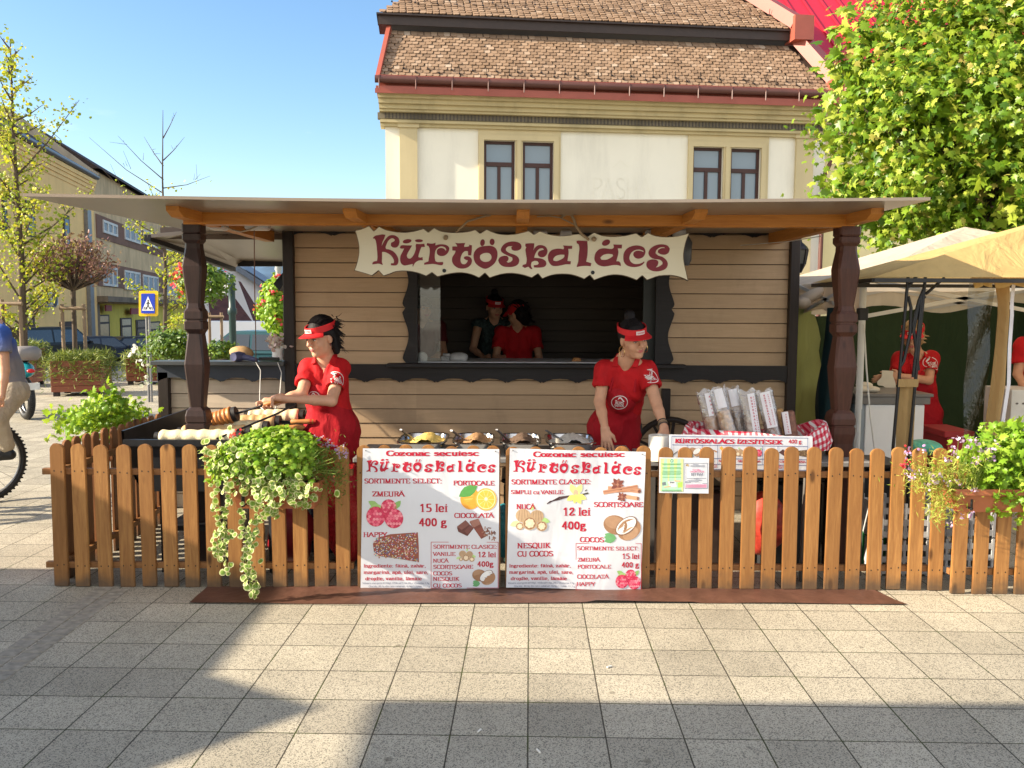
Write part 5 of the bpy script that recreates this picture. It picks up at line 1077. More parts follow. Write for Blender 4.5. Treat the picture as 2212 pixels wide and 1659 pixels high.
FL_R = leafmat('red petals', [(0, (.55, .01, .03)), (1, (.8, .05, .10))], .3); FL_L = leafmat('lilac petals', [(0, (.42, .22, .48)), (.6, (.62, .42, .62)), (1, (.78, .68, .74))], .3); FL_W = leafmat('white petals', [(0, (.7, .7, .66)), (1, (.8, .78, .75))], .3)
YEL = leafmat('yellow leaves', [(0, (.5, .42, .02)), (1, (.75, .6, .04))], .4)
def crown(name, parts, mats, parent):
 V, F, MI = join_np([(v, f, i) for i, (v, f) in enumerate(parts)]); return put(name, np_mesh(name, V, F, mats, MI), parent)
def unit(n, rng=RNG):
 v = rng.normal(size=(n, 3)); return v / np.linalg.norm(v, axis=1, keepdims=True)
mc = at(2150, 262, 11.); e = empty('maple_tree', (mc.x + .2, 11., 0), 0, 'big leafy maple tree with bright green leaves at the upper right', 'tree', 'street trees')
R0 = np.array((2.12, 1.9, 2.2)); n = 330; d = unit(n); cl = np.array(mc) + d * R0 * RNG.uniform(.5, .97, (n, 1)); C = []; N = []; S_ = []
for c, dd in zip(cl, d):
 k = 78; p = RNG.normal(size=(k, 3)) * np.array((.2, .2, .16)); C.append(c + p); nn = dd * .75 + np.array((0, -.25, .55)) + RNG.normal(size=(k, 3)) * .8; N.append(nn); S_.append(RNG.uniform(.045, .125, k))
for px, py in ((1795, 50), (1800, 115), (1785, 140), (1790, 240), (1775, 395), (1800, 420), (1850, 20), (1900, 500), (1800, 300), (1810, 450), (1830, 200)):
 t = np.array(at(px, py, 11.)); ax = np.array(mc) - t; ax /= np.linalg.norm(ax)
 for k in range(4): c = t + ax * k * .16; m = 9; C.append(c + RNG.normal(size=(m, 3)) * .10); N.append(RNG.normal(size=(m, 3)) * .5 + np.array((-.3, -.5, .5))); S_.append(RNG.uniform(.11, .2, m))
core = np.array(mc) + unit(3000) * R0 * (RNG.uniform(0, 1, (3000, 1)) ** .5) * .8
C.append(core); N.append(RNG.normal(size=(3000, 3)) + np.array((0, 0, .8))); S_.append(RNG.uniform(.16, .24, 3000))
C = np.concatenate(C); N = np.concatenate(N); S_ = np.concatenate(S_); tip = RNG.normal(size=C.shape) * .5 + np.array((0, -.3, -.8))
crown('crown', [leaves(C, N, S_, MAPLE, tip)], [L_MAP], e)
mb = MB(); tb = Vector((mc.x + .2, 11., 0)); mb.tube([tb, tb + UP * 1.2, tb + Vector((-.1, 0, 2.2)), Vector(mc)], [.2, .16, .14, .08], 10)
for k in range(12):
 dd = unit(1)[0]; dd[2] = abs(dd[2]) * .8; en = Vector(mc) + Vector(dd * R0 * .85); st = tb + Vector((-.1, 0, 2.2 + k * .12)); mb.tube([st, st.lerp(en, .5) + UP * .2, en], [.07, .04, .012], 6)
mb.build('trunk', BARK, e, smooth=60)
def young_tree(name, label, base, top, trunk_r, limbs, leafm, tpl, size, per, spread, seed, bare_above=None, cat='tree', group='street trees', lean=0.):
 """slim tree: limbs = [(height fraction, length, azimuth deg, rise)], leaves strung along the limbs"""
 rng = np.random.default_rng(seed); base = Vector(base); top = Vector(top); e = empty(name, base, 0, label, cat, group); mb = MB(); Hh = (top - base)
 mb.tube([base, base + Hh * .4 + Vector((.03, 0, 0)), base + Hh * .75 - Vector((.02, 0, 0)), top], [trunk_r, trunk_r * .7, trunk_r * .35, trunk_r * .1], 8); C = []; N = []
 for f, L, az, rise in limbs:
  p = base + Hh * f; q = p + Vector((math.cos(R(az)) * L, math.sin(R(az)) * L, rise * L)); m = p.lerp(q, .5) - UP * L * .06; mb.tube([p, m, q], [trunk_r * .26, trunk_r * .15, trunk_r * .05], 5)
  k = int(per * L); t = rng.uniform(.12, 1, k); pts = np.array([np.array(p.lerp(q, a)) for a in t]) + rng.normal(size=(k, 3)) * spread
  if bare_above is not None: pts = pts[pts[:, 2] < bare_above + rng.uniform(-.5, .3, len(pts))] if p.z > bare_above - 1 else pts
  C.append(pts); N.append(rng.normal(size=(len(pts), 3)) + np.array((-.3, -.5, .6)))
  for _ in range(3):
   a = p.lerp(q, rng.uniform(.3, .9)); mb.tube([a, a + Vector(rng.normal(size=3) * .12 * L + np.array((0, 0, .1 * L)))], [trunk_r * .1, trunk_r * .04], 4)
 mb.build('trunk', BARK, e, smooth=60); C = np.concatenate(C); N = np.concatenate(N)
 if len(C): crown('crown', [leaves(C, N, rng.uniform(size * .7, size * 1.3, len(C)), tpl)], [leafm], e)
 return e
rr = random.Random(21)
b = gnd(40, 872); Yg = 16.5; b = Vector((at(48, 700, Yg).x, Yg, 0)); t_ = at(22, 84, Yg)
lm = [(f, 1.15 * (1.05 - f) ** .7 * rr.uniform(.6, 1.2), rr.uniform(0, 360), rr.uniform(.5, 1.3)) for f in np.linspace(.16, .97, 46)] + [(.42, 1.4, 0, .75), (.62, 1.2, 5, 1.2), (.55, .9, 180, .8)]
young_tree('ginkgo_tree', 'tall slim ginkgo tree with yellow green leaves at the far left', b, t_, .085, lm, L_GIN, ROUND, .058, 120, .10, 4)
Yq = 19.; b = Vector((at(352, 700, Yq).x, Yq, 0)); t_ = at(352, 238, Yq)
lm = [(f, .95 * rr.uniform(.5, 1.1), rr.uniform(0, 360), rr.uniform(.3, 1.0)) for f in np.linspace(.18, .62, 22)] + [(.58, 1.3, 180, .95), (.70, 1.6, 178, .75), (.72, 1.0, 5, .28), (.80, .5, 160, 1.3), (.82, .45, 30, 1.2), (.66, .6, 170, .1), (.9, .3, 40, 2.), (.75, .9, 190, 1.0)]
young_tree('ginkgo_tree', 'thin half bare young tree above the kiosk roof', b, t_, .055, lm, L_GIN, ROUND, .055, 75, .06, 5, bare_above=4.2)
Yp = 17.2; px_ = at(160, 700, Yp).x; e = empty('purple_leaf_tree', (px_, Yp, .75), 0, 'small round tree with sparse purple leaves in the left wooden planter', 'tree', 'street trees'); mb = MB(); b = Vector((px_, Yp, .75)); fork = at(158, 628, Yp)
mb.tube([b, fork - UP * .4, fork], [.05, .045, .05], 8); cc = np.array(at(163, 575, Yp)); C = []; N = []
for k in range(80):
 d = unit(1)[0]; d[2] = abs(d[2]) * 1.1 - .12; en = Vector(cc + d * np.array((.82, .7, .55))) ; m = fork.lerp(en, .5) + Vector((d[0] * .12, d[1] * .12, -.02)); mb.tube([fork, m, en], [.018, .010, .003], 5)
 q = 28; tt = RNG.uniform(.4, 1.12, q); C.append(np.array([np.array(fork.lerp(en, a)) for a in tt]) + RNG.normal(size=(q, 3)) * .055); N.append(RNG.normal(size=(q, 3)) + np.array((-.3, -.4, .5)))
mb.build('trunk', BARK, e, smooth=60); C = np.concatenate(C); crown('crown', [leaves(C, np.concatenate(N), RNG.uniform(.05, .095, len(C)), OVAL)], [L_PUR], e)
def stakes(label, pxs, ytop, Y, zb, span=None):
 e = empty('tree_stakes', (at(sum(pxs) / len(pxs), 700, Y).x, Y, zb), 0, label, 'tree support', 'stakes round the street trees')
 for px in pxs:
  p = at(px, ytop, Y); mb = MB(); mb.tube([(p.x, Y, zb), (p.x, Y, p.z)], .035, 8); mb.build('stake', STAKE, e, smooth=60)
 a, b = at(min(pxs) - 5, ytop + 9, Y - .05), at(max(pxs) + 5, ytop + 9, Y - .05); mb = MB(); mb.tube([a, b], .035, 8); mb.build('crossbar', STAKE, e, smooth=60)
stakes('two grey stakes with crossbar round the purple tree', (134, 181), 657, 16.9, .75); stakes('grey stakes with crossbar round the yellow green ginkgo', (4, 43), 647, 16.2, 0)
stakes('brown stakes beside the thin half bare tree', (452, 478), 675, 20., 0)
# wooden street planters
PLW = wood('red brown planter boards', (.27, .085, .04), (.17, .05, .025), 'x', rand=.25, rough=.5, knots=False)
def planter(label, pxc, pybase, wpx, hpx, plant_seed, dpt=1.0, rz=.35):
 p = gnd(pxc, pybase); s_ = p.y / FPX; W_ = wpx * s_ / 1.28; Hh = hpx * s_; e = empty('wooden_planter', (p.x, p.y + .5, 0), 0, label, 'planter', 'wooden planters on the square')
 Mx = Matrix.Translation((p.x, p.y + .5, 0)) @ Matrix.Rotation(rz, 4, 'Z'); mb = MB(); nb = 5; bh = (Hh - .08) / nb; h = W_ / 2
 for k in range(nb):
  z = .08 + (k + .5) * bh
  for sgn in (-1, 1): mb.bbox((0, sgn * h, z), (W_, .04, bh - .006), M=Mx); mb.bbox((sgn * (h - .021), 0, z), (.04, W_ - .045, bh - .006), M=Mx)
 mb.build('box', PLW, e)
 for sx in (-1, 1):
  for sy in (-1, 1): mb = MB(); mb.bbox((sx * (h - .07), sy * (h - .07), .05), (.1, .1, .1), M=Mx); mb.build('leg', DARK_W, e)
 mb = MB(); mb.box((-h + .05, -h + .05, .1), (h - .05, h - .05, Hh - .06), M=Mx); mb.build('soil', simple('dark soil', (.04, .03, .02), rough=.9), e)
 rng = np.random.default_rng(plant_seed); n = 3800; a = rng.uniform(-1, 1, (n, 2)) * (h + .12); z = Hh + .02 + rng.uniform(-.05, .12, n) - np.maximum(0, np.abs(a).max(1) - h + .05) * rng.uniform(0, 3.4, n)
 C = np.array([np.array(Mx @ Vector((q[0], q[1], zz))) for q, zz in zip(a, z)]); tip = rng.normal(size=(n, 3)) + np.array((0, -.2, .3))
 crown('foliage', [leaves(C, rng.normal(size=(n, 3)) + np.array((0, -.3, .8)), rng.uniform(.07, .16, n), NARROW, tip)], [L_JUN], e); return e
planter('red brown plank planter under the small purple tree', 150, 857, 128, 78, 31, rz=.22); planter('red brown plank planter behind the crossing sign', 305, 832, 106, 58, 32, rz=.2)
planter('red brown plank planter behind the cyclist at the left edge', 10, 838, 110, 82, 33, rz=.2)
def bush(name, label, c, r, leafm, tpl, size, n, seed, extra=None, cat='plant', group=None, parent=None, stem_to=None):
 rng = np.random.default_rng(seed); e = empty(name, (c[0], c[1], c[2] - r[2]), 0, label, cat, group); d = unit(n, rng); f = rng.uniform(.25, 1, (n, 1)) ** .5; lump = 1 + .18 * np.sin(d * 7 + seed).sum(1, keepdims=True) / 2
 C = np.array(c) + d * np.array(r) * f * lump; parts = [leaves(C, d + rng.normal(size=(n, 3)) * .6 + np.array((-.2, -.3, .4)), rng.uniform(size * .6, size * 1.2, n), tpl)]; mats = [leafm]
 crown('foliage', parts, mats, e)
 if extra:
  m, k, s_ = extra; d = unit(k, rng); d[:, 1] = -abs(d[:, 1]); C = np.array(c) + d * np.array(r) * rng.uniform(.85, 1.1, (k, 1)); C = np.repeat(C, 6, 0) + rng.normal(size=(k * 6, 3)) * s_ * .6; crown('flower', [leaves(C, rng.normal(size=C.shape) + np.array((0, -.6, .5)), np.full(len(C), s_), ROUND)], [m], e)
 if stem_to is not None:
  mb = MB(); mb.tube([c, stem_to], .02, 6); mb.build('stem', simple('green metal', (.02, .05, .045)), e)
 return e
YA = 8.6; bush('shrub', 'dark green leafy shrub standing on the side counter of the kiosk', at(375, 745, YA), (.27, .25, .17), L_GRN, OVAL, .05, 1500, 41); bush('shrub', 'smaller dark shrub behind the left timber column', at(478, 757, YA), (.16, .2, .11), L_GRN, OVAL, .045, 600, 42)
bush('white_flower_plant', 'thin straggling plant with white blossoms left of the side counter', at(345, 770, 9.2), (.28, .2, .35), L_GRN, OVAL, .05, 260, 43, (FL_W, 9, .045))
bush('flower_basket', 'round hanging basket with yellow leaves and red flowers behind the left column', at(440, 610, 13.), (.42, .35, .32), L_GRN, OVAL, .08, 1300, 44, (FL_R, 10, .05), group='flower baskets on lamp posts'); bush('yellow_shrub', 'bright yellow leafy mass beside the hanging basket', at(405, 603, 13.1), (.16, .2, .22), YEL, OVAL, .07, 420, 45)
bush('flower_basket', 'tall flower basket with pale green leaves and red blooms near the dark post', at(598, 665, 12.), (.26, .24, .42), L_GER, ROUND, .06, 1700, 46, (FL_R, 14, .045), group='flower baskets on lamp posts', stem_to=(at(603, 720, 12.).x, 12., 0))
Yl = 14.; p = at(500, 600, Yl); e = empty('lamp_post', (p.x, Yl, 0), 0, 'dark green post with ball top and blank white arm sign', 'post'); mb = MB(); z = p.z
mb.lathe([(.09, 0), (.09, .5), (.06, .55), (.055, z - .6), (.075, z - .58), (.075, z - .5), (.055, z - .48), (.055, z - .12), (.075, z - .1), (.03, z - .06), (.03, z - .04), (.055, z), (.05, z + .03), (.02, z + .06)], (p.x, Yl, 0), 12); mb.build('pole', simple('green painted iron', (.022, .05, .05), rough=.4), e, smooth=50)
a, b = at(447, 615, Yl), at(494, 632, Yl); mb = MB(); mb.box((a.x, Yl - .02, b.z), (b.x, Yl + .02, a.z)); mb.build('sign_board', WHITEP, e)
Yl = 12.5; p = at(601, 570, Yl); e = empty('lamp_post', (p.x, Yl, 0), 0, 'pale grey slim lamp post right of the white gabled house', 'post'); mb = MB(); mb.lathe([(.045, 0), (.04, p.z - .1), (.055, p.z - .08), (.03, p.z + .05)], (p.x, Yl, 0), 10); mb.build('pole', simple('pale grey paint', (.4, .42, .42)), e, smooth=50)
bush('added_shade_tree', 'added tree crown, unseen left of the view, put in to shade the kiosk wall', (-7.5, 5.75, 4.75), (1.0, .95, .72), L_MAP, MAPLE, .15, 1500, 61, cat='tree', stem_to=(-7.5, 5.75, 0))  # tree added out of view for its shade on the kiosk wall
# charcoal grill with dough spits
gx0, gx1, gy0, gy1, gt = -2.36, -1.56, 5.16, 6.28, .86
g = empty('charcoal_grill', (-1.95, 5.7, 0), 0, 'long black iron trough grill on legs behind the left pickets', 'grill'); mb = MB()
n = 10; prof = [(gx0 + .02 - .06 * math.sin(i / n * math.pi), .55 + (gt + .02 - .55) * i / n) for i in range(n + 1)]
prof = [(gx0 + .16, .52)] + [(gx0 + .10 * (1 - (i / n)) ** 2, .55 + (gt + .03 - .55) * i / n) for i in range(n + 1)]
V = [];
for x, z in prof: V += [(x, gy0, z), (x, gy1, z + .015)]
mb.add(V, [(2 * i, 2 * i + 1, 2 * i + 3, 2 * i + 2) for i in range(len(prof) - 1)]); V2 = [(a + .015, b, c) for a, b, c in V]; mb.add(V2, [(2 * i, 2 * i + 2, 2 * i + 3, 2 * i + 1) for i in range(len(prof) - 1)])
mb.add([V[-2], V[-1], V2[-1], V2[-2]], [(0, 1, 2, 3)]); mb.build('curved_hood', mat('worn black sheet', (.02, .02, .022), .35, .5, 6, metal=.4), g, smooth=60)
mb = MB(); mb.box((gx0 + .1, gy0, .52), (gx1, gy0 + .02, .82)); mb.box((gx0 + .1, gy1 - .02, .52), (gx1, gy1, .84)); mb.box((gx1 - .02, gy0 + .021, .52), (gx1, gy1 - .021, .80)); mb.box((gx0 + .16, gy0 + .021, .52), (gx1 - .021, gy1 - .021, .56)); mb.box((gx0 + .02, gy0 - .03, .80), (gx1, gy0 - .001, .84)); mb.build('trough', IRON, g)
for x, y in ((gx0 + .2, gy0 + .05), (gx1 - .06, gy0 + .05), (gx0 + .2, gy1 - .05), (gx1 - .06, gy1 - .05)): mb = MB(); mb.box((x, y, 0), (x + .04, y + .04, .52)); mb.build('leg', IRON, g)
mb = MB(); mb.box((gx0 + .2, gy0 + .1, .25), (gx1 - .06, gy1 - .1, .28)); mb.build('lower_shelf', IRON, g)
DOUGH = mat('raw sugared dough', (.74, .63, .40), .6, .08, 14, bump=.5, bscale=60); DOUGHB = mat('golden brown dough', (.52, .20, .055), .45, .35, 16, bump=.5, bscale=70); DOUGHT = mat('toasting dough', (.62, .40, .18), .5, .3, 14, bump=.5, bscale=60); ENDB = mat('charred wooden core', (.018, .016, .016), .6, .3, 20); HANDLE = wood('turned wooden handle', (.50, .22, .06), (.34, .13, .035), 'x', rand=.3, knots=False)
def spit(label, a, b, rod_to, m, r=.052, tip_red=False, name='dough_spit', group='dough spits on the grill'):
 """roll from a (far left end) to b (right end), rod and handle on towards rod_to"""
 a, b, c = Vector(a), Vector(b), Vector(rod_to); e = empty(name, a.lerp(b, .5), 0, label, 'dough spit', group); n = 40; P = [a.lerp(b, i / n) for i in range(n + 1)]
 mb = MB(); mb.tube(P, [r * (.80 if i in (0, n) else 1 - .03 * (i % 4 == 0) - .02 * (i % 2)) * (1 + .06 * math.sin(i * .9)) * (.86 + .14 * i / n) for i in range(n + 1)], 18); mb.build('dough', m, e, smooth=70)
 d = (b - a).normalized(); mb = MB(); mb.tube([a - d * .03, a + d * .02], r * .62, 14); mb.tube([b - d * .01, b + d * .028], r * .86, 16); mb.build('roller_core', ENDB, e, smooth=50)
 h = (c - b); L = h.length; hd = h.normalized(); mb = MB(); mb.tube([b + hd * .02, c - hd * .14], .0075, 8); mb.build('rod', IRON, e, smooth=60)
 mb = MB(); q = [c - hd * .17, c - hd * .165, c - hd * .12, c - hd * .06, c - hd * .015, c]; mb.tube(q, [.012, .017, .014, .018, .016, .008], 12); hh = mb.build('handle', HANDLE, e, smooth=60)
 if tip_red: mb = MB(); mb.tube([c - hd * .035, c + hd * .004], [.0185, .012], 12); mb.build('red_tip', simple('red paint', (.5, .03, .02)), hh, smooth=60)
 return e
for i, (y, x0, x1, m, lab, zs) in enumerate(((5.27, -2.17, -1.69, DOUGH, 'pale raw dough roll nearest the front pickets on the grill', .838), (5.45, -2.10, -1.69, DOUGHT, 'toasting dough roll second from the front on the grill', .842), (5.63, -2.02, -1.63, DOUGH, 'pale dough roll in the middle of the grill', .85), (5.81, -1.95, -1.60, DOUGHT, 'dark ended dough roll with red tipped handle on the grill', .865), (6.02, -1.85, -1.49, DOUGH, 'rearmost pale dough roll on the grill', .88))):
 spit(lab, (x0, y, zs), (x1, y, zs), (x1 + .27, y - .02, zs + .005), m, .05, i == 3)
mb = MB(); mb.bar((-1.47, 5.2, .80), (-1.47, 6.2, .83), .05, .03); mb.bar((-1.47, 5.22, 0), (-1.47, 5.22, .785), .04, .04); mb.bar((-1.47, 6.18, 0), (-1.47, 6.18, .81), .04, .04); tag(mb.build('handle_rest', IRON), 'black iron rest under the spit handles right of the grill', 'rest')
spit('golden brown dough roll on the spit held by the dark haired woman', at(452, 910, 5.62), at(503, 896, 5.62), at(622, 859, 5.60), DOUGHB, .058, group='dough spits on the grill')
mb = MB(); mb.tube([at(468, 948, 5.2), at(600, 893, 5.4), at(640, 872, 5.5)], .007, 6); tag(mb.build('iron_poker', IRON), 'thin black iron poker lying across the grill', 'poker')
# serving table with steel trays
t = empty('serving_table', (-.05, 5.5, 0), 0, 'long grey serving table under the steel trays behind the posters', 'table'); mb = MB(); mb.bbox((-.1, 5.5, .705), (1.75, .55, .03)); mb.build('table_top', simple('grey table top', (.25, .24, .23), rough=.4), t)
for x in (-.93, .73):
 for y in (5.27, 5.73): mb = MB(); mb.box((x - .02, y - .02, 0), (x + .02, y + .02, .69)); mb.build('leg', simple('grey rod', (.12, .11, .1)), t)
FOOD = [mat('yellow crumb topping', (.70, .50, .14), .8, .25, 60, bump=1., bscale=120), mat('brown sugar topping', (.34, .19, .09), .8, .3, 60, bump=1., bscale=120), mat('dark walnut topping', (.12, .075, .05), .8, .4, 60, bump=1., bscale=120), mat('white coconut topping', (.70, .66, .58), .8, .2, 60, bump=1., bscale=120)]
def tray(i, pxa, pxb, lab):
 Y = 5.48; a, b = at(pxa, 950, Y), at(pxb, 950, Y); cx = (a.x + b.x) / 2; w_ = (b.x - a.x) / 2; e = empty('steel_tray', (cx, Y, .72), 0, lab, 'tray', 'steel trays on the serving table'); mb = MB(); z0, z1 = .722, .808; y0, y1 = .20, .22
 rings = [(w_ * .82, y0 * .8, z0), (w_ * .95, y1 * .93, z1), (w_ * 1.06, y1 * 1.06, z1 + .002), (w_ * 1.06, y1 * 1.06, z1 - .006)]; V = []
 for a_, b_, z in rings:
  for k in range(24):
   th = 2 * math.pi * (k + .5) / 24; c, s = math.cos(th), math.sin(th); p = 5.; rr_ = (abs(c) ** p + abs(s) ** p) ** (-1 / p); V.append((cx + a_ * c * rr_, Y + b_ * s * rr_, z))
 mb.add(V, [(r_ * 24 + k, r_ * 24 + (k + 1) % 24, (r_ + 1) * 24 + (k + 1) % 24, (r_ + 1) * 24 + k) for r_ in range(3) for k in range(24)] + [tuple(range(23, -1, -1))]); mb.build('pan', STEEL, e, smooth=50)
 mb = MB(); n = 20; rng = random.Random(i); V = [(cx + w_ * .86 * (2 * u / n - 1), Y + y0 * .84 * (2 * v / n - 1), .765 + .05 * math.exp(-((2 * u / n - 1.15) ** 2 * 2.5)) + rng.uniform(0, .012)) for v in range(n + 1) for u in range(n + 1)]
 mb.add(V, [(v * (n + 1) + u, v * (n + 1) + u + 1, (v + 1) * (n + 1) + u + 1, (v + 1) * (n + 1) + u) for v in range(n) for u in range(n)]); mb.build('topping', FOOD[i], e, smooth=180)
 return cx, Y
for i, (a, b, l) in enumerate(((866, 966, 'steel tray of yellow crumbs, leftmost on the serving table'), (982, 1066, 'steel tray of brown sugar above the gap between posters'), (1082, 1166, 'steel tray of dark walnut crumbs, third from the left'), (1180, 1282, 'steel tray with white coconut nearest the woman with hoop earrings'))):
 cx, Y = tray(i, a, b, l)
for (x0, y0, x1, y1), l in (((866, 928, 905, 958), 'in the yellow crumbs'), ((975, 930, 1008, 952), 'in the brown sugar'), ((1073, 928, 1112, 962), 'in the dark walnut tray'), ((1180, 930, 1232, 962), 'in the white coconut')):
 mb = MB(); a, b = at(x0, y0, 5.34), at(x1, y1, 5.5); mb.bar(a, a.lerp(b, .6), .018, .008); mb.bar(a.lerp(b, .55), b, .008, .006); mb.ell(b, (.022, .03, .008), 8); tag(mb.build('serving_spoon', mat('dull steel ' + l[7:12], (.20, .20, .21), .3, .1, 9, metal=.8), smooth=40), 'dark handled serving spoon standing ' + l, 'spoon', 'serving spoons in the trays')
t = empty('serving_table', (1.45, 5.4, 0), 0, 'low table under the checked basket and paper roll behind the right pickets', 'table'); mb = MB(); mb.bbox((1.5, 5.42, .70), (1.4, .5, .03)); mb.build('table_top', simple('grey table top', (.25, .24, .23)), t)
for x in (.86, 2.14):
 for y in (5.22, 5.62): mb = MB(); mb.box((x - .02, y - .02, 0), (x + .02, y + .02, .685)); mb.build('leg', simple('grey rod', (.12, .11, .1)), t)
c = at(1425, 940, 5.22); e = empty('paper_roll', (c.x, 5.22, .716), 0, 'thick white kitchen paper roll standing behind the notice', 'paper roll'); mb = MB(); mb.lathe([(.018, .16), (.018, c.z - .716), (.066, c.z - .716), (.068, c.z - .72), (.068, 0)], (c.x, 5.22, .716), 24, cap=False); mb.build('roll', mat('white paper', (.74, .70, .62), .8, .03, 30), e, smooth=40)
def gingham():
 t = NT('red and white checked cloth'); v = t.coord('Object'); ck = t.node('TexChecker'); sx = t.node('SeparateXYZ'); t.link(v, sx.inputs[0]); f = lambda o, k: t.math('GREATER_THAN', t.math('FRACT', t.math('MULTIPLY', o, k)), .5)
 a = t.math('ADD', f(t.math('ADD', sx.outputs[0], t.math('MULTIPLY', sx.outputs[1], .4)), 28.), f(t.math('ADD', sx.outputs[2], t.math('MULTIPLY', sx.outputs[1], -.7)), 28.)); c = t.ramp(t.math('MULTIPLY', a, .5), [(.2, (.74, .70, .68)), (.5, (.62, .14, .17)), (.9, (.50, .012, .04))]); t.l.remove
 for l in list(t.b.inputs['Base Color'].links): t.l.remove(l)
 t.set(c, .8, 0, .2); t.n.remove(ck); return t.m
bk = empty('cake_basket', (1.47, 5.33, .716), 0, 'wide basket lined with red and white checked cloth holding wrapped cakes', 'basket')
mb = MB(); n = 40; V = []; cx, cy = at(1628, 940, 5.34).x, 5.34
for r_, (rx, ry, z) in enumerate(((.30, .14, .72), (.36, .17, .80), (.405, .19, .875), (.43, .21, .885), (.445, .225, .855), (.44, .22, .80))):
 for k in range(n):
  a = 2 * math.pi * k / n; wv = .018 * math.sin(a * 7 + r_) * (r_ > 1); dr = .05 * max(0, math.cos(a - .1)) ** 6 * (r_ > 3); V.append((cx + (rx + wv + dr) * math.cos(a), cy + (ry + wv) * math.sin(a), z + .02 * math.sin(a * 3 + 1) * (r_ > 1) + .05 * (abs(math.cos(a)) ** 3) * (r_ in (2, 3)) - dr * .9))
mb.add(V, [(r_ * n + k, r_ * n + (k + 1) % n, (r_ + 1) * n + (k + 1) % n, (r_ + 1) * n + k) for r_ in range(5) for k in range(n)] + [tuple(range(n - 1, -1, -1))]); mb.build('checked_cloth', gingham(), bk, smooth=180)
mb = MB(); mb.lathe([(.28, 0), (.30, .10), (.31, .10)], (cx, cy, .717), 24, M=Matrix.Diagonal((1., .48, 1.))); mb.build('wicker', wood('wicker', (.35, .2, .09), (.2, .11, .05), 'x'), bk)
FILM = clearmat('clear crinkled bag', (.97, .97, .98), .30, .10, wrinkle=1., haze=.09); PAPERL = mat('printed white label', (.74, .72, .74), .6, .03, 30)
CAKE = [mat('cinnamon cake crust', (.40, .19, .07), .6, .3, 50, bump=.8, bscale=110), mat('nutty cake crust', (.50, .28, .11), .6, .4, 50, bump=.8, bscale=110), mat('sprinkled cake crust', (.26, .17, .11), .6, .6, 70, bump=.8, bscale=110), mat('coconut cake crust', (.58, .50, .42), .7, .3, 60, bump=.8, bscale=110), mat('chocolate cake crust', (.20, .085, .055), .5, .4, 50, bump=.8, bscale=110)]
def bag(i, base, top, split, r, m, label, lab=None, tall=True):
 """wrapped cake leaning from base to top; cake fills up to 'split'"""
 b, t_ = Vector(base), Vector(top); e = empty('wrapped_cake', b, 0, label, 'wrapped cake', 'wrapped cakes in the basket'); d = (t_ - b).normalized(); L = (t_ - b).length; k = b.lerp(t_, split); n = 16
 mb = MB(); P = [b.lerp(k, j / n) for j in range(n + 1)]; mb.tube(P, [r * (.94 + .05 * (j % 2)) * (.8 if j in (0, n) else 1) for j in range(n + 1)], 16); mb.build('cake', m, e, smooth=70)
 if tall:
  mb = MB(); n = 18; x = Vector((1, -.15, 0)); x = (x - d * x.dot(d)).normalized(); y = d.cross(x); V = []; rng = random.Random(i)
  for j in range(n + 1):
   f = j / n; fl = max(0, (f - split) / (1 - split)) if f > split else 0; rx, ry = r * 1.12 * (1 + .12 * fl), r * 1.12 * (1 - .82 * fl)
   for q in range(20): a = 2 * math.pi * q / 20; cr = 1 + .06 * math.sin(q * 2.3 + j * .7) * (f > .1) + rng.uniform(-.03, .03); V.append(b + d * (L * f + (.012 * math.sin(q * 1.3 + i) if j == n else 0)) + x * rx * math.cos(a) * cr + y * ry * math.sin(a) * cr)
  mb.add(V, [(j * 20 + q, j * 20 + (q + 1) % 20, (j + 1) * 20 + (q + 1) % 20, (j + 1) * 20 + q) for j in range(n) for q in range(20)]); mb.build('clear_bag', FILM, e, smooth=180)
 if lab:
  u0, u1, s0, s1, txt = lab; x = Vector((1, -.15, 0)); x = (x - d * x.dot(d)).normalized(); y = d.cross(x); y = -y if y.y > 0 else y; f3 = lambda u, v, dd=0.: b + d * (L * v) + x * (r * u) + y * (r * (1.22 - .45 * max(0, v - split)) * math.sqrt(max(.05, 1 - (u * .7) ** 2)) - dd)
  mb = MB(); us = [u0 + (u1 - u0) * q / 6 for q in range(7)]; vs_ = [s0, (s0 + s1) / 2, s1]; mb.add([f3(u, v) for v in vs_ for u in us], [(q + 7 * w_, q + 1 + 7 * w_, q + 8 + 7 * w_, q + 7 + 7 * w_) for q in range(6) for w_ in range(2)]); lo = mb.build('label', PAPERL, e, smooth=180)
  mb = MB();
  for ci, (tx, off, hh) in enumerate(txt):
   for qi, ch in enumerate(tx):
    vv = s1 - (s1 - s0) * (.06 + .88 * (qi + .8) / len(tx)); um = u0 + (u1 - u0) * off
    lay(mb, text_polys(ch, 0, 0, 1., .8 if ch != 'I' else .4, 1.5, serif=False), lambda a, c_, dd: f3(um + a * hh / r, vv + c_ * hh / L * .9, -.0012 + dd), 0)
  mb.build('lettering', INKR, lo)
KK = "KÜRTŐSKALÁCS"
Yb = 5.30
bag(1, at(1545, 955, Yb + .04), at(1522, 842, Yb + .08), .50, .044, CAKE[0], 'leftmost tall clear bag with grainy brown cake', (-.2, .5, .5, .93, ((KK[:5], .7, .010),)))
bag(2, at(1580, 955, Yb - .02), at(1548, 838, Yb + .05), .58, .044, CAKE[1], 'clear bag with nutty golden cake, second from the left', (-.6, .6, .62, .97, ()))
bag(3, at(1603, 955, Yb + .07), at(1578, 838, Yb + .12), .55, .044, CAKE[2], 'greyish clear bag with sprinkled cake in the middle', (-.5, .7, .66, .97, ()))
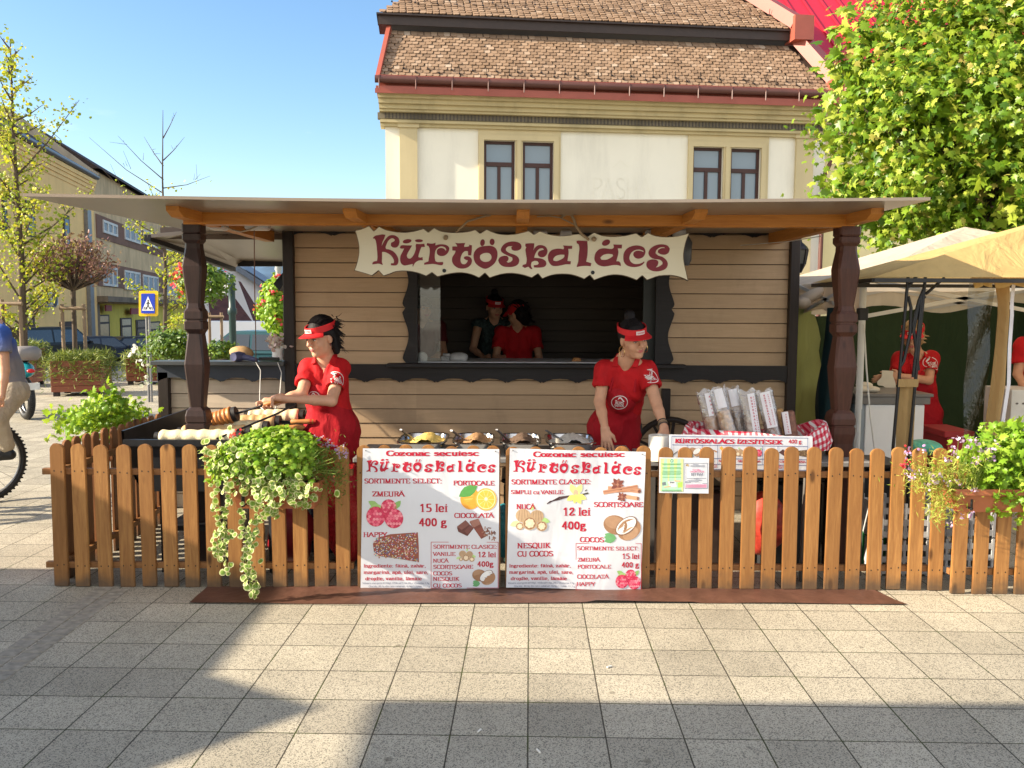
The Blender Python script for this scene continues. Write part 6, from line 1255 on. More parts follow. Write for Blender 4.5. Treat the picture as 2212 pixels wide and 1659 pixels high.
bag(4, at(1630, 955, Yb), at(1612, 842, Yb + .04), .50, .044, CAKE[3], 'white coconut cake in a bag with a tall printed label', (-.1, .9, .12, .92, ((KK, .35, .011), ("COZONAC SECUIESC", .75, .007))))
bag(5, at(1675, 955, Yb - .02), at(1650, 843, Yb + .04), .42, .044, CAKE[4], 'chocolate cake in a bag with a white slanted label', (-.8, .6, .28, .96, ((KK, .3, .011), ("COZONAC SECUIESC", .72, .007))))
bag(6, at(1712, 958, Yb - .02), at(1700, 884, Yb), .95, .043, CAKE[4], 'short dark chocolate roll at the right end with a narrow label', (-.95, -.1, .3, .95, (("SECUIESC", .5, .008),)), False)
bag(7, at(1690, 955, Yb + .12), at(1676, 880, Yb + .12), .95, .042, CAKE[1], 'brown cake roll half hidden behind the chocolate roll', None, False)
c = at(1446, 982, 6.86); e = empty('wagon_wheel', (c.x, 6.86, 0), 0, 'old brown wooden wagon wheel leaning against the kiosk wall', 'wheel'); mb = MB(); rw = .285; zc = rw + .02 if False else c.z
mb.tube([(c.x + rw * math.cos(a), 6.86, zc + rw * math.sin(a)) for a in (2 * math.pi * i / 32 for i in range(33))], .024, 8, cap=False); mb.build('rim', DARK_W, e, smooth=60); mb = MB(); mb.lathe([(.05, -.05), (.06, 0), (.05, .05)], (c.x, 6.86, zc), 12, M=Matrix.Rotation(R(90), 3, 'X')); mb.build('hub', DARK_W, e)
for i in range(10): a = i * .628 + .2; mb = MB(); mb.bar((c.x + .05 * math.cos(a), 6.86, zc + .05 * math.sin(a)), (c.x + rw * math.cos(a), 6.86, zc + rw * math.sin(a)), .022, .022, up=(0, 1, 0)); mb.build('spoke', DARK_W, e)
mb = MB(); mb.bar((c.x, 6.93, 0), (c.x, 6.93, zc - rw), .05, .05); mb.build('stand', DARK_W, e)
RSACK = mat('glossy red sack', (.42, .015, .02), .3, .25, 9, bump=.8, bscale=18, bdist=.03)
def sack(label, c, r, m, seed, cat='sack', name='sack', group=None):
 mb = MB(); mb.ell(c, r, 20); rng = random.Random(seed); mb.v = [(x + .09 * r[0] * math.sin(z * 31 + seed + y * 9), y + .08 * r[1] * math.sin(x * 27 + seed), max(.004, z + .05 * r[2] * math.sin(x * 23 + y * 17))) for x, y, z in mb.v]; return tag(mb.build(name, m, smooth=180), label, cat, group)
sack('bulging glossy red sack behind the pickets right of the plant trough', (-1.06, 5.42, .33), (.17, .15, .33), RSACK, 1); sack('dark red sack leaning behind the trailing leaves', (-1.40, 5.38, .22), (.15, .14, .22), mat('dark red sack cloth', (.22, .012, .018), .35, .3, 9), 2)
sack('teal plastic bag seen in the gap between the two posters', at(1087, 1145, 5.1), (.06, .06, .17), mat('teal plastic film', (.04, .28, .33), .25, .2, 9, bump=.8, bscale=25, bdist=.02), 3, 'plastic bag', 'plastic_bag'); sack('small red patterned bag low behind the right pickets', (1.58, 5.3, .30), (.13, .12, .2), mat('red white wrapping', (.48, .05, .03), .4, .5, 22), 4, 'bag', 'bag')
sack('green plastic bag lying on the table edge under the tan curtain', at(1995, 966, 5.6), (.13, .1, .05), mat('mint plastic film', (.10, .46, .30), .35, .3, 12, bump=.8, bscale=22, bdist=.02), 6, 'plastic bag', 'plastic_bag')
mb = MB(); gcx = at(1885, 1200, 5.35).x; mb.lathe([(.07, 0), (.075, .02), (.075, .22), (.06, .27), (.025, .31), (.025, .34)], (gcx, 5.35, 0), 14); tag(mb.build('canister', mat('green plastic can', (.02, .16, .05), .4), smooth=50), 'dark green plastic canister behind the right pickets', 'canister')
def crate(label, x, y, z, w_=.38, d_=.3, h_=.22, m=None):
 e = empty('plastic_crate', (x, y, z), 0, label, 'crate', 'white plastic crates behind the fence'); mb = MB(); t = .012
 for sy in (-1, 1):
  for k in range(3): mb.box((x - w_ / 2, y + sy * d_ / 2 - t / 2, z + .01 + k * h_ / 3), (x + w_ / 2, y + sy * d_ / 2 + t / 2, z + h_ / 3 * (k + .62)))
  for k in range(9): xx = x - w_ / 2 + k * w_ / 8; mb.box((xx - .008, y + sy * d_ / 2 - t / 2 - .001, z), (xx + .008, y + sy * d_ / 2 + t / 2 + .001, z + h_))
 for sx in (-1, 1): mb.box((x + sx * w_ / 2 - t / 2, y - d_ / 2 + .007, z), (x + sx * w_ / 2 + t / 2, y + d_ / 2 - .007, z + h_))
 mb.build('body', m or simple('white crate plastic', (.55, .55, .55), rough=.4), e); mb = MB(); mb.box((x - w_ / 2 + .01, y - d_ / 2 + .01, z + .004), (x + w_ / 2 - .01, y + d_ / 2 - .01, z + .016)); mb.build('floor', simple('grey crate floor', (.3, .3, .31)), e)
crate('white plastic crate on the ground behind the right pickets', 2.42, 5.35, .005); crate('white plastic crate stacked on another behind the right pickets', 2.42, 5.35, .235); crate('white plastic crate under the lilac flower trough', 2.85, 5.4, .005); crate('greyish plastic crate on top under the lilac flower trough', 2.85, 5.4, .235, m=simple('grey crate plastic', (.36, .36, .37)))
def tote(label, x, y, w_, d_, h_, col):
 e = empty('storage_box', (x, y, 0), 0, label, 'storage box', 'storage boxes behind the fence'); mb = MB(); mb.bbox((x, y, h_ / 2 - .02), (w_, d_, h_ - .04), bev=.015); mb.build('body', mat(label[:16], col, .5, .25, 9), e); mb = MB(); mb.bbox((x, y, h_ - .017), (w_ + .03, d_ + .03, .03), bev=.01); mb.build('lid', BLACK, e)
tote('dark brown storage box under the basket table', 1.12, 5.62, .46, .4, .52, (.05, .032, .025)); tote('black storage box under the right end of the basket table', 1.78, 5.60, .40, .4, .58, (.018, .018, .02)); tote('grey storage box behind the left price poster', -.55, 5.62, .6, .4, .5, (.05, .05, .055)); tote('dark green storage box behind the right price poster', .25, 5.62, .6, .4, .56, (.015, .04, .03)); tote('dark blue storage box behind the red sack', -1.1, 5.85, .5, .4, .5, (.015, .02, .05)); tote('dark grey storage box right of the right timber column', 2.42, 5.95, .5, .4, .6, (.03, .03, .032))
zc_ = Z(784, 6.95) + .012
c = at(600, 783, 6.95); e = empty('flower_pot', (c.x, 6.95, zc_), 0, 'small white jug with pink and white flowers on the side counter', 'flower pot'); mb = MB(); mb.lathe([(.035, 0), (.045, .03), (.042, .08), (.05, .10), (.04, .1)], (c.x, 6.95, zc_), 14); mb.build('jug', WHITEP, e, smooth=60); C = np.array((c.x, 6.93, zc_ + .15)) + RNG.normal(size=(90, 3)) * np.array((.03, .03, .025)); crown('flower', [leaves(C, RNG.normal(size=(90, 3)) + np.array((0, -1, .5)), np.full(90, .035), ROUND)], [leafmat('pink white petals', [(0, (.75, .3, .3)), (.5, (.78, .68, .66)), (1, (.8, .75, .72))])], e)
c = at(517, 770, 6.9); e = empty('hair_dryer', (c.x, 6.9, zc_), 0, 'grey blue hair dryer lying on the side counter', 'hair dryer'); mb = MB(); mb.tube([c + Vector((-.03, -.06, 0)), c + Vector((0, 0, 0)), c + Vector((.03, .03, .0))], [.035, .042, .03], 14); mb.build('barrel', simple('blue grey plastic', (.10, .11, .22), rough=.35), e, smooth=60); mb = MB(); mb.tube([c, c + Vector((.08, -.01, -.012)), c + Vector((.15, -.01, -.03))], [.025, .022, .016], 10); mb.build('handle', simple('blue grey plastic', (.10, .11, .22)), e, smooth=60)
sack('crumpled brown paper bag behind the hair dryer', (at(520, 765, 7.02).x, 7.03, zc_ + .055), (.10, .05, .06), mat('brown paper', (.48, .30, .14), .8, .15, 12, bump=.8, bscale=30), 7, 'paper bag', 'paper_bag')
c = at(583, 781, 6.92); mb = MB(); mb.bbox((c.x, 6.92, zc_ + .014), (.16, .08, .028), bev=.004); tag(mb.build('black_box', BLACK), 'flat black box on the side counter', 'box')
for lab, P, r_ in (('thin brown cord hanging straight down from the roof lamp', [at(549, 490, 5.75), at(550, 620, 5.9), at(552, 700, 6.6), at(553, 783, 6.88)], .004), ('white cable looping down from the hair dryer to the grill', [at(553, 783, 6.85), at(563, 800, 6.8), at(561, 860, 6.7), at(563, 880, 6.5), at(575, 890, 6.4)], .004), ('grey cable hanging beside the woman and looping at the end', [at(600, 783, 6.85), at(608, 805, 6.8), at(604, 860, 6.6), at(590, 895, 6.4), at(600, 893, 6.4), at(614, 884, 6.4), at(612, 892, 6.4), at(604, 915, 6.3)], .004), ('thin white cord slanting across in front of the tent table', [at(1866, 700, 6.35), at(1872, 800, 6.3), at(1880, 900, 6.2), at(1889, 968, 6.)], .006), ('pale guy line from the kiosk corner to the right column', [at(1600, 530, 6.9), at(1700, 522, 6.2), at(1775, 510, 5.6)], .003)):
 mb = MB(); mb.tube(P, r_, 6); tag(mb.build('cord', simple(lab.split()[1] + ' cord', (.18, .11, .08) if 'brown' in lab else (.30, .30, .31) if 'grey' in lab else (.65, .64, .6)), smooth=60), lab, 'cord')
zi = wz0 + .006
c = at(1416, 782, 7.12); e = empty('paper_cup', (c.x, 7.12, zi), 0, 'dark blue paper cup with pale emblem at the right end of the window counter', 'cup'); mb = MB(); h_ = .095; mb.lathe([(.033, 0), (.043, h_), (.045, h_), (.045, h_ + .004), (.040, h_ + .004), (.032, .004)], (c.x, 7.12, zi), 20, cap=False); mb.build('cup', simple('dark blue card', (.015, .03, .10)), e, smooth=50); mb = MB(); mb.lathe([(.0445, h_), (.046, h_ + .003), (.0445, h_ + .006)], (c.x, 7.12, zi), 20, cap=False); mb.build('rim', WHITEP, e); mb = MB(); mb.poly(ellipse(0, 0, .016, .010), lambda u, v, d: Vector((c.x - .018 + u, 7.12 - math.sqrt(.0405 ** 2 - (-.018 + u) ** 2), zi + .045 + v)), 0); mb.build('emblem', simple('pale gold print', (.7, .62, .4)), e)
c = at(1394, 782, 7.2); mb = MB(); mb.lathe([(.035, 0), (.035, .11), (.033, .11), (.033, .01)], (c.x, 7.2, zi), 16, cap=False); tag(mb.build('glass_jar', clearmat('jar glass', (.85, .95, .95), .3), smooth=50), 'clear glass jar beside the blue paper cup', 'jar')
sack('crumpled white paper napkins at the left end of the window counter', at(913, 772, 7.15), (.045, .04, .05), mat('white tissue', (.6, .6, .6), .8, .1, 30), 8, 'napkins', 'paper_napkins'); sack('translucent plastic bag lying on the window counter', at(990, 773, 7.2), (.09, .06, .05), mat('milky plastic', (.42, .42, .42), .3, .2, 20), 9, 'plastic bag', 'plastic_bag')
c = at(962, 776, 7.14); mb = MB(); mb.bbox((c.x, 7.14, zi + .02), (.07, .05, .04), bev=.003); mb.bbox((c.x + .01, 7.14, zi + .052), (.06, .04, .022), bev=.003); tag(mb.build('small_boxes', simple('black white carton', (.25, .25, .25), var=.5, scale=30)), 'small dark cartons stacked on the window counter', 'box'); sack('small brown bread roll on the window counter', at(1246, 778, 7.2), (.04, .03, .022), CAKE[0], 10, 'bread', 'bread_roll')
c = at(1727, 555, 7.15); e = empty('wall_lantern', (c.x, 7.15, c.z - .13), 0, 'black coach lantern on the right corner of the kiosk', 'lantern'); mb = MB(); mb.lathe([(.02, -.13), (.035, -.10), (.055, -.06), (.05, -.055)], c, 6); mb.lathe([(.075, .06), (.06, .085), (.02, .12), (.012, .15), (.004, .16)], c, 6)
for i in range(6): a = i * math.pi / 3; mb.bar(c + Vector((.05 * math.cos(a), .05 * math.sin(a), -.06)), c + Vector((.07 * math.cos(a), .07 * math.sin(a), .06)), .01, .01)
mb.bar(c + Vector((-.07, 0, .1)), c + Vector((0, 0, .12)), .015, .015); mb.build('frame', IRON, e); mb = MB(); mb.lathe([(.045, -.055), (.064, .058)], c, 6); mb.build('glass', glassmat('lantern glass', (.12, .12, .11), .1), e)
c = at(1480, 540, 6.75); mb = MB(); mb.lathe([(.03, -.12), (.05, -.08), (.055, .06), (.03, .10), (.01, .13)], c, 10); mb.bar(c + Vector((0, 0, .08)), c + Vector((0, .2, .12)), .02, .02); tag(mb.build('wall_lamp', simple('dark grey lamp', (.10, .11, .13), rough=.3), smooth=40), 'dark lamp on the plank wall behind the right end of the sign', 'lamp')
fl_ = at(607, 598, 7.6); mb = MB(); mb.add([fl_ + Vector(v) for v in ((-.07, 0, -.06), (.05, .04, .09), (.05, .16, .09), (-.07, .12, -.06), (-.01, -.03, -.12), (.09, .0, .03), (.09, .13, .03), (-.01, .1, -.12))], [(0, 1, 2, 3), (7, 6, 5, 4), (0, 4, 5, 1), (1, 5, 6, 2), (2, 6, 7, 3), (3, 7, 4, 0)]); tag(mb.build('flood_light', BLACK), 'black tilted flood light on the dark corner post', 'lamp')
# troughs with plants hung on the fence
TERR = mat('terracotta plastic', (.40, .13, .055), .45, .08, 5)
def trough(label, x0, x1, z0, z1, y0, y1):
 e = empty('plant_trough', ((x0 + x1) / 2, (y0 + y1) / 2, z0), 0, label, 'plant trough', 'plant troughs hung on the fence'); mb = MB(); tp = .035
 V = [(x0 + tp, y0 + .03, z0), (x1 - tp, y0 + .03, z0), (x1 - tp, y1 - .02, z0), (x0 + tp, y1 - .02, z0), (x0, y0, z1), (x1, y0, z1), (x1, y1, z1), (x0, y1, z1), (x0 + .012, y0 + .012, z1), (x1 - .012, y0 + .012, z1), (x1 - .012, y1 - .012, z1), (x0 + .012, y1 - .012, z1)]
 mb.add(V, [(3, 2, 1, 0), (0, 1, 5, 4), (1, 2, 6, 5), (2, 3, 7, 6), (3, 0, 4, 7), (4, 5, 9, 8), (5, 6, 10, 9), (6, 7, 11, 10), (7, 4, 8, 11)]); mb.box((x0 - .008, y0 - .010, z1 - .03), (x1 + .008, y0 - .001, z1 + .003)); mb.build('box', TERR, e)
 mb = MB(); mb.box((x0 + .03, y0 + .02, z1 - .03), (x1 - .03, y1 - .02, z1 - .02)); mb.build('soil', simple('dark soil', (.04, .03, .02)), e)
 for x in (x0 + .08, x1 - .08): mb = MB(); mb.bar((x, y0 - .014, z0 + .02), (x, y0 - .014, z0 + .08), .018, .008); mb.bar((x, y0 - .014, z0 + .03), (x, y1 + .08, z0 + .01), .018, .008); mb.build('bracket', IRON, e)
 return e
def stems(mb, root, tips, r=.0018):
 for t in tips: a = Vector(root(t)); b = Vector(t); mb.tube([a, a.lerp(b, .5) + Vector((0, 0, .03)), b], [r * 1.5, r, r * .7], 4)
STEMG = mat('green stem', (.22, .30, .06), .6)
def flowers(C, m, parent, s=.012, petals=7, name='flower'):
 Q = np.repeat(np.asarray(C, float), petals, 0); Q = Q + RNG.normal(size=Q.shape) * s * .55; crown(name, [leaves(Q, RNG.normal(size=Q.shape) + np.array((0, -.8, .5)), RNG.uniform(s * .6, s * 1.1, len(Q)), ROUND)], [m], parent)
def var_leaf():
 tv, tf = ROUND; o = tv[:-1]; k = len(o); inn = o * np.array((.68, .68, 1)) + np.array((0, .12, .006)); V = np.concatenate([o, inn, tv[-1:]]); F = [(i, (i + 1) % k, k + (i + 1) % k) for i in range(k)] + [(i, k + (i + 1) % k, k + i) for i in range(k)] + [(k + i, k + (i + 1) % k, 2 * k) for i in range(k)]
 return (V, np.array(F)), 2 * k
VT, VK = var_leaf()
def trailing(C, N, S_, name, parent, tip=None):
 v, f = leaves(C, N, S_, VT, tip); n = len(C); mi = np.tile(np.array([1] * VK + [0] * (len(VT[1]) - VK)), n); put(name, np_mesh(name, v, f, [L_VAR, L_VARE], mi), parent)
a, b = at(497, 1041, 4.72), at(690, 1100, 4.72)
tr = trough('terracotta trough with a bushy lime green plant and long trailing variegated leaves', a.x, b.x, b.z, a.z, 4.70, 4.89)
mc_ = np.array(at(600, 1012, 4.78)); n = 2600; d = unit(n); d[:, 2] = np.where(d[:, 2] < -.35, -d[:, 2], d[:, 2]); C = mc_ + d * np.array((.40, .17, .19)) * (RNG.uniform(.45, 1, (n, 1)) ** .5); C[:, 2] += .055 * np.cos((C[:, 0] - mc_[0]) * 5); C[:, 1] -= .05 * (RNG.uniform(0, 1, n))
k = C[:, 0] > mc_[0] + .22; crown('foliage', [leaves(C[~k], d[~k] + RNG.normal(size=(int((~k).sum()), 3)) * .5 + np.array((-.3, -.3, .5)), RNG.uniform(.020, .044, int((~k).sum())), CUT)], [L_GER], tr)
Cf = np.concatenate([C[k], np.array(at(720, 1030, 4.8)) + RNG.normal(size=(420, 3)) * np.array((.05, .05, .085))]); crown('foliage', [leaves(Cf, RNG.normal(size=Cf.shape) + np.array((-.2, -.3, .4)), RNG.uniform(.02, .04, len(Cf)), NARROW)], [L_GRN], tr)
C = np.concatenate([np.array(at(545, 1020, 4.66)) + RNG.normal(size=(260, 3)) * np.array((.10, .04, .06)), np.array(at(500, 990, 4.72)) + RNG.normal(size=(160, 3)) * np.array((.09, .05, .05)), np.array(at(600, 1060, 4.62)) + RNG.normal(size=(130, 3)) * np.array((.09, .03, .035)), np.array(at(650, 1065, 4.64)) + RNG.normal(size=(70, 3)) * np.array((.05, .03, .04))]); trailing(C, RNG.normal(size=C.shape) * .6 + np.array((-.2, -.7, .5)), RNG.uniform(.025, .045, len(C)), 'foliage', tr)
mb = MB()
for P in ([(470, 1050), (462, 1090), (475, 1130), (470, 1165), (465, 1192)], [(500, 1060), (480, 1110), (490, 1150), (482, 1175), (462, 1200)], [(520, 1090), (528, 1140), (536, 1180), (530, 1210), (540, 1240), (545, 1265), (550, 1290)], [(560, 1090), (548, 1125), (535, 1160), (545, 1190), (535, 1225), (532, 1250), (552, 1262)], [(560, 1080), (575, 1110), (545, 1150), (530, 1165)], [(490, 1150), (486, 1200), (492, 1240)], [(590, 1085), (588, 1105), (592, 1112)]):
 Q = [np.array(at(x, y, 4.65 + .006 * (i % 3))) for i, (x, y) in enumerate(P)]; mb.tube(Q, .0016, 4); C = []
 for i in range(len(Q) - 1):
  for t in np.linspace(0, 1, 8): C.append(Q[i] * (1 - t) + Q[i + 1] * t + RNG.normal(size=3) * np.array((.016, .012, .008)))
 C = np.array(C); trailing(C, RNG.normal(size=C.shape) * .5 + np.array((-.2, -.9, .4)), RNG.uniform(.022, .042, len(C)), 'trailing_stem', tr, RNG.normal(size=C.shape) + np.array((0, 0, -.6)))
T = mc_ + unit(60) * np.array((.38, .16, .24)); T[:, 2] = np.abs(T[:, 2] - mc_[2]) + mc_[2]; T[:, 1] = 4.70 - .1 * RNG.uniform(0, 1, 60); stems(mb, lambda t: (mc_[0] + (t[0] - mc_[0]) * .4, 4.76, a.z), T); mb.build('stem', STEMG, tr)
flowers([at(x, y, 4.8) + Vector((0, 0, 0)) for x, y in ((505, 940), (512, 932), (517, 938), (498, 945), (508, 950), (452, 998), (474, 992))], FL_R, tr, .016); flowers([at(700 + dx, 950 + dy, 4.82) for dx, dy in ((-22, -6), (-15, 0), (-6, -4), (-10, 6), (-2, 10), (10, 4), (8, 14), (20, 12), (30, 18), (33, 28), (26, 22), (42, 15), (45, 26), (48, 34), (-18, 10), (36, 35))], FL_L, tr, .013)
a, b = at(2062, 1056, 4.66), at(2330, 1108, 4.66)
tr = trough('terracotta trough with lilac flowers and lime green leaves at the right edge', a.x, b.x, b.z, a.z, 4.64, 4.83)
C = np.concatenate([np.array(at(x, y, 4.66)) + RNG.normal(size=(m, 3)) * np.array((sx, .06, sz)) for x, y, sx, sz, m in ((2030, 1035, .09, .055, 800), (2000, 1030, .05, .04, 260), (2040, 1085, .05, .05, 300), (2060, 1010, .06, .04, 300), (2022, 1100, .03, .04, 130))]); crown('foliage', [leaves(C, RNG.normal(size=C.shape) + np.array((-.3, -.3, .5)), RNG.uniform(.022, .045, len(C)), NARROW)], [leafmat('fine lime leaves', [(0, (.20, .28, .03)), (.5, (.38, .42, .06)), (1, (.52, .52, .12))], .35)], tr)
C = np.concatenate([np.array(at(x, y, 4.72)) + RNG.normal(size=(m, 3)) * np.array((sx, .07, sz)) for x, y, sx, sz, m in ((2160, 1010, .085, .085, 620), (2200, 960, .09, .06, 420), (2230, 1020, .12, .08, 560), (2180, 1075, .07, .05, 200), (2300, 1010, .1, .09, 400), (2120, 985, .04, .05, 110))]); crown('foliage', [leaves(C, RNG.normal(size=C.shape) * .7 + np.array((-.4, -.4, .6)), RNG.uniform(.03, .06, len(C)), CUT)], [L_GER], tr)
C = [at(x + RNG.normal() * 3, y + RNG.normal() * 3, 4.62) for x, y in ((1957, 985), (1963, 1010), (1968, 1022), (1972, 1035), (1962, 978), (1990, 962), (2010, 1025), (2020, 1030), (2025, 1042), (2030, 1025), (2060, 968), (2065, 950), (2085, 955), (2100, 948), (2110, 952), (2112, 960), (2090, 965), (2120, 970), (2050, 990), (2062, 975), (2125, 980), (2140, 968), (2160, 960), (2115, 990), (2105, 1000), (2135, 985), (2110, 1060), (2070, 1040), (1985, 1020), (2005, 1050), (2060, 1130), (2080, 1120), (2098, 1115), (2045, 1045), (2145, 995), (2012, 1038))]; flowers(C, FL_L, tr, .017)
mb = MB(); stems(mb, lambda t: (t[0] * .6 + at(2080, 1050, 4.66).x * .4, 4.68, a.z), [np.array(c) for c in C if c[2] > a.z], .0016)
for P in ([(2025, 1090), (2010, 1120), (2025, 1140), (2032, 1150)], [(2035, 1100), (2022, 1130), (2040, 1120)]): mb.tube([at(x, y, 4.64) for x, y in P], .002, 4)
mb.build('stem', STEMG, tr); flowers([at(1955, 1000, 4.62), at(1962, 970, 4.63), at(1950, 1006, 4.62)], FL_R, tr, .016)
tr = trough('trough with tall pale green geraniums outside the side pickets', -2.98, -2.80, .55, .68, 5.75, 6.6)
C = np.concatenate([np.array((-2.90, 5.75 + .45 * u, .84 + .04 * math.sin(u * 3))) + RNG.normal(size=(110, 3)) * np.array((.075, .08, .06)) for u in np.linspace(0, 1.7, 7)]); crown('foliage', [leaves(C, RNG.normal(size=C.shape) + np.array((-.3, -.3, .6)), RNG.uniform(.03, .06, len(C)), CUT)], [L_GER], tr)
mb = MB(); C = []
for px, py in ((215, 852), (228, 870), (240, 845), (250, 862), (268, 880), (290, 880), (262, 895), (150, 905), (128, 905), (205, 880), (222, 890)):
 p = at(px, py, 6.1); mb.tube([(-2.90, 6.1, .7), p], .004, 5); C.append(np.array(p) + RNG.normal(size=(15, 3)) * .035)
mb.build('stem', STEMG, tr); C = np.concatenate(C); crown('foliage', [leaves(C, RNG.normal(size=C.shape) + np.array((-.3, -.3, .6)), RNG.uniform(.035, .065, len(C)), CUT)], [L_GER], tr)
# tents at the right
def cloth(name, col, trans=.4):
 t = NT(name); n = t.noise(t.coord('World', scale=(1, 1, .4)), 5., 4., .6, .8); c = t.ramp(n, [(.3, sc3(col, .9)), (.7, sc3(col, 1.08))]); t.set(c, .8, 0, .2); t.bump(n, .5, .06)
 tr_ = t.node('BsdfTranslucent'); t.link(c, tr_.inputs[0]); mx = t.node('MixShader'); mx.inputs[0].default_value = trans; t.link(t.b.outputs[0], mx.inputs[1]); t.link(tr_.outputs[0], mx.inputs[2]); t.link(mx.outputs[0], t.out.inputs[0]); return t.m
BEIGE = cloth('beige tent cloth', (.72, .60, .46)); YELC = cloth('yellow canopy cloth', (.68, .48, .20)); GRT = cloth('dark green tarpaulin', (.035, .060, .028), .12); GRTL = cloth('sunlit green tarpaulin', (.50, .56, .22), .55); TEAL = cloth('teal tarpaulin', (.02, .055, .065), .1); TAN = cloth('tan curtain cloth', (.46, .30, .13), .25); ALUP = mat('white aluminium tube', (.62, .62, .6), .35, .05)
def sheet(mb, A, B, C, D, nu=16, nv=10, f=None):
 """grid A(top left) B(top right) C(bottom right) D(bottom left); f(u,v)->offset vector"""
 A, B, C, D = (Vector(p) for p in (A, B, C, D)); V = []
 for j in range(nv + 1):
  for i in range(nu + 1): u, v = i / nu, j / nv; p = A.lerp(B, u).lerp(D.lerp(C, u), v); V.append(p + (Vector(f(u, v)) if f else Vector()))
 return mb.add(V, [(j * (nu + 1) + i, (j + 1) * (nu + 1) + i, (j + 1) * (nu + 1) + i + 1, j * (nu + 1) + i + 1) for j in range(nv) for i in range(nu)])
e = empty('market_tent', (4.1, 7.9, 0), 0, 'beige pop up market tent with white poles and green tarpaulin back', 'tent'); x0, x1, y0, y1, ez = 2.60, 5.6, 6.42, 9.4, 1.87; pk = Vector((4.1, 7.9, 2.40)); cs = [Vector((x0, y0, ez)), Vector((x1, y0, ez)), Vector((x1, y1, ez)), Vector((x0, y1, ez))]
mb = MB()
for i in range(4): a, b = cs[i], cs[(i + 1) % 4]; sheet(mb, a, b, pk, pk, 14, 8, lambda u, v: (0, 0, -.07 * math.sin(u * math.pi) * (1 - v) * math.sin(v * math.pi * .8 + .3)))
mb.build('roof', BEIGE, e, smooth=180)
mb = MB()
for i, dz in ((1, .2), (2, .26), (3, .22)): a, b = cs[i], cs[(i + 1) % 4]; sheet(mb, a, b, b - UP * dz, a - UP * dz, 20, 4, lambda u, v: (.02 * math.sin(u * 30) * v, .02 * math.sin(u * 26) * v, -.05 * v * math.sin(u * 9) ** 2))
mb.build('valance', BEIGE, e, smooth=180)
for c in cs: mb = MB(); mb.tube([(c.x, c.y, 0), (c.x, c.y, ez)], .022, 8); mb.tube([(c.x, c.y, .9), (c.x, c.y, ez)], .027, 8); p = mb.build('pole', ALUP, e, smooth=60); mb = MB(); mb.bbox((c.x, c.y, ez - .02), (.07, .07, .07)); mb.bbox((c.x, c.y, ez - .26), (.065, .065, .09)); mb.build('joint', BLACK, p)
for a, b in ((cs[0], cs[1]), (cs[3], cs[2]), (cs[0], cs[3]), (cs[1], cs[2])):
 mb = MB(); h = a.lerp(b, .5); lo = UP * .28
 for p, q in ((a, h - lo), (a - lo, h), (h, b - lo), (h - lo, b)): mb.bar(p, q, .02, .028)
 mb.build('truss', ALUP, e)
mb = MB(); sheet(mb, (x0 + .05, y1 - .05, 1.66), (x1, y1 - .05, 1.75), (x1, y1 - .1, 0), (x0 + .05, y1 - .1, 0), 24, 12, lambda u, v: (0, .05 * math.sin(u * 19 + v * 3) - .05, -.1 * math.sin(u * 7) ** 2 * (1 - v))); sheet(mb, (x1 - .02, y1 - .1, 1.7), (x1 - .02, y0, 1.7), (x1 - .02, y0, 0), (x1 - .02, y1 - .1, 0)); mb.build('tarpaulin', GRT, e, smooth=180)
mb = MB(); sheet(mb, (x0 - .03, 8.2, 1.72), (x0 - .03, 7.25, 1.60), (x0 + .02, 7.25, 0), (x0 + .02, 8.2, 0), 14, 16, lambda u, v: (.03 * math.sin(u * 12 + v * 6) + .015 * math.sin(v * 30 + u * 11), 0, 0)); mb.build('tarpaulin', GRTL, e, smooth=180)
mb = MB(); n = 16; V = []
for j in range(25):
 v = j / 24; zz = 1.66 * (1 - v) + .0; rx = .10 + .05 * math.sin(v * 5) + .05 * v;
 for i in range(n): a = 2 * math.pi * i / n; rr_ = 1 + .25 * math.sin(a * 5 + v * 4) ; V.append((x0 + .03 + rx * .5 * math.cos(a) * rr_ + .02 * math.sin(v * 9), 6.98 + .02 + rx * 1.35 * math.sin(a) * rr_, zz))
mb.add(V, [(j * n + i, j * n + (i + 1) % n, (j + 1) * n + (i + 1) % n, (j + 1) * n + i) for j in range(24) for i in range(n)]); mb.build('rolled_tarpaulin', TEAL, e, smooth=180)
mb = MB(); mb.ell(at(1752, 640, 7.3), (.16, .10, .05), 14, M=Matrix.Rotation(R(-28), 3, 'Y')); mb.ell(at(1735, 655, 7.2), (.07, .06, .05), 10); mb.build('gathered_cloth', BEIGE, e, smooth=180)
e = empty('yellow_canopy', (4.4, 5.84, 0), 0, 'yellow garden canopy with tan curtain and dark iron lattice leg at the right edge', 'canopy'); cf = at(1888, 598, 5.3); x0, y0, y1, x1, ez = cf.x, 5.3, 6.38, 6.6, cf.z; r0, r1 = Vector((3.9, 5.84, 2.34)), Vector((5.0, 5.84, 2.34)); A, B, C, D = (Vector(p) for p in ((x0, y0, ez), (x1, y0, ez), (x1, y1, ez), (x0, y1, ez))); mb = MB()
sag = lambda u, v: (0, 0, -.03 * math.sin(u * math.pi) * math.sin(v * math.pi))
sheet(mb, r0, r1, B, A, 16, 6, sag); sheet(mb, r1, r0, D, C, 16, 6, sag); sheet(mb, r0, r0, A, D, 6, 6, sag); sheet(mb, r1, r1, C, B, 6, 6, sag); mb.build('roof', YELC, e, smooth=40)
mb = MB()
for p, q in ((A, B), (B, C), (C, D), (D, A)): mb.bar(p - UP * .02, q - UP * .02, .02, .025)
mb.build('frame', IRON, e)
Yl = 5.42; mb = MB(); P = lambda x, y, Y=Yl: at(x, y, Y)
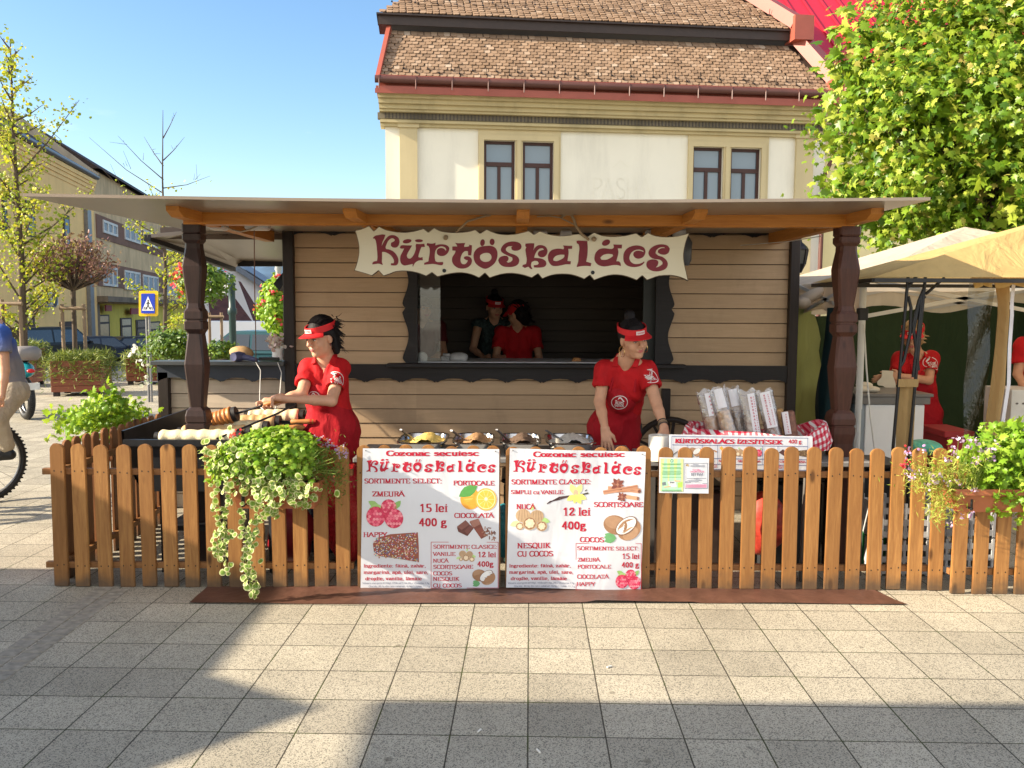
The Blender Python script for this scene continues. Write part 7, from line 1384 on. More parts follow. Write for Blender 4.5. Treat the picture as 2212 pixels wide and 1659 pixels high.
for q in ([P(1962, 594), P(1929, 968), P(1920, 1262)], [P(1999, 597), P(1964, 968), P(1955, 1262)], [P(1962, 640), P(1968, 665), P(1966, 720), P(1952, 780), P(1946, 790)], [P(1997, 620), P(1985, 650), P(1972, 700), P(1980, 760), P(1984, 800)], [P(1998, 640), P(1985, 655), P(1972, 720)], [P(2000, 635), P(2040, 600)], [P(1962, 620), P(1980, 596)], [P(1975, 680), P(1990, 640), P(1985, 700), P(1972, 815)]): mb.tube(q, .010, 6)
mb.build('lattice_leg', IRON, e, smooth=60)
mb = MB(); sheet(mb, P(1943, 821), P(1984, 821), P(1960, 1262), P(1926, 1262), 6, 8, lambda u, v: (0, .02 + .01 * math.sin(u * 9), 0)); sheet(mb, P(1941, 819, 5.41), P(1985, 819, 5.41), P(1983, 836, 5.41), P(1940, 836, 5.41), 4, 2); mb.build('lower_curtain', TAN, e, smooth=180)
mb = MB(); cw = [(590, 2142, 2196), (605, 2146, 2190), (620, 2150, 2186), (650, 2156, 2183), (680, 2156, 2183), (750, 2150, 2178), (830, 2140, 2176), (900, 2130, 2165), (968, 2122, 2156), (1100, 2110, 2140), (1262, 2104, 2132)]; V = []
for py, xa, xb in cw:
 for i in range(9): p = at(xa + (xb - xa) * i / 8, py, 5.5); V.append(p + Vector((0, .03 * math.sin(i * .9), 0)))
mb.add(V, [(j * 9 + i, (j + 1) * 9 + i, (j + 1) * 9 + i + 1, j * 9 + i + 1) for j in range(len(cw) - 1) for i in range(8)]); mb.build('curtain', TAN, e, smooth=180)
mb = MB(); V = []
for py, xa, xb in cw[1:]: V += [at(xb - 1, py, 5.49), at(xb + 7, py, 5.49)]
mb.add(V, [(2 * j, 2 * j + 2, 2 * j + 3, 2 * j + 1) for j in range(len(cw) - 2)]); mb.build('curtain_edge', simple('white binding', (.68, .66, .70)), e, smooth=180)
mb = MB();
for (a, b), (c, d) in (((2097, 2145), (2106, 2150)), ((2150, 2212), (2150, 2240)), ((2200, 2330), (2210, 2330))): sheet(mb, at(a, 590, 5.36), at(b, 590, 5.36), at(d, 616, 5.36), at(c, 619, 5.36), 14, 5, lambda u, v: (0, .025 * math.sin(u * 15), -.012 * math.sin(u * 11) * v))
mb.build('swag', YELC, e, smooth=180)
VIN = clearmat('smoky clear vinyl', (.55, .55, .50), .10, .15, wrinkle=.6); mb = MB(); sheet(mb, at(2095, 600, 5.55), at(2150, 600, 5.55), at(2120, 968, 5.55), at(2078, 968, 5.55), 8, 14, lambda u, v: (0, .015 * math.sin(v * 12 + u * 5), 0)); mb.build('vinyl_panel', VIN, e, smooth=180)
Yt = 6.75; a, b = at(1846, 850, Yt), at(2015, 850, Yt); e = empty('work_table', ((a.x + b.x) / 2, Yt + .3, 0), 0, 'white fronted work table with grey top inside the beige tent', 'table'); mb = MB(); mb.bbox(((a.x + b.x) / 2, Yt + .3, a.z - .012), (b.x - a.x, .64, .025)); mb.bbox(((a.x + b.x) / 2, Yt + .3, a.z - .055), (b.x - a.x - .03, .6, .06)); mb.build('table_top', simple('grey brown top', (.16, .15, .14), rough=.4), e)
mb = MB(); c0, c1 = at(1872, 900, Yt).x, at(1999, 900, Yt).x; mb.bbox(((c0 + c1) / 2, Yt + .3, (a.z - .09) / 2 + .06), (c1 - c0, .56, a.z - .21)); mb.build('cabinet', WHITEP, e); mb = MB(); mb.box((a.x + .02, Yt + .03, .1), (c0 - .002, Yt + .5, a.z - .09)); mb.build('side_panel', simple('grey blue panel', (.26, .30, .33)), e)
DW = mat('white dough', (.66, .60, .48), .7, .06, 12)
for i, (px, py) in enumerate(((1862, 847), (1882, 846), (1872, 839))): p = at(px, py, Yt + .12); tag(MB().ell((p.x, Yt + .12 + .05 * (i == 2), a.z + .024 + .03 * (i == 2)), (.07, .05, .026), 14).build('dough_piece', DW, smooth=180), ['flat white dough piece at the left end of the work table', 'flat white dough piece nearer the worker on the work table', 'white dough piece on top of the two others'][i], 'dough', 'dough pieces on the work table')
mb = MB(); c = at(2043, 930, 7.0); mb.bbox((c.x, 7.0, .33), (.17, .4, .62)); mb.bbox((c.x, 7.0, .66), (.24, .44, .05)); tag(mb.build('red_box', simple('dark red crate', (.30, .012, .015))), 'dark red box standing right of the work table', 'box')
e = empty('white_appliance', (at(2245, 870, 6.9).x, 6.9, 0), 0, 'white metal appliance with patterned front at the right edge', 'appliance'); mb = MB(); a, b = at(2186, 842, 6.9), at(2330, 905, 6.9); mb.bbox(((a.x + b.x) / 2, 7.1, (a.z) / 2), (b.x - a.x, .4, a.z)); mb.build('body', simple('white metal case', (.62, .62, .6)), e); mb = MB()
for i in range(8): p = at(2198 + i * 14, 872, 6.89); mb.poly(ellipse(0, 0, .012, .008), lambda u, v, d: Vector((p.x + u, 6.897, p.z + v)), 0)
mb.build('pattern', simple('grey rod', (.12, .11, .1)), e)
# people: one smooth surface grown from tapered limbs
def V3(p): return np.array(p, float)
class Body:
 def __init__(s): s.P = []
 def cap(s, a, b, ra, rb=None, k=.02, flat=None, op=1): s.P.append(('c', V3(a), V3(b), ra, ra if rb is None else rb, k, flat, op)); return s
 def limb(s, pts, rs, k=.015, flat=None):
  for i in range(len(pts) - 1): s.cap(pts[i], pts[i + 1], rs[i], rs[i + 1], k, flat)
  return s
 def ell(s, c, axes, k=.015, op=1):
  """axes: three vectors whose lengths are the radii"""
  s.P.append(('e', V3(c), np.array([V3(a) for a in axes]), 0, 0, k, None, op)); return s
 def mesh(s, name, mats, res=.006, cut=None):
  lo = np.full(3, 1e9); hi = -lo; bb = []
  for t, a, b, ra, rb, k, fl, op in s.P:
   if t == 'c': r = max(ra, rb); l, h = np.minimum(a, b) - r, np.maximum(a, b) + r
   else: e = np.sqrt((b ** 2).sum(0)); l, h = a - e, a + e
   l, h = l - k - 3 * res, h + k + 3 * res; bb.append((l, h))
   if op > 0: lo = np.minimum(lo, l); hi = np.maximum(hi, h)
  n = np.ceil((hi - lo) / res).astype(int) + 1; D = np.full(n, .2, np.float32); ax = [lo[i] + np.arange(n[i]) * res for i in range(3)]
  for (t, a, b, ra, rb, k, fl, op), (l, h) in zip(s.P, bb):
   i0 = np.clip(((l - lo) / res).astype(int), 0, n - 1); i1 = np.clip(((h - lo) / res).astype(int) + 1, 1, n)
   if (i1 <= i0).any(): continue
   X_, Y_, Z_ = np.meshgrid(*[ax[q][i0[q]:i1[q]] for q in range(3)], indexing='ij'); p = np.stack([X_, Y_, Z_], -1)
   if t == 'c':
    if fl is not None:       # fl = (direction, factor): flattened across a direction
     d, f = V3(fl[0]), fl[1]; d = d / np.linalg.norm(d); q = p + (f - 1) * ((p - a) @ d)[..., None] * d; bb_ = b + (f - 1) * ((b - a) @ d) * d
    else: q, bb_, f = p, b, 1
    ba = bb_ - a; hh = np.clip(((q - a) @ ba) / max(ba @ ba, 1e-9), 0, 1); d_ = (np.linalg.norm(q - a - hh[..., None] * ba, axis=-1) - (ra + (rb - ra) * hh)) / max(1, f ** .5)
   else:
    L = np.linalg.norm(b, axis=1); u = np.stack([((p - a) @ (b[q] / L[q])) / L[q] for q in range(3)], -1); m = np.linalg.norm(u, axis=-1); g = np.linalg.norm(u / L, axis=-1); d_ = m * (m - 1) / np.maximum(g, 1e-6)
   d_ = d_.astype(np.float32); sl = tuple(slice(i0[q], i1[q]) for q in range(3)); o = D[sl]
   if op > 0: hh = np.clip(.5 + .5 * (o - d_) / k, 0, 1); D[sl] = o + (d_ - o) * hh - k * hh * (1 - hh)
   else: hh = np.clip(.5 - .5 * (o + d_) / k, 0, 1); D[sl] = o + (-d_ - o) * hh + k * hh * (1 - hh)
  if cut is not None:
   p = np.stack(np.meshgrid(*ax, indexing='ij'), -1)
   for c, nn in cut: D = np.maximum(D, ((p - V3(c)) @ (V3(nn) / np.linalg.norm(nn))).astype(np.float32))
  D[0] = D[-1] = .1; D[:, 0] = D[:, -1] = .1; D[:, :, 0] = D[:, :, -1] = .1
  S = D < 0; cs = [(i, j, l) for i in (0, 1) for j in (0, 1) for l in (0, 1)]; m = n - 1; cnt = np.zeros(m, np.int8)
  for i, j, l in cs: cnt += S[i:i + m[0], j:j + m[1], l:l + m[2]]
  act = (cnt > 0) & (cnt < 8); I = np.argwhere(act); vid = np.full(m, -1, np.int32); vid[act] = np.arange(len(I)); acc = np.zeros((len(I), 3)); w_ = np.zeros(len(I)); val = {c: D[I[:, 0] + c[0], I[:, 1] + c[1], I[:, 2] + c[2]] for c in cs}
  for c in cs:
   for q in range(3):
    if c[q] == 0:
     d = list(c); d[q] = 1; d = tuple(d); v0, v1 = val[c], val[d]; x = (v0 < 0) != (v1 < 0); t = np.where(x, v0 / np.where(x, v0 - v1, 1), 0); pt = np.array(c, float)[None].repeat(len(I), 0); pt[:, q] += t; acc += pt * x[:, None]; w_ += x
  Vv = lo + (I + acc / w_[:, None]) * res; Fs = []
  for q in range(3):
   e = np.moveaxis(S, q, 0); x = np.argwhere(e[:-1] != e[1:]); sg = e[:-1][tuple(x.T)]; idx = np.empty_like(x); o3 = [q] + [r_ for r_ in range(3) if r_ != q]
   for r_, a in enumerate(o3): idx[:, a] = x[:, r_]
   u, v = (q + 1) % 3, (q + 2) % 3; du = np.zeros(3, int); du[u] = 1; dv = np.zeros(3, int); dv[v] = 1; g = lambda w: vid[tuple(w.T)]; ok = ((idx[:, u] > 0) & (idx[:, v] > 0)); idx, sg = idx[ok], sg[ok]; f = np.stack([g(idx - du - dv), g(idx - dv), g(idx), g(idx - du)], 1); f[~sg] = f[~sg][:, ::-1]; Fs.append(f)
  return np_mesh(name, Vv, np.concatenate(Fs), mats, smooth=True)
def nrm(v): v = V3(v); return v / np.linalg.norm(v)
class Head:
 def __init__(s, c, f, up=(0, 0, 1), k=1.):
  s.c = V3(c); s.f = nrm(f); s.l = nrm(np.cross(up, s.f)); s.u = np.cross(s.f, s.l); s.k = k
 def __call__(s, l, f, u): return s.c + (s.l * l + s.f * f + s.u * u) * s.k
 def ax(s, a, b, c): return (s.l * a * s.k, s.f * b * s.k, s.u * c * s.k)
 def flesh(s, B, neck, nr=.052):
  B.ell(s(0, -.008, .03), s.ax(.076, .098, .098), .01).ell(s(0, .022, -.045), s.ax(.064, .066, .078), .02).ell(s(0, .068, -.098), s.ax(.024, .020, .018), .025)
  for q in (-1, 1): B.ell(s(q * .04, .058, -.028), s.ax(.028, .026, .03), .02); B.cap(s(q * .012, .088, .026), s(q * .045, .076, .028), .010 * s.k, .008 * s.k, .012); B.ell(s(q * .032, .097, .008), s.ax(.018, .014, .011), .010, -1); B.ell(s(q * .078, -.004, -.004), s.ax(.010, .020, .032), .006); B.ell(s(q * .033, .080, .006), s.ax(.014, .012, .011), .004)
  B.cap(s(0, .090, .016), s(0, .112, -.024), .008 * s.k, .0125 * s.k, .010);
  for q in (-1, 1): B.ell(s(q * .012, .100, -.028), s.ax(.009, .010, .008), .006)
  B.cap(s(-.016, .088, -.056), s(.016, .088, -.056), .009 * s.k, k=.008).cap(s(0, -.02, -.06), neck, nr * s.k, nr * 1.1 * s.k, .02)
 def details(s, e, lip=(.50, .13, .12), brow=(.03, .02, .015), shut=False):
  for nm, pts, r, col in [('lips', [(-.024, .088, -.057), (-.012, .0955, -.0545), (0, .0965, -.056), (.012, .0955, -.0545), (.024, .088, -.057)], .0048, lip), ('lips', [(-.02, .089, -.062), (0, .0965, -.065), (.02, .089, -.062)], .0055, lip), ('eyebrow', [(.016, .100, .035), (.034, .095, .041), (.052, .080, .036)], .0036, brow), ('eyebrow', [(-.016, .100, .035), (-.034, .095, .041), (-.052, .080, .036)], .0036, brow), ('eyelid', [(.018, .0925, .009), (.033, .0945, .0135), (.049, .083, .008)], .0034, (.02, .012, .01)), ('eyelid', [(-.018, .0925, .009), (-.033, .0945, .0135), (-.049, .083, .008)], .0034, (.02, .012, .01))]:
   mb = MB(); mb.tube([s(*p) for p in pts], [r * .5 * s.k] + [r * s.k] * (len(pts) - 2) + [r * .5 * s.k], 6); mb.build(nm, simple('face %.2f %.2f' % col[:2], col, rough=.45), e, smooth=60)
  for q in (-1, 1):
   M3 = Matrix((s.l, s.f, s.u)).transposed()
   mb = MB(); mb.ell(s(q * .033, .0835, .006), (.0125 * s.k, .010 * s.k, .0075 * s.k), 10, M=M3); mb.build('eye', simple('eye white', (.55, .52, .5), rough=.2), e, smooth=180)
   mb = MB(); mb.ell(s(q * .033, .0905, .0045), (.0056 * s.k, .0036 * s.k, .0056 * s.k), 8, M=M3); mb.build('iris', simple('dark iris', (.02, .013, .01), rough=.15), e, smooth=180)
 def visor(s, e, text=None, tilt=.0):
  mb = MB(); n = 28; V = []
  for z in (.054, .094):
   for t in (0, .005):
    for i in range(n + 1): a = -2.55 + 5.1 * i / n; V.append(s((.083 + t + .003 * (z > .05)) * math.sin(a), -.008 + (.106 + t - .006 * (z > .05)) * math.cos(a), z + tilt * math.cos(a)))
  m = n + 1; mb.add(V, [(i, i + 1, 2 * m + i + 1, 2 * m + i) for i in range(n)] + [(m + i, 3 * m + i, 3 * m + i + 1, m + i + 1) for i in range(n)] + [(2 * m + i, 2 * m + i + 1, 3 * m + i + 1, 3 * m + i) for i in range(n)] + [(i, m + i, m + i + 1, i + 1) for i in range(n)]); vo = mb.build('visor', REDV, e, smooth=40)
  mb = MB(); V = []; n = 20
  for j in range(7):
   r_ = j / 6
   for i in range(n + 1): a = -1.12 + 2.24 * i / n; ext = .060 * r_ * math.cos(a * .62) ** .7; V.append(s((.086 + ext * .45) * math.sin(a), -.008 + .108 * math.cos(a) + ext * math.cos(a) * 1.0, .057 + tilt * math.cos(a) - .012 * r_ - .020 * r_ * (math.sin(a) ** 2)))
  k = len(V); V += [tuple(V3(v) - s.u * .0035) for v in V]; fs = [(j * (n + 1) + i, j * (n + 1) + i + 1, (j + 1) * (n + 1) + i + 1, (j + 1) * (n + 1) + i) for j in range(6) for i in range(n)]; mb.add(V, fs + [tuple(k + q for q in reversed(f)) for f in fs] + [(6 * (n + 1) + i, 6 * (n + 1) + i + 1, k + 6 * (n + 1) + i + 1, k + 6 * (n + 1) + i) for i in range(n)]); mb.build('brim', REDV, vo, smooth=60)
  f3 = lambda x, y, d=0.: s((.0885 - .0) * math.sin(x / .1), -.008 + (.1125) * math.cos(x / .1) - d, .075 + tilt * math.cos(x / .1) + y)
  mb = MB(); o = [(-.036, -.012), (.036, -.012), (.036, .012), (-.036, .012)]; us = [-.036 + .012 * i for i in range(7)]; V = [f3(x, y) for y in (-.012, .012) for x in us]; mb.add(V, [(i, i + 1, i + 8, i + 7) for i in range(6)]); pb = mb.build('badge', simple('white print', (.74, .70, .68)), vo)
  mb = MB(); lay(mb, text_polys(text or 'SAITOS', 0, -.0045, .009, .056, 1.2, align='c', serif=False), lambda x, y, d: f3(x, y, -.0012 + d * 2)); mb.build('lettering', REDV, pb)
def emblem(e, bvhs, o, x, y, r=.036, chest=False):
 """white round house emblem printed on cloth; o centre just outside, x right, y up"""
 o, x, y = Vector(o), Vector(x).normalized(), Vector(y).normalized(); nn = x.cross(y).normalized(); mb = MB()
 def f(u, v, d=0.):
  p = o + x * u * r + y * v * r; hs_ = [h[0] for h in (b.ray_cast(p + nn * .05, -nn, .16) for b in bvhs) if h[0] is not None]; q = max(hs_, key=lambda v: v.dot(nn)) if hs_ else p; return q + nn * (.0025 - d)
 def strip(P, w_):
  for a, b in zip(P[:-1], P[1:]):
   L = math.hypot(b[0] - a[0], b[1] - a[1]); q = (-(b[1] - a[1]) / L * w_ / 2, (b[0] - a[0]) / L * w_ / 2); mb.add([f(a[0] + q[0], a[1] + q[1]), f(a[0] - q[0], a[1] - q[1]), f(b[0] - q[0], b[1] - q[1]), f(b[0] + q[0], b[1] + q[1])], [(0, 1, 2, 3)])
 strip([(math.cos(a) * (1 if a < 3.3 or not chest else 1), math.sin(a) * .96) for a in (2 * math.pi * i / 26 for i in range(27))], .09); strip([(-.5, .22), (0, .78), (.55, .18)], .16)
 lay(mb, text_polys('KÜR\'S' if False else 'KÜRS', 0, -.22, .38, 1.05, 1.2, align='c', serif=False), f, 0, .00005); lay(mb, text_polys('SAITOS', 0, -.58, .27, 1.2, 1.3, align='c', serif=False), f, 0, .00005)
 mb.build('printed_emblem', simple('white print', (.74, .70, .68)), e)
from mathutils import noise as MN
def crease(me, amp):
 """cloth folds: push the surface in and out along stretched noise"""
 n = [v.normal.copy() for v in me.vertices]
 for v, q in zip(me.vertices, n):
  c = v.co; f = 1 - abs(MN.noise((c.x * 13 + c.z * 5, c.y * 13, c.z * 7 - c.x * 4))) * 2.2; g = MN.noise((c.x * 6, c.y * 6 + 3, c.z * 4)); v.co = c + q * amp * (f * .75 + g * .8)
 return me
def bvh_of(me): return BVHTree.FromPolygons([v.co.copy() for v in me.vertices], [tuple(p.vertices) for p in me.polygons])
def grip(B, c, axis, palm, wrist, rh=.018, point=False, flip=1):
 """hand closed round a bar: palm on one side, four fingers and a thumb wrapping it"""
 c, ax, pl = V3(c), nrm(axis), nrm(palm); pl = nrm(pl - ax * (pl @ ax)); sd = np.cross(ax, pl) * flip; pc = c + pl * (rh + .012); B.cap(wrist, pc - sd * .01, .024, .022, .012); B.cap(pc - ax * .03, pc + ax * .03, .017, .016, .01)
 for i in range(4):
  off = (.033 - .022 * i) * 1.; L = (1., 1.1, 1.05, .85)[i]
  if point and i == 0: B.limb([pc + ax * .035 + sd * .01, pc + ax * .06 + sd * .02, pc + ax * .115 + sd * .018], [.0095, .009, .0068], .004); continue
  B.limb([c + ax * off + (pl * math.cos(a) + sd * math.sin(a)) * (rh + .0085) for a in (.4, 1.2 * L, 2.2 * L, 3.1 * L)], [.0098, .0092, .0085, .0070], .003)
 B.limb([pc + ax * .03 - sd * .012, c + ax * .045 - sd * (rh + .012), c + ax * .05 - pl * .012 - sd * (rh + .002)], [.012, .010, .0078], .005)
def open_hand(B, wrist, d, side, nrm_, spread=.5, curl=.25, k=1.):
 """relaxed hand: d towards the fingers, side towards the thumb, nrm_ back of the hand"""
 w_, d, s_, n_ = V3(wrist), nrm(d), nrm(side), nrm(nrm_); pc = w_ + d * .05 * k
 for q in (-.024, -.008, .008, .024): B.cap(w_ + s_ * q * .6, w_ + d * .082 * k + s_ * q, .016 * k, .0115 * k, .008)
 for i in range(4):
  a = (1.5 - i) * .16 * spread; q = .027 - .018 * i; L = (.070, .078, .073, .056)[i] * k; dd = d * math.cos(a) + s_ * math.sin(a); p0 = w_ + d * .082 * k + s_ * q; p1 = p0 + dd * L * .5 - n_ * L * curl * .25; B.limb([p0, p1, p1 + dd * L * .32 - n_ * L * curl * .4, p1 + dd * L * .5 - n_ * L * curl * .8], [.0098 * k, .0090 * k, .0082 * k, .0066 * k], .003)
 B.limb([w_ + d * .025 * k + s_ * .02, w_ + d * .05 * k + s_ * .047, w_ + d * .085 * k + s_ * .058 - n_ * .01], [.014 * k, .0105 * k, .0075 * k], .006)
def person(label, J, face, skin=None, shirt=None, apron=None, hair=None, hair_style='bob', visor=True, hands=None, trousers=None, sleeve=.62, res=.006, emblems=(), up=(0, 0, 1), hk=1., feet=True, wide=1., group=None, face_on=True, cap=None):
 """J: head, neck, chest, belly, hip, and per side (l, r): sh, el, wr, kn, an"""
 J = {k: V3(v) for k, v in J.items()}; e = empty('person', (J['hip'][0], J['hip'][1], 0), 0, label, 'person', group); skin = skin or SKIN; shirt = shirt or REDC; B = Body(); H_ = Head(J['head'], face, up, hk); H_.flesh(B, J['neck'])
 lat = nrm(J['lsh'] - J['rsh']); spine = nrm(J['neck'] - J['hip']); fw = nrm(np.cross(lat, spine)); fw = fw if fw @ (J['head'] - J['hip'] + V3(face) * .3) > -1 else -fw
 w_ = np.linalg.norm(J['lsh'] - J['rsh']); hipw = .095 * wide
 B.cap(J['neck'], J['chest'], .05, .09, .03).cap(J['chest'], J['belly'], .095, .095, .04).cap(J['belly'], J['hip'], .095, .1, .04)
 for q, sg in (('l', 1), ('r', -1)):
  B.cap(J['neck'], J[q + 'sh'], .045, .045, .03).limb([J[q + 'sh'], J[q + 'el']], [.047, .037], .012).limb([J[q + 'el'], J[q + 'el'] * .6 + J[q + 'wr'] * .4, J[q + 'wr']], [.036, .034, .0225], .012)
  hp = J['hip'] + lat * sg * hipw * .9; B.limb([hp, J[q + 'kn'], J[q + 'an']], [.082, .052, .036], .03)
 if hands: hands(B)
 put('body', B.mesh('body', [skin], res), e)
 if face_on: H_.details(e)
 S_ = Body(); S_.cap(J['neck'] - spine * .035, J['chest'], .062, .10 * wide, .03).cap(J['chest'] + lat * .055 * wide, J['belly'] + lat * .045 * wide, .098 * wide, .092 * wide, .05).cap(J['chest'] - lat * .055 * wide, J['belly'] - lat * .045 * wide, .098 * wide, .092 * wide, .05).cap(J['belly'] + lat * .04 * wide, J['hip'] + lat * .06 * wide, .094 * wide, .108 * wide, .05).cap(J['belly'] - lat * .04 * wide, J['hip'] - lat * .06 * wide, .094 * wide, .108 * wide, .05)
 for sg in (-1, 1): S_.ell(J['chest'] * .72 + J['belly'] * .28 + fw * .065 + lat * sg * .06 * wide, (lat * .065, fw * .055, spine * .06), .03)
 for q in 'lr':
  a = J[q + 'sh']; b = a + (J[q + 'el'] - a) * sleeve; S_.cap(J['neck'] - spine * .05, a, .058, .062, .04).cap(a, b, .061, .058, .02).cap(b - (b - a) * .15, b, .060, .062, .006)
 cuts = []
 nb = J['neck'] - spine * .02 + fw * .07; S_.P.append(('c', V3(J['neck'] + spine * .05), V3(J['neck'] - spine * .01 + fw * .02), .058, .056, .006, None, -1)); S_.P.append(('c', V3(nb + spine * .02), V3(nb - spine * .11 + fw * .055), .036, .008, .006, None, -1))
 for q in 'lr':
  a = J[q + 'sh']; b = a + (J[q + 'el'] - a) * sleeve; d = nrm(b - a); S_.P.append(('c', V3(b + d * .055), V3(b + d * .12), .075, .075, .004, None, -1))
 sm = crease(S_.mesh('shirt', [shirt], res), .010); so2 = put('shirt', sm, e); bv = bvh_of(sm)
 mb = MB()
 for sg in (-1, 1):
  n0 = J['neck'] + spine * .026 + fw * .012; P = [n0 + lat * sg * .055 - fw * .03 + spine * .02, n0 + lat * sg * .062 + fw * .025 + spine * .005, n0 + lat * sg * .048 + fw * .075 - spine * .03, n0 + lat * sg * .085 + fw * .055 - spine * .045, n0 + lat * sg * .088 + fw * .01 - spine * .022, n0 + lat * sg * .075 - fw * .035 + spine * .0]; P2 = [p - (spine * .004 + lat * sg * .004) for p in P]; k = len(P)
  mb.add(P + P2, [(0, 1, 4, 5), (1, 2, 3, 4), (k + 5, k + 4, k + 1, k), (k + 4, k + 3, k + 2, k + 1)] + [(i, (i + 1) % k, k + (i + 1) % k, k + i) for i in range(k)])
 mb.build('collar', shirt, so2, fix=True)
 if trousers:
  T = Body()
  for q, sg in (('l', 1), ('r', -1)): hp = J['hip'] + lat * sg * hipw * .9; T.limb([hp, J[q + 'kn'], J[q + 'an'] * .96 + J[q + 'kn'] * .04], [.105, .072, .06], .03)
  T.cap(J['hip'] + lat * .05, J['hip'] - lat * .05, .115, k=.03); put('trousers', crease(T.mesh('trousers', [trousers], res * 1.3), .009), e)
 if feet:
  for q in 'lr':
   F = Body(); a = J[q + 'an']; g = V3((a[0], a[1], .035)); ff = nrm(V3((fw[0], fw[1], 0))); F.cap(a - V3((0, 0, .01)), g - ff * .02, .042, .04).cap(g - ff * .03, g + ff * .15, .036, .032); put('shoe', F.mesh('shoe', [BLACK], .009), e)
 ab = None
 if apron:
  A = Body(); hp = J['hip']; dn = V3((0, 0, -1)); A.cap(J['belly'] + fw * .012 + lat * .035 * wide, hp + lat * .055 * wide + fw * .01, .100 * wide, .122 * wide, .05).cap(J['belly'] + fw * .012 - lat * .035 * wide, hp - lat * .055 * wide + fw * .01, .100 * wide, .122 * wide, .05).cap(hp + lat * .055 * wide + fw * .01, hp + lat * .085 * wide + dn * .36 + fw * .03, .122 * wide, .125, .05).cap(hp - lat * .055 * wide + fw * .01, hp - lat * .085 * wide + dn * .36 + fw * .03, .122 * wide, .125, .05)
  bib = J['chest'] * .5 + J['belly'] * .5; A.ell(bib + fw * .085, (lat * .10 * wide, fw * .065, spine * .11), .02); A.P.append(('c', V3(hp + dn * .52 + lat * .4), V3(hp + dn * .52 - lat * .4), .09, .09, .004, None, -1)); am = crease(A.mesh('apron', [apron], res), .010); ap = put('apron', am, e); ab = bvh_of(am)
  mb = MB()
  for sg in (-1, 1): mb.tube([bib + fw * .13 + lat * sg * .085 * wide + spine * .085, J['chest'] + fw * .085 + lat * sg * .075 + spine * .05, J['neck'] + lat * sg * .075 + fw * .02 - spine * .012, J['neck'] + lat * sg * .05 - fw * .05 + spine * .0], .009, 6)
  mb.tube([hp + lat * .15 * wide + fw * .0 + spine * .06, hp + lat * .10 * wide - fw * .11 + spine * .05, hp - lat * .10 * wide - fw * .11 + spine * .05, hp - lat * .15 * wide + spine * .06], .010, 6); mb.build('apron_strap', apron, ap, smooth=60)
 for kind, o, x, y, r in emblems: emblem(ap if kind == 'apron' else so2, [bv, ab] if kind == 'apron' else [bv], o, x, y, r, kind == 'apron')
 if visor: H_.visor(e, tilt=-.012)
 if hair:
  Hm = Body(); rng = random.Random(int(abs(J['head'][0]) * 100)); Hm.ell(H_(0, -.016, .036), H_.ax(.084, .102, .104), .01)
  if hair_style in ('bob', 'loose'):
   Hm.ell(H_(0, -.055, .0), H_.ax(.086, .07, .10), .02).ell(H_(0, -.075, -.06), H_.ax(.072, .05, .075), .02)
   for i in range(26): a = rng.uniform(2.0, 4.3); L = rng.uniform(.03, .07); p = H_(.082 * math.sin(a), -.02 + .10 * math.cos(a), rng.uniform(-.09, .10)); Hm.cap(p, p + (H_.l * math.sin(a) + H_.f * math.cos(a) * .8 - H_.u * rng.uniform(.0, .9)) * L, .012, .003, .008)
   if hair_style == 'bob':
    for sg in (-1, 1): Hm.cap(H_(sg * .075, -.03, .03), H_(sg * .080, -.045, -.10), .028, .018, .02)
  if hair_style == 'bun': Hm.ell(H_(0, -.03, .155), H_.ax(.034, .034, .036), .01).cap(H_(0, -.02, .11), H_(0, -.03, .15), .03, .026)
  Hm.ell(H_(0, .112, -.03), H_.ax(.085, .075, .092), .008, -1);
  for sg in (-1, 1): Hm.ell(H_(sg * .085, .035, -.02), H_.ax(.04, .062, .045), .006, -1)
  put('hair', Hm.mesh('hair', [hair], res), e)
  mb = MB()
  for i in range(120 if hair_style != 'short' else 0):
   l = rng.uniform(-.08, .08); k = math.sqrt(1 - (l / .086) ** 2); t0, t1 = (.75, 2.0) if hair_style == 'bun' else (.8, rng.uniform(2.6, 3.5)); w_ = rng.uniform(.99, 1.09) if hair_style != 'bun' else rng.uniform(.985, 1.02); P = []
   for q in range(7): th = t0 + (t1 - t0) * q / 6; P.append(H_(l * (1 + .1 * math.sin(q + i)) * (1 - (q / 6) * .6 if hair_style == 'bun' else 1), -.016 + .104 * w_ * math.cos(th) * k, .036 + .106 * w_ * math.sin(th) * k))
   mb.tube(P, [.002] + [.0042] * 5 + [.0015], 4)
  if mb.v: mb.build('hair_strands', hair, e, smooth=60)
  if hair_style == 'bob':
   mb = MB()
   for i in range(40): a = rng.uniform(2.2, 4.1); p = H_(.088 * math.sin(a), -.02 + .112 * math.cos(a), rng.uniform(-.11, .13)); d = (H_.l * math.sin(a) + H_.f * math.cos(a)) * rng.uniform(.02, .055) - H_.u * rng.uniform(-.01, .05); mb.tube([p, p + d * .5, p + d + H_.u * rng.uniform(-.01, .02)], [.0035, .0022, .0006], 4)
   mb.build('hair_strands', hair, e, smooth=60)
 if cap:
  C_ = Body(); C_.ell(H_(0, -.012, .05), H_.ax(.09, .108, .092), .01).cap(H_(0, .09, .05), H_(0, .15, .03), .05, .03, .02, (H_.u, 3.)); C_.P.append(('c', V3(H_(0, 0, -.12)), V3(H_(0, 0, -.05)), .2, .09, .004, None, -1)); put('cap', C_.mesh('cap', [cap], res), e)
 return e, H_
Y0 = 5.82; a_, b_ = V3(at(503, 896, 5.62)), V3(at(622, 859, 5.60)); axs = nrm(b_ - a_); g1 = V3(at(574, 874, 5.607)); g2 = V3(at(603, 865, 5.603))
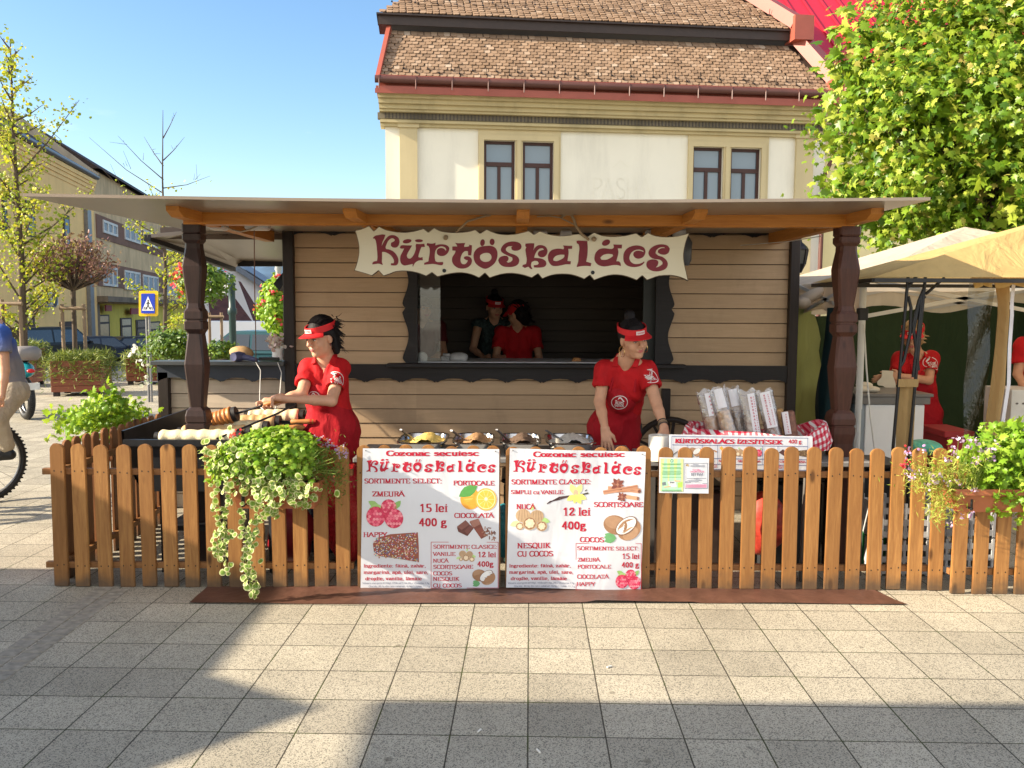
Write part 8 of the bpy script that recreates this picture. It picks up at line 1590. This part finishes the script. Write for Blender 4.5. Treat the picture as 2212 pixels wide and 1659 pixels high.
J = dict(head=at(694, 730, 5.78), neck=at(704, 775, 5.84), chest=at(704, 822, 5.86), belly=at(710, 872, 5.90), hip=at(718, 925, 5.93), lsh=at(735, 796, 5.84), rsh=at(668, 796, 5.86), lel=at(716, 866, 5.62), rel=at(652, 850, 5.70), lwr=at(626, 862, 5.585), rwr=at(598, 868, 5.625), lkn=(-1.20, 5.90, .45), rkn=(-1.35, 5.95, .45), lan=(-1.17, 6.0, .09), ran=(-1.38, 6.05, .09))
def hands1(B): grip(B, g1, -axs, (.55, .5, .5), J['rwr'], point=True); grip(B, g2, -axs, (.6, -.35, .75), J['lwr'])
sh_ = V3(J['lsh']) * .62 + V3(J['lel']) * .38
w1, h1 = person('woman in red polo, apron and visor with dark hair turning a spit at the grill', J, (-.60, -.78, -.20), SKIN, hair=HAIR_B, apron=REDA, hands=hands1, sleeve=.60, res=.0055, hk=1.03, wide=1.02, trousers=simple('dark trousers', (.02, .02, .025)), emblems=[('shirt', sh_ + V3((.03, -.09, .015)), (.85, .5, 0), (.05, 0, 1), .046), ('apron', V3(at(664, 862, 5.70)), (.75, -.65, 0), (0, -.1, 1), .045)])
mb = MB(); mb.tube([h1(.083, -.002, -.035), h1(.088, .004, -.05), h1(.084, .0, -.06)], .0035, 6); mb.build('earring', simple('silver', (.7, .7, .7), metal=1., rough=.2), w1)
J = dict(head=at(1367, 733, 5.60), neck=at(1354, 776, 5.68), chest=at(1350, 822, 5.75), belly=at(1342, 872, 5.86), hip=at(1328, 925, 5.95), rsh=at(1307, 799, 5.74), lsh=at(1397, 801, 5.66), rel=at(1295, 868, 5.68), lel=at(1417, 868, 5.56), rwr=at(1307, 925, 5.52), lwr=at(1434, 922, 5.42), rkn=(.62, 5.95, .45), lkn=(.78, 5.95, .45), ran=(.62, 6.05, .09), lan=(.80, 6.02, .09))
def hands2(B): open_hand(B, J['rwr'], (.10, -.3, -1), (.9, -.3, 0), (-.2, -1, .2), .9, .15); open_hand(B, J['lwr'], (.1, -.35, -1), (-.9, -.3, 0), (.2, -1, .3), .5, .3)
w2, h2 = person('woman in red polo and visor with hair bun and hoop earrings over the trays', J, (.40, -.90, -.17), SKIN2, hair=HAIR_B, hair_style='bun', apron=REDA, hands=hands2, sleeve=.50, res=.0055, wide=.98, up=(-.18, 0, 1), trousers=simple('dark trousers', (.02, .02, .025)), emblems=[('apron', V3(at(1338, 867, 5.70)), (1, -.1, 0), (.08, -.2, 1), .052), ('shirt', V3(at(1409, 812, 5.55)), (.55, .8, 0), (-.1, 0, 1), .046)])
for sg in (-1, 1):
 c = V3(h2(sg * .086, .002, -.068)); mb = MB(); mb.tube([c + (h2.f * math.cos(a) + h2.u * math.sin(a)) * .034 for a in (i * .2618 for i in range(25))], .0022, 6, cap=False); mb.build('earring', simple('gold', (.75, .5, .2), metal=1., rough=.2), w2, smooth=60)
wr = V3(J['lwr']); ad = nrm(wr - V3(J['lel']))
for i, (r_, col) in enumerate(((.026, (.02, .015, .012)), (.027, (.22, .16, .09)), (.028, (.05, .045, .04)))):
 c = wr - ad * (.045 - .014 * i); x = nrm(np.cross(ad, (0, 1, 0))); y = np.cross(ad, x); mb = MB(); mb.tube([c + (x * math.cos(a) + y * math.sin(a)) * r_ for a in (k * .3142 for k in range(21))], .0048, 6, cap=False); mb.build('bracelet', simple('bracelet %d' % i, col, rough=.4), w2, smooth=60)
J = dict(head=at(1972, 727, 7.52), neck=at(1978, 766, 7.60), chest=at(1980, 802, 7.62), belly=at(1984, 845, 7.64), hip=at(1986, 890, 7.66), lsh=at(2012, 774, 7.60), rsh=at(1944, 776, 7.62), lel=at(2006, 822, 7.46), rel=at(1934, 822, 7.52), lwr=at(1944, 812, 7.34), rwr=at(1912, 814, 7.36), lkn=(3.62, 7.66, .45), rkn=(3.44, 7.66, .45), lan=(3.62, 7.7, .09), ran=(3.42, 7.7, .09))
def hands3(B): open_hand(B, J['lwr'], (-1, -.2, 0), (0, -.2, 1), (0, -1, .2), .3, .6, .9); open_hand(B, J['rwr'], (-.7, -.3, -.1), (.2, -.2, 1), (-.2, -1, .2), .3, .7, .9)
person('blond woman in red polo and visor stretching dough at the work table in the tent', J, (-.5, -.8, -.3), SKIN2, hair=HAIR_Y, hair_style='loose', apron=REDA, hands=hands3, res=.008, sleeve=.6, trousers=simple('dark trousers', (.02, .02, .025)), emblems=[('shirt', V3(at(2014, 785, 7.50)), (.9, .45, 0), (0, 0, 1), .055)])
mb = MB(); O = [(1905, 800), (1930, 801), (1929, 812), (1934, 826), (1935, 838), (1928, 843), (1917, 841), (1908, 834), (1897, 832), (1895, 824), (1904, 815)]; mb.poly(smooth_loop(O, 3, 80), lambda u, v, d: Vector((*at(u, v, 7.29 + d),)), .015); tag(mb.build('stretched_dough', DW, smooth=60, fix=True), 'flat sheet of white dough hanging from the blond woman\'s hands', 'dough')
TANK = mat('dark patterned top', (.03, .05, .05), .8, .8, 40)
def inside(label, hx, hy, face, Yp, **kw):
 h = V3(at(hx, hy, Yp)); nk = h + V3((0, .04, -.13)); x = V3((1, 0, 0)); J = dict(head=h, neck=nk, chest=nk + V3((0, .02, -.15)), belly=nk + V3((0, .03, -.33)), hip=nk + V3((0, .05, -.52)), lsh=nk + V3((.17, 0, -.05)), rsh=nk + V3((-.17, 0, -.05)), lel=nk + V3((.22, -.08, -.30)), rel=nk + V3((-.22, -.08, -.30)), lwr=nk + V3((.10, -.25, -.38)), rwr=nk + V3((-.10, -.25, -.38)), lkn=(h[0] + .1, Yp + .1, .45), rkn=(h[0] - .1, Yp + .1, .45), lan=(h[0] + .1, Yp + .12, .09), ran=(h[0] - .1, Yp + .12, .09))
 def hd(B): open_hand(B, J['lwr'], (-.3, -.9, 0), (-.6, 0, .6), (0, 0, 1)); open_hand(B, J['rwr'], (.3, -.9, 0), (.6, 0, .6), (0, 0, 1))
 return person(label, J, face, SKIN2, hands=hd, res=.010, trousers=simple('dark trousers', (.02, .02, .025)), **kw)
inside('person in dark cap behind the glass pane at the left of the service window', 912, 668, (.6, -.8, 0), 8.8, shirt=simple('dark red shirt', (.12, .012, .015)), visor=False, hair=HAIR_B, hair_style='short', cap=BLACK)
inside('woman with red visor and dark sleeveless top inside the service window', 1068, 664, (.35, -.9, -.2), 8.95, shirt=TANK, hair=HAIR_B, hair_style='bun', sleeve=.1)
inside('person in red cap and red shirt turned away inside the service window', 1118, 680, (-.75, .5, -.25), 8.75, visor=False, hair=HAIR_B, hair_style='loose', cap=REDV, face_on=False)
hx = at(2262, 700, 7.3); nk = V3(hx) + V3((0, .05, -.13)); J = dict(head=hx, neck=nk, chest=nk + V3((0, .0, -.15)), belly=nk + V3((0, .02, -.33)), hip=nk + V3((0, .03, -.52)), lsh=nk + V3((.17, 0, -.05)), rsh=nk + V3((-.17, 0, -.05)), lel=nk + V3((.22, -.1, -.3)), rel=nk + V3((-.215, -.03, -.30)), lwr=nk + V3((.1, -.3, -.4)), rwr=nk + V3((-.19, -.2, -.48)), lkn=(hx.x + .1, 7.35, .45), rkn=(hx.x - .1, 7.35, .45), lan=(hx.x + .1, 7.4, .09), ran=(hx.x - .1, 7.4, .09))
def hands4(B): open_hand(B, J['rwr'], (.1, -.5, -.9), (.6, -.4, 0), (-.4, -.6, .2)); open_hand(B, J['lwr'], (-.4, -.8, -.2), (-.6, 0, .6), (0, 0, 1))
person('worker in red shirt mostly cut off by the right edge of the view', J, (-.2, -.95, -.2), SKIN2, hair=HAIR_B, hands=hands4, res=.011, trousers=simple('dark trousers', (.02, .02, .025)))
# cyclist at the left edge
JEAN = mat('khaki trousers', (.40, .34, .25), .85, .1, 14, bump=.5, bscale=30, bdist=.02); Q = lambda x, y, Y: V3(at(x, y, Y))
J = dict(head=Q(-38, 655, 6.95), neck=Q(-12, 700, 7.0), chest=Q(2, 748, 7.03), belly=Q(18, 795, 7.05), hip=Q(26, 845, 7.05), lsh=Q(4, 722, 6.84), rsh=Q(-20, 720, 7.2), lel=Q(10, 800, 6.78), rel=Q(-30, 800, 7.3), lwr=Q(4, 858, 6.70), rwr=Q(-40, 850, 7.2), lkn=Q(-8, 905, 6.78), rkn=Q(-50, 890, 7.2), lan=Q(14, 965, 6.85), ran=Q(-40, 985, 7.2))
def hands5(B): grip(B, J['lwr'] + V3((-.02, -.03, -.05)), (.3, .9, 0), (.2, 0, 1), J['lwr']); grip(B, J['rwr'] + V3((-.02, -.03, -.05)), (.3, .9, 0), (.2, 0, 1), J['rwr'])
def tee():
 t = NT('blue and grey t-shirt'); g = t.node('NewGeometry'); sx = t.node('SeparateXYZ'); t.link(g.outputs['Position'], sx.inputs[0]); f = t.math('ADD', sx.outputs[2], t.math('MULTIPLY', sx.outputs[0], -.9)); t.set(t.ramp(t.math('MULTIPLY', t.math('ADD', f, -4.55), .9), [(.24, (.20, .19, .20)), (.42, (.03, .08, .30))]), .85); t.bump(t.noise(t.coord('World'), 14., 3.), .5, .02); return t.m
cy, _ = person('cyclist in blue grey t-shirt and khaki trousers cut off by the left edge', J, (-.9, -.25, -.1), SKIN2, shirt=tee(), visor=False, hair=HAIR_B, hair_style='short', hands=hands5, trousers=JEAN, res=.009, sleeve=.5, feet=False)
for q, Yq in (('l', 6.85), ('r', 7.2)):
 a = J[q + 'an']; F = Body(); F.cap(a, a + V3((-.02, 0, -.05)), .045, .045).cap(a + V3((.03, 0, -.065)), a + V3((-.16, -.02, -.085)), .042, .035); put('shoe', F.mesh('shoe', [BLACK], .009), cy)
bx = empty('bicycle', (-4.28, 7.08, 0), 0, 'bicycle with knobbly black tyre under the cyclist at the left edge', 'bicycle'); bd = Vector((-.60, -.80, 0)); wc = Vector((at(-38, 1010, 7.08).x, 7.08, .35)); rl = mat('alloy rim', (.5, .5, .5), .3, .05, metal=1.)
def wheel(c, d, r, par, tw=.025, nsp=20):
 ring = lambda rr_: [c + (d * math.cos(a) + UP * math.sin(a)) * rr_ for a in (2 * math.pi * i / 40 for i in range(41))]; wl = MB().tube(ring(r - tw), tw, 8, cap=False)
 sd = d.cross(UP)
 for i in range(60): a = 2 * math.pi * i / 60; p = c + (d * math.cos(a) + UP * math.sin(a)) * (r - .002); wl.bar(p - sd * .02, p + sd * .02, .016, .012)
 wo = wl.build('wheel', BLACK, par, smooth=50); mb = MB(); mb.tube(ring(r - 2.1 * tw), .009, 6, cap=False); mb.build('rim', rl, wo, smooth=60); mb = MB()
 for i in range(nsp): a = 2 * math.pi * i / nsp; mb.tube([c + sd * (.03 if i % 2 else -.03), c + (d * math.cos(a) + UP * math.sin(a)) * (r - 2.1 * tw)], .0016, 4)
 mb.tube([c - sd * .05, c + sd * .05], .02, 8); mb.build('spokes', rl, wo)
wheel(wc, bd, .35, bx); wheel(wc + bd * 1.02, bd, .35, bx); FRM = simple('silver bicycle frame', (.45, .45, .46), rough=.3, metal=.6); bb = wc + bd * .43 + UP * -.03; st = wc + bd * .26 + UP * .48; hd_ = wc + bd * .82 + UP * .45; mb = MB()
for a, b, r_ in ((wc, bb, .012), (wc, st, .010), (bb, st, .018), (bb, hd_, .02), (st, hd_, .017), (hd_ + UP * .12, wc + bd * 1.02, .016), (st, st + UP * .12, .014)): mb.tube([a, b], r_, 8)
mb.build('frame', FRM, bx, smooth=60); sd = bd.cross(UP); mb = MB(); mb.tube([hd_ + UP * .18 - sd * .3, hd_ + UP * .22, hd_ + UP * .18 + sd * .3], .013, 8); mb.build('handlebar', BLACK, bx); mb = MB(); mb.ell(st + UP * .15 - bd * .04, (.13, .07, .035), 14, M=Matrix.Rotation(math.atan2(bd.y, bd.x), 3, 'Z')); mb.build('saddle', BLACK, bx, smooth=180); mb = MB(); mb.lathe([(.09, -.004), (.09, .004)], bb - sd * .06, 20, M=rot_to(sd)); mb.lathe([(.05, -.01), (.05, .01)], wc - sd * .05, 16, M=rot_to(sd)); mb.tube([bb - sd * .07, bb - sd * .08 + Vector((.06, 0, -.15))], .012, 6); mb.build('crank', rl, bx)
# pedestrian crossing sign
Ys = 15.; p = at(320, 655, Ys); e = empty('crossing_sign', (p.x, Ys, 0), 0, 'blue pedestrian crossing sign with yellow border on two grey poles', 'road sign'); q3 = lambda x, y, d=0.: Vector((at(x, y, Ys).x, Ys + d, at(x, y, Ys).z))
def rr_(x0, y0, x1, y1, r): return [(cx + r * math.cos(a), cy + r * math.sin(a)) for cx, cy, s_ in ((x1 - r, y1 - r, 0), (x0 + r, y1 - r, 1), (x0 + r, y0 + r, 2), (x1 - r, y0 + r, 3)) for a in (math.pi / 2 * (s_ + i / 4) for i in range(5))]
for nm, P, d, m in (('plate', rr_(299, 628, 340.5, 683, 4), .02, simple('yellow sign sheet', (.80, .50, .01), rough=.35)), ('blue_field', rr_(305, 634, 334.5, 677, 2), .0, simple('blue sign sheet', (.01, .04, .42), rough=.35)), ('white_triangle', [(320, 640), (333, 671), (307, 671)], -.002, simple('white sign sheet', (.75, .75, .75), rough=.35))): mb = MB(); mb.poly(P, lambda u, v, dd: q3(u, v, d - .004 + dd), .012); mb.build(nm, m, e, fix=True)
P = Printed(lambda u, v, d=0.: q3(u, v, d - .006)); k_ = (.02, .02, .03); P.p(circ(320.3, 649, 1.7, 8), k_).bar(320.3, 651, 320, 660, 3, k_).bar(320, 652, 316.5, 657, 1.4, k_).bar(320.5, 652, 324, 657, 1.4, k_).bar(320, 659, 316.5, 668, 1.7, k_).bar(320.3, 659, 324, 668, 1.7, k_)
for x in (311, 315, 326, 329.5): P.bar(x, 669, 320 + (x - 320) * .82, 663, 1.6, k_)
P.build(e, 'walking_figure')
for x in (315, 321): mb = MB(); a = at(x, 640, Ys + .06); mb.tube([(a.x, Ys + .06, 0), (a.x, Ys + .06, a.z)], .022, 8); mb.build('pole', simple('grey zinc', (.22, .22, .23), rough=.4, metal=.6), e, smooth=60)
# vehicles
CARGL = glassmat('car glass', (.012, .018, .026), .12); TAIL = simple('red tail light', (.5, .01, .015), rough=.2); CHR = simple('chrome', (.6, .6, .6), rough=.2, metal=1.); PLATE = simple('white number plate', (.6, .6, .58))
def car(name, label, px, Y, zg, heading, L, W, Hh, col, kind='sedan', cat='car', group='cars parked along the street', text=None):
 """heading degrees of the nose from +X; built round its middle"""
 c = Vector((at(px, 700, Y).x, Y, zg)); e = empty(name, c, 0, label, cat, group); T = Matrix.Translation(c) @ Matrix.Rotation(R(heading), 4, 'Z'); h = L / 2; m = mat(label[:20] + ' paint', col, .3, .05, 1, spec=.3); rw = .33
 belt = Hh * .58; prof = {'sedan': [(-h, .35), (-h, .75 * belt), (-h + .08, belt), (h - 1.0, belt), (h - .1, belt * .78), (h, .6), (h, .3)], 'suv': [(-h, .45), (-h, belt), (h - 1.0, belt), (h - .15, belt * .85), (h, .7), (h, .4)], 'van': [(-h, .4), (-h, belt), (h - .9, belt), (h - .2, belt * .8), (h, .6), (h, .4)]}[kind]
 low = []
 for cx in (h - .8, -h + .85):
  low += [(cx + (rw + .07) * math.cos(a), .36 + (rw + .07) * math.sin(a)) for a in (i * math.pi / 8 for i in range(9))]
 prof = prof + low
 def slab(P, tw, wz0, wz1):
  b = bmesh.new(); n = len(P); f = lambda z: W / 2 * (1 - tw * max(0, (z - wz0) / max(wz1 - wz0, .01))); vs = [[b.verts.new((x, s_ * f(z), z)) for x, z in P] for s_ in (-1, 1)]; b.faces.new(vs[0]); b.faces.new(vs[1][::-1])
  for i in range(n): b.faces.new((vs[0][i], vs[0][(i + 1) % n], vs[1][(i + 1) % n], vs[1][i]))
  bmesh.ops.recalc_face_normals(b, faces=list(b.faces)); bmesh.ops.bevel(b, geom=[x for x in b.edges if x.calc_face_angle(0) > .5], offset=.045, segments=2, affect='EDGES'); bmesh.ops.triangulate(b, faces=[x for x in b.faces if len(x.verts) > 4]); b.verts.index_update(); r = ([T @ v.co for v in b.verts], [[v.index for v in x.verts] for x in b.faces]); b.free(); return r
 cab = {'sedan': [(-h + .35, belt - .05), (-h + 1.0, Hh), (h - 2.0, Hh), (h - 1.15, belt - .05)], 'suv': [(-h + .02, belt - .05), (-h + .35, Hh), (h - 1.9, Hh), (h - 1.05, belt - .05)], 'van': [(-h + .02, belt - .05), (-h + .08, Hh), (h - 1.4, Hh), (h - .75, belt - .05)]}[kind]
 mb = MB(); mb.add(*slab(prof, 0, 0, 1)); mb.add(*slab(cab, .17, belt, Hh)); mb.build('body', m, e, smooth=35)
 f = lambda z: W / 2 * (1 - .17 * (z - belt) / (Hh - belt)); A, B_, C_, D_ = cab; ip = lambda p, q, t: (p[0] + (q[0] - p[0]) * t, p[1] + (q[1] - p[1]) * t)
 a0, a1 = ip(A, B_, .2), ip(A, B_, .86); d0, d1 = ip(D_, C_, .2), ip(D_, C_, .86); mid = (a1[0] + d1[0]) / 2
 if kind != 'van':
  for s_ in (-1, 1):
   for u0, u1, v0, v1 in ((a0[0] + .14, mid - .04, a1[0] + .12, mid - .04), (mid + .04, d0[0] - .18, mid + .04, d1[0] - .10)): mb = MB(); mb.add([T @ Vector(v) for v in ((u0, s_ * (f(a0[1]) + .006), a0[1]), (u1, s_ * (f(a0[1]) + .006), a0[1]), (v1, s_ * (f(a1[1]) + .006), a1[1]), (v0, s_ * (f(a1[1]) + .006), a1[1]))], [(0, 1, 2, 3)]); mb.build('side_window', CARGL, e)
  mb = MB(); mb.add([T @ Vector(v) for v in ((a0[0] - .012, -W * .42, a0[1]), (a0[0] - .012, W * .42, a0[1]), (a1[0] - .012, W * .36, a1[1]), (a1[0] - .012, -W * .36, a1[1]))], [(0, 1, 2, 3)]); mb.build('rear_window', CARGL, e)
 mb = MB(); mb.add([T @ Vector(v) for v in ((d0[0] + .012, -W * .42, d0[1]), (d0[0] + .012, W * .42, d0[1]), (d1[0] + .012, W * .36, d1[1]), (d1[0] + .012, -W * .36, d1[1]))], [(0, 1, 2, 3)]); mb.build('windscreen', CARGL, e)
 for sx in (h - .8, -h + .85):
  for s_ in (-1, 1): cc = T @ Vector((sx, s_ * (W / 2 - .12), .36 - .02)); Rm = T.to_3x3() @ Matrix.Rotation(R(90), 3, 'X'); mb = MB(); mb.lathe([(rw - .05, -.11), (rw, -.07), (rw, .07), (rw - .05, .11)], cc, 18, M=Rm); wo = mb.build('wheel', BLACK, e, smooth=50); mb = MB(); mb.lathe([(.2, -.114), (.2, .114)], cc, 14, M=Rm); mb.build('rim', rl, wo)
 for s_ in (-1, 1): mb = MB(); mb.bbox((-h + .06, s_ * (W / 2 - .13), belt * .86), (.16, .24, .2 if kind == 'suv' else .13), M=T, bev=.03); mb.build('tail_light', TAIL, e); mb = MB(); mb.bbox((h - .12, s_ * (W / 2 - .2), belt * .7), (.2, .3, .13), M=T, bev=.03); mb.build('headlight', CHR, e); mb = MB(); mb.bbox((h - 1.35, s_ * (W / 2 + .09), belt + .08), (.12, .16, .12), M=T, bev=.03); mb.build('mirror', m, e)
 mb = MB(); mb.box((-h - .02, -.26, .62), (-h - .003, .26, .73), M=T); pl = mb.build('number_plate', PLATE, e)
 if text: mb = MB(); lay(mb, text_polys(text, 0, .645, .06, .3, 1.2, align='c', serif=False), lambda x, y, d: T @ Vector((-h - .021 + d, -x, y))); mb.build('lettering', BLACK, pl)
 if kind == 'suv':
  mb = MB(); mb.bbox((-h - .01, 0, .98), (.03, .5, .05), M=T); mb.build('chrome_bar', CHR, e); mb = MB()
  for a in (90, 210, 330): cx, cz = .045 * math.cos(R(a)), .86 + .045 * math.sin(R(a)); u = Vector((math.cos(R(a)), math.sin(R(a)))); mb.add([T @ Vector((-h - .006, -(cx + px_ * u.x - py_ * u.y), cz + px_ * u.y + py_ * u.x)) for px_, py_ in ((-.045, 0), (0, .026), (.045, 0), (0, -.026))], [(0, 3, 2, 1)])
  mb.build('emblem', CHR, e)
 return e
car('parked_car', 'black off road car with spare chrome badge, nearest to the peach house', 122, 38., -.95, 62, 4.6, 1.82, 1.80, (.010, .012, .016), 'suv', text='KYO'); car('parked_car', 'dark blue saloon car parked right of the black off road car', 222, 43., -1.12, 50, 4.4, 1.72, 1.42, (.018, .028, .055)); car('parked_car', 'dark saloon car half hidden behind the crossing sign', 300, 46., -1.2, 48, 4.3, 1.7, 1.4, (.012, .018, .03))
car('parked_car', 'dark teal car seen over the side counter behind the paper bag', 532, 25., -.42, 172, 4.3, 1.72, 1.45, (.015, .06, .075)); car('delivery_van', 'large white van behind the dark teal car', 520, 33., -.75, 175, 5.6, 2.0, 1.95, (.62, .63, .65), 'van', 'van')
mx = at(56, 860, 12.6).x; e = empty('motorcycle', (mx, 12.6, 0), 0, 'turquoise motorcycle with grey top box behind the cyclist', 'motorcycle'); d_ = Vector((-.72, .69, 0)); wc2 = Vector((mx, 12.6, .31)); wheel(wc2, d_, .31, e, .055, 8); wheel(wc2 + d_ * 1.25, d_, .31, e, .05, 8); TQ = simple('turquoise lacquer', (.01, .22, .28), rough=.25); Md = Matrix.Rotation(math.atan2(d_.y, d_.x), 3, 'Z'); mb = MB(); mb.ell(wc2 + UP * .42 + d_ * .12, (.36, .14, .13), 16, M=Md); mb.ell(wc2 + UP * .5 + d_ * .75, (.3, .15, .15), 16, M=Md); mb.build('body', TQ, e, smooth=180)
mb = MB(); mb.ell(wc2 + UP * .56 + d_ * .3, (.36, .13, .06), 14, M=Md); mb.build('saddle', BLACK, e, smooth=180); mb = MB(); mb.bbox((0, 0, 0), (.36, .34, .20), M=Matrix.Translation(wc2 + UP * .67 - d_ * .1) @ Md.to_4x4(), bev=.06); mb.build('top_box', mat('dull grey box', (.20, .18, .17), .5), e, smooth=50)
mb = MB(); mb.tube([wc2, wc2 + d_ * .5 + UP * .08, wc2 + d_ * .75 + UP * .1], .04, 8); mb.tube([wc2 + d_ * 1.25, wc2 + d_ * 1.0 + UP * .62], .035, 8); mb.tube([wc2 - d_.cross(UP) * .14 + UP * .02 - d_ * .2, wc2 - d_.cross(UP) * .14 + d_ * .6], .05, 10); mb.ell(wc2 + d_ * .6 + UP * .08, (.24, .15, .18), 12, M=Md); mb.build('engine', mat('dark engine metal', (.08, .08, .085), .35, .4, 20, metal=.8), e, smooth=60); mb = MB(); mb.ell(wc2 - d_ * .28 + UP * .42, (.04, .06, .03), 10, M=Md); mb.build('tail_light', TAIL, e, smooth=60); mb = MB(); mb.box((-.01, -.08, -.05), (.01, .08, .05), M=Matrix.Translation(wc2 - d_ * .36 + UP * .2) @ Md.to_4x4()); mb.build('number_plate', PLATE, e)
# added unseen blockers left of the view, shaped to throw the paving shade
e = empty('added_shade_stall', (-7.2, 1.6, 0), 0, 'added stall shaped shade blocker with small gable, unseen left of the view', 'stall'); mb = MB(); mb.box((-8.4, 2.0, 0), (-6.0, 4.3, 2.28)); mb.box((-8.4, -1.5, 0), (-6.3, 1.99, 1.1)); mb.build('wall', PLANK, e); mb = MB(); mb.add([(-8.5, 2.0, 2.29), (-5.98, 2.0, 2.29), (-5.98, 4.3, 2.29), (-8.5, 4.3, 2.29), (-8.5, 2.0, 2.33), (-5.98, 2.0, 2.33), (-5.98, 4.3, 2.33), (-8.5, 4.3, 2.33)], [(0, 3, 2, 1), (4, 5, 6, 7), (0, 1, 5, 4), (1, 2, 6, 5), (2, 3, 7, 6), (3, 0, 4, 7)]); mb.add([(-8.4, 1.9, 2.335), (-5.97, 1.9, 2.335), (-5.97, 2.31, 2.60), (-8.4, 2.31, 2.60), (-5.97, 2.72, 2.335), (-8.4, 2.72, 2.335)], [(0, 1, 2, 3), (3, 2, 4, 5), (1, 4, 2), (0, 3, 5)]); mb.build('roof', DARK_X, e)
e = empty('added_shade_awning', (-4.6, -.6, 0), 0, 'added flat shade awning on posts, unseen left of the camera', 'awning'); mb = MB(); mb.box((-6.55, -3.5, 2.98), (-2.3, 2.2, 3.02)); mb.build('shade_cloth', simple('grey shade cloth', (.3, .29, .27)), e)  # added unseen sheet, sized for the shadow on the near paving
for x in (-6.5, -2.4):
 for y in (-3.4, 1.2): mb = MB(); mb.box((x - .03, y - .03, 0), (x + .03, y + .03, 2.98)); mb.build('post', IRON, e)
for px, py, a in ((1316, 1442, .6), (1035, 1581, 1.1), (1163, 1625, 2.)):
 p = gnd(px, py); mb = MB(); d = Vector((math.cos(a), math.sin(a), 0)) * .013; mb.tube([p - d + UP * .005, p + d + UP * .005], .004, 8); tag(mb.build('cigarette_end', simple('white paper', (.74, .70, .62))), 'white cigarette end lying on the paving slabs', 'litter', 'cigarette ends on the paving')
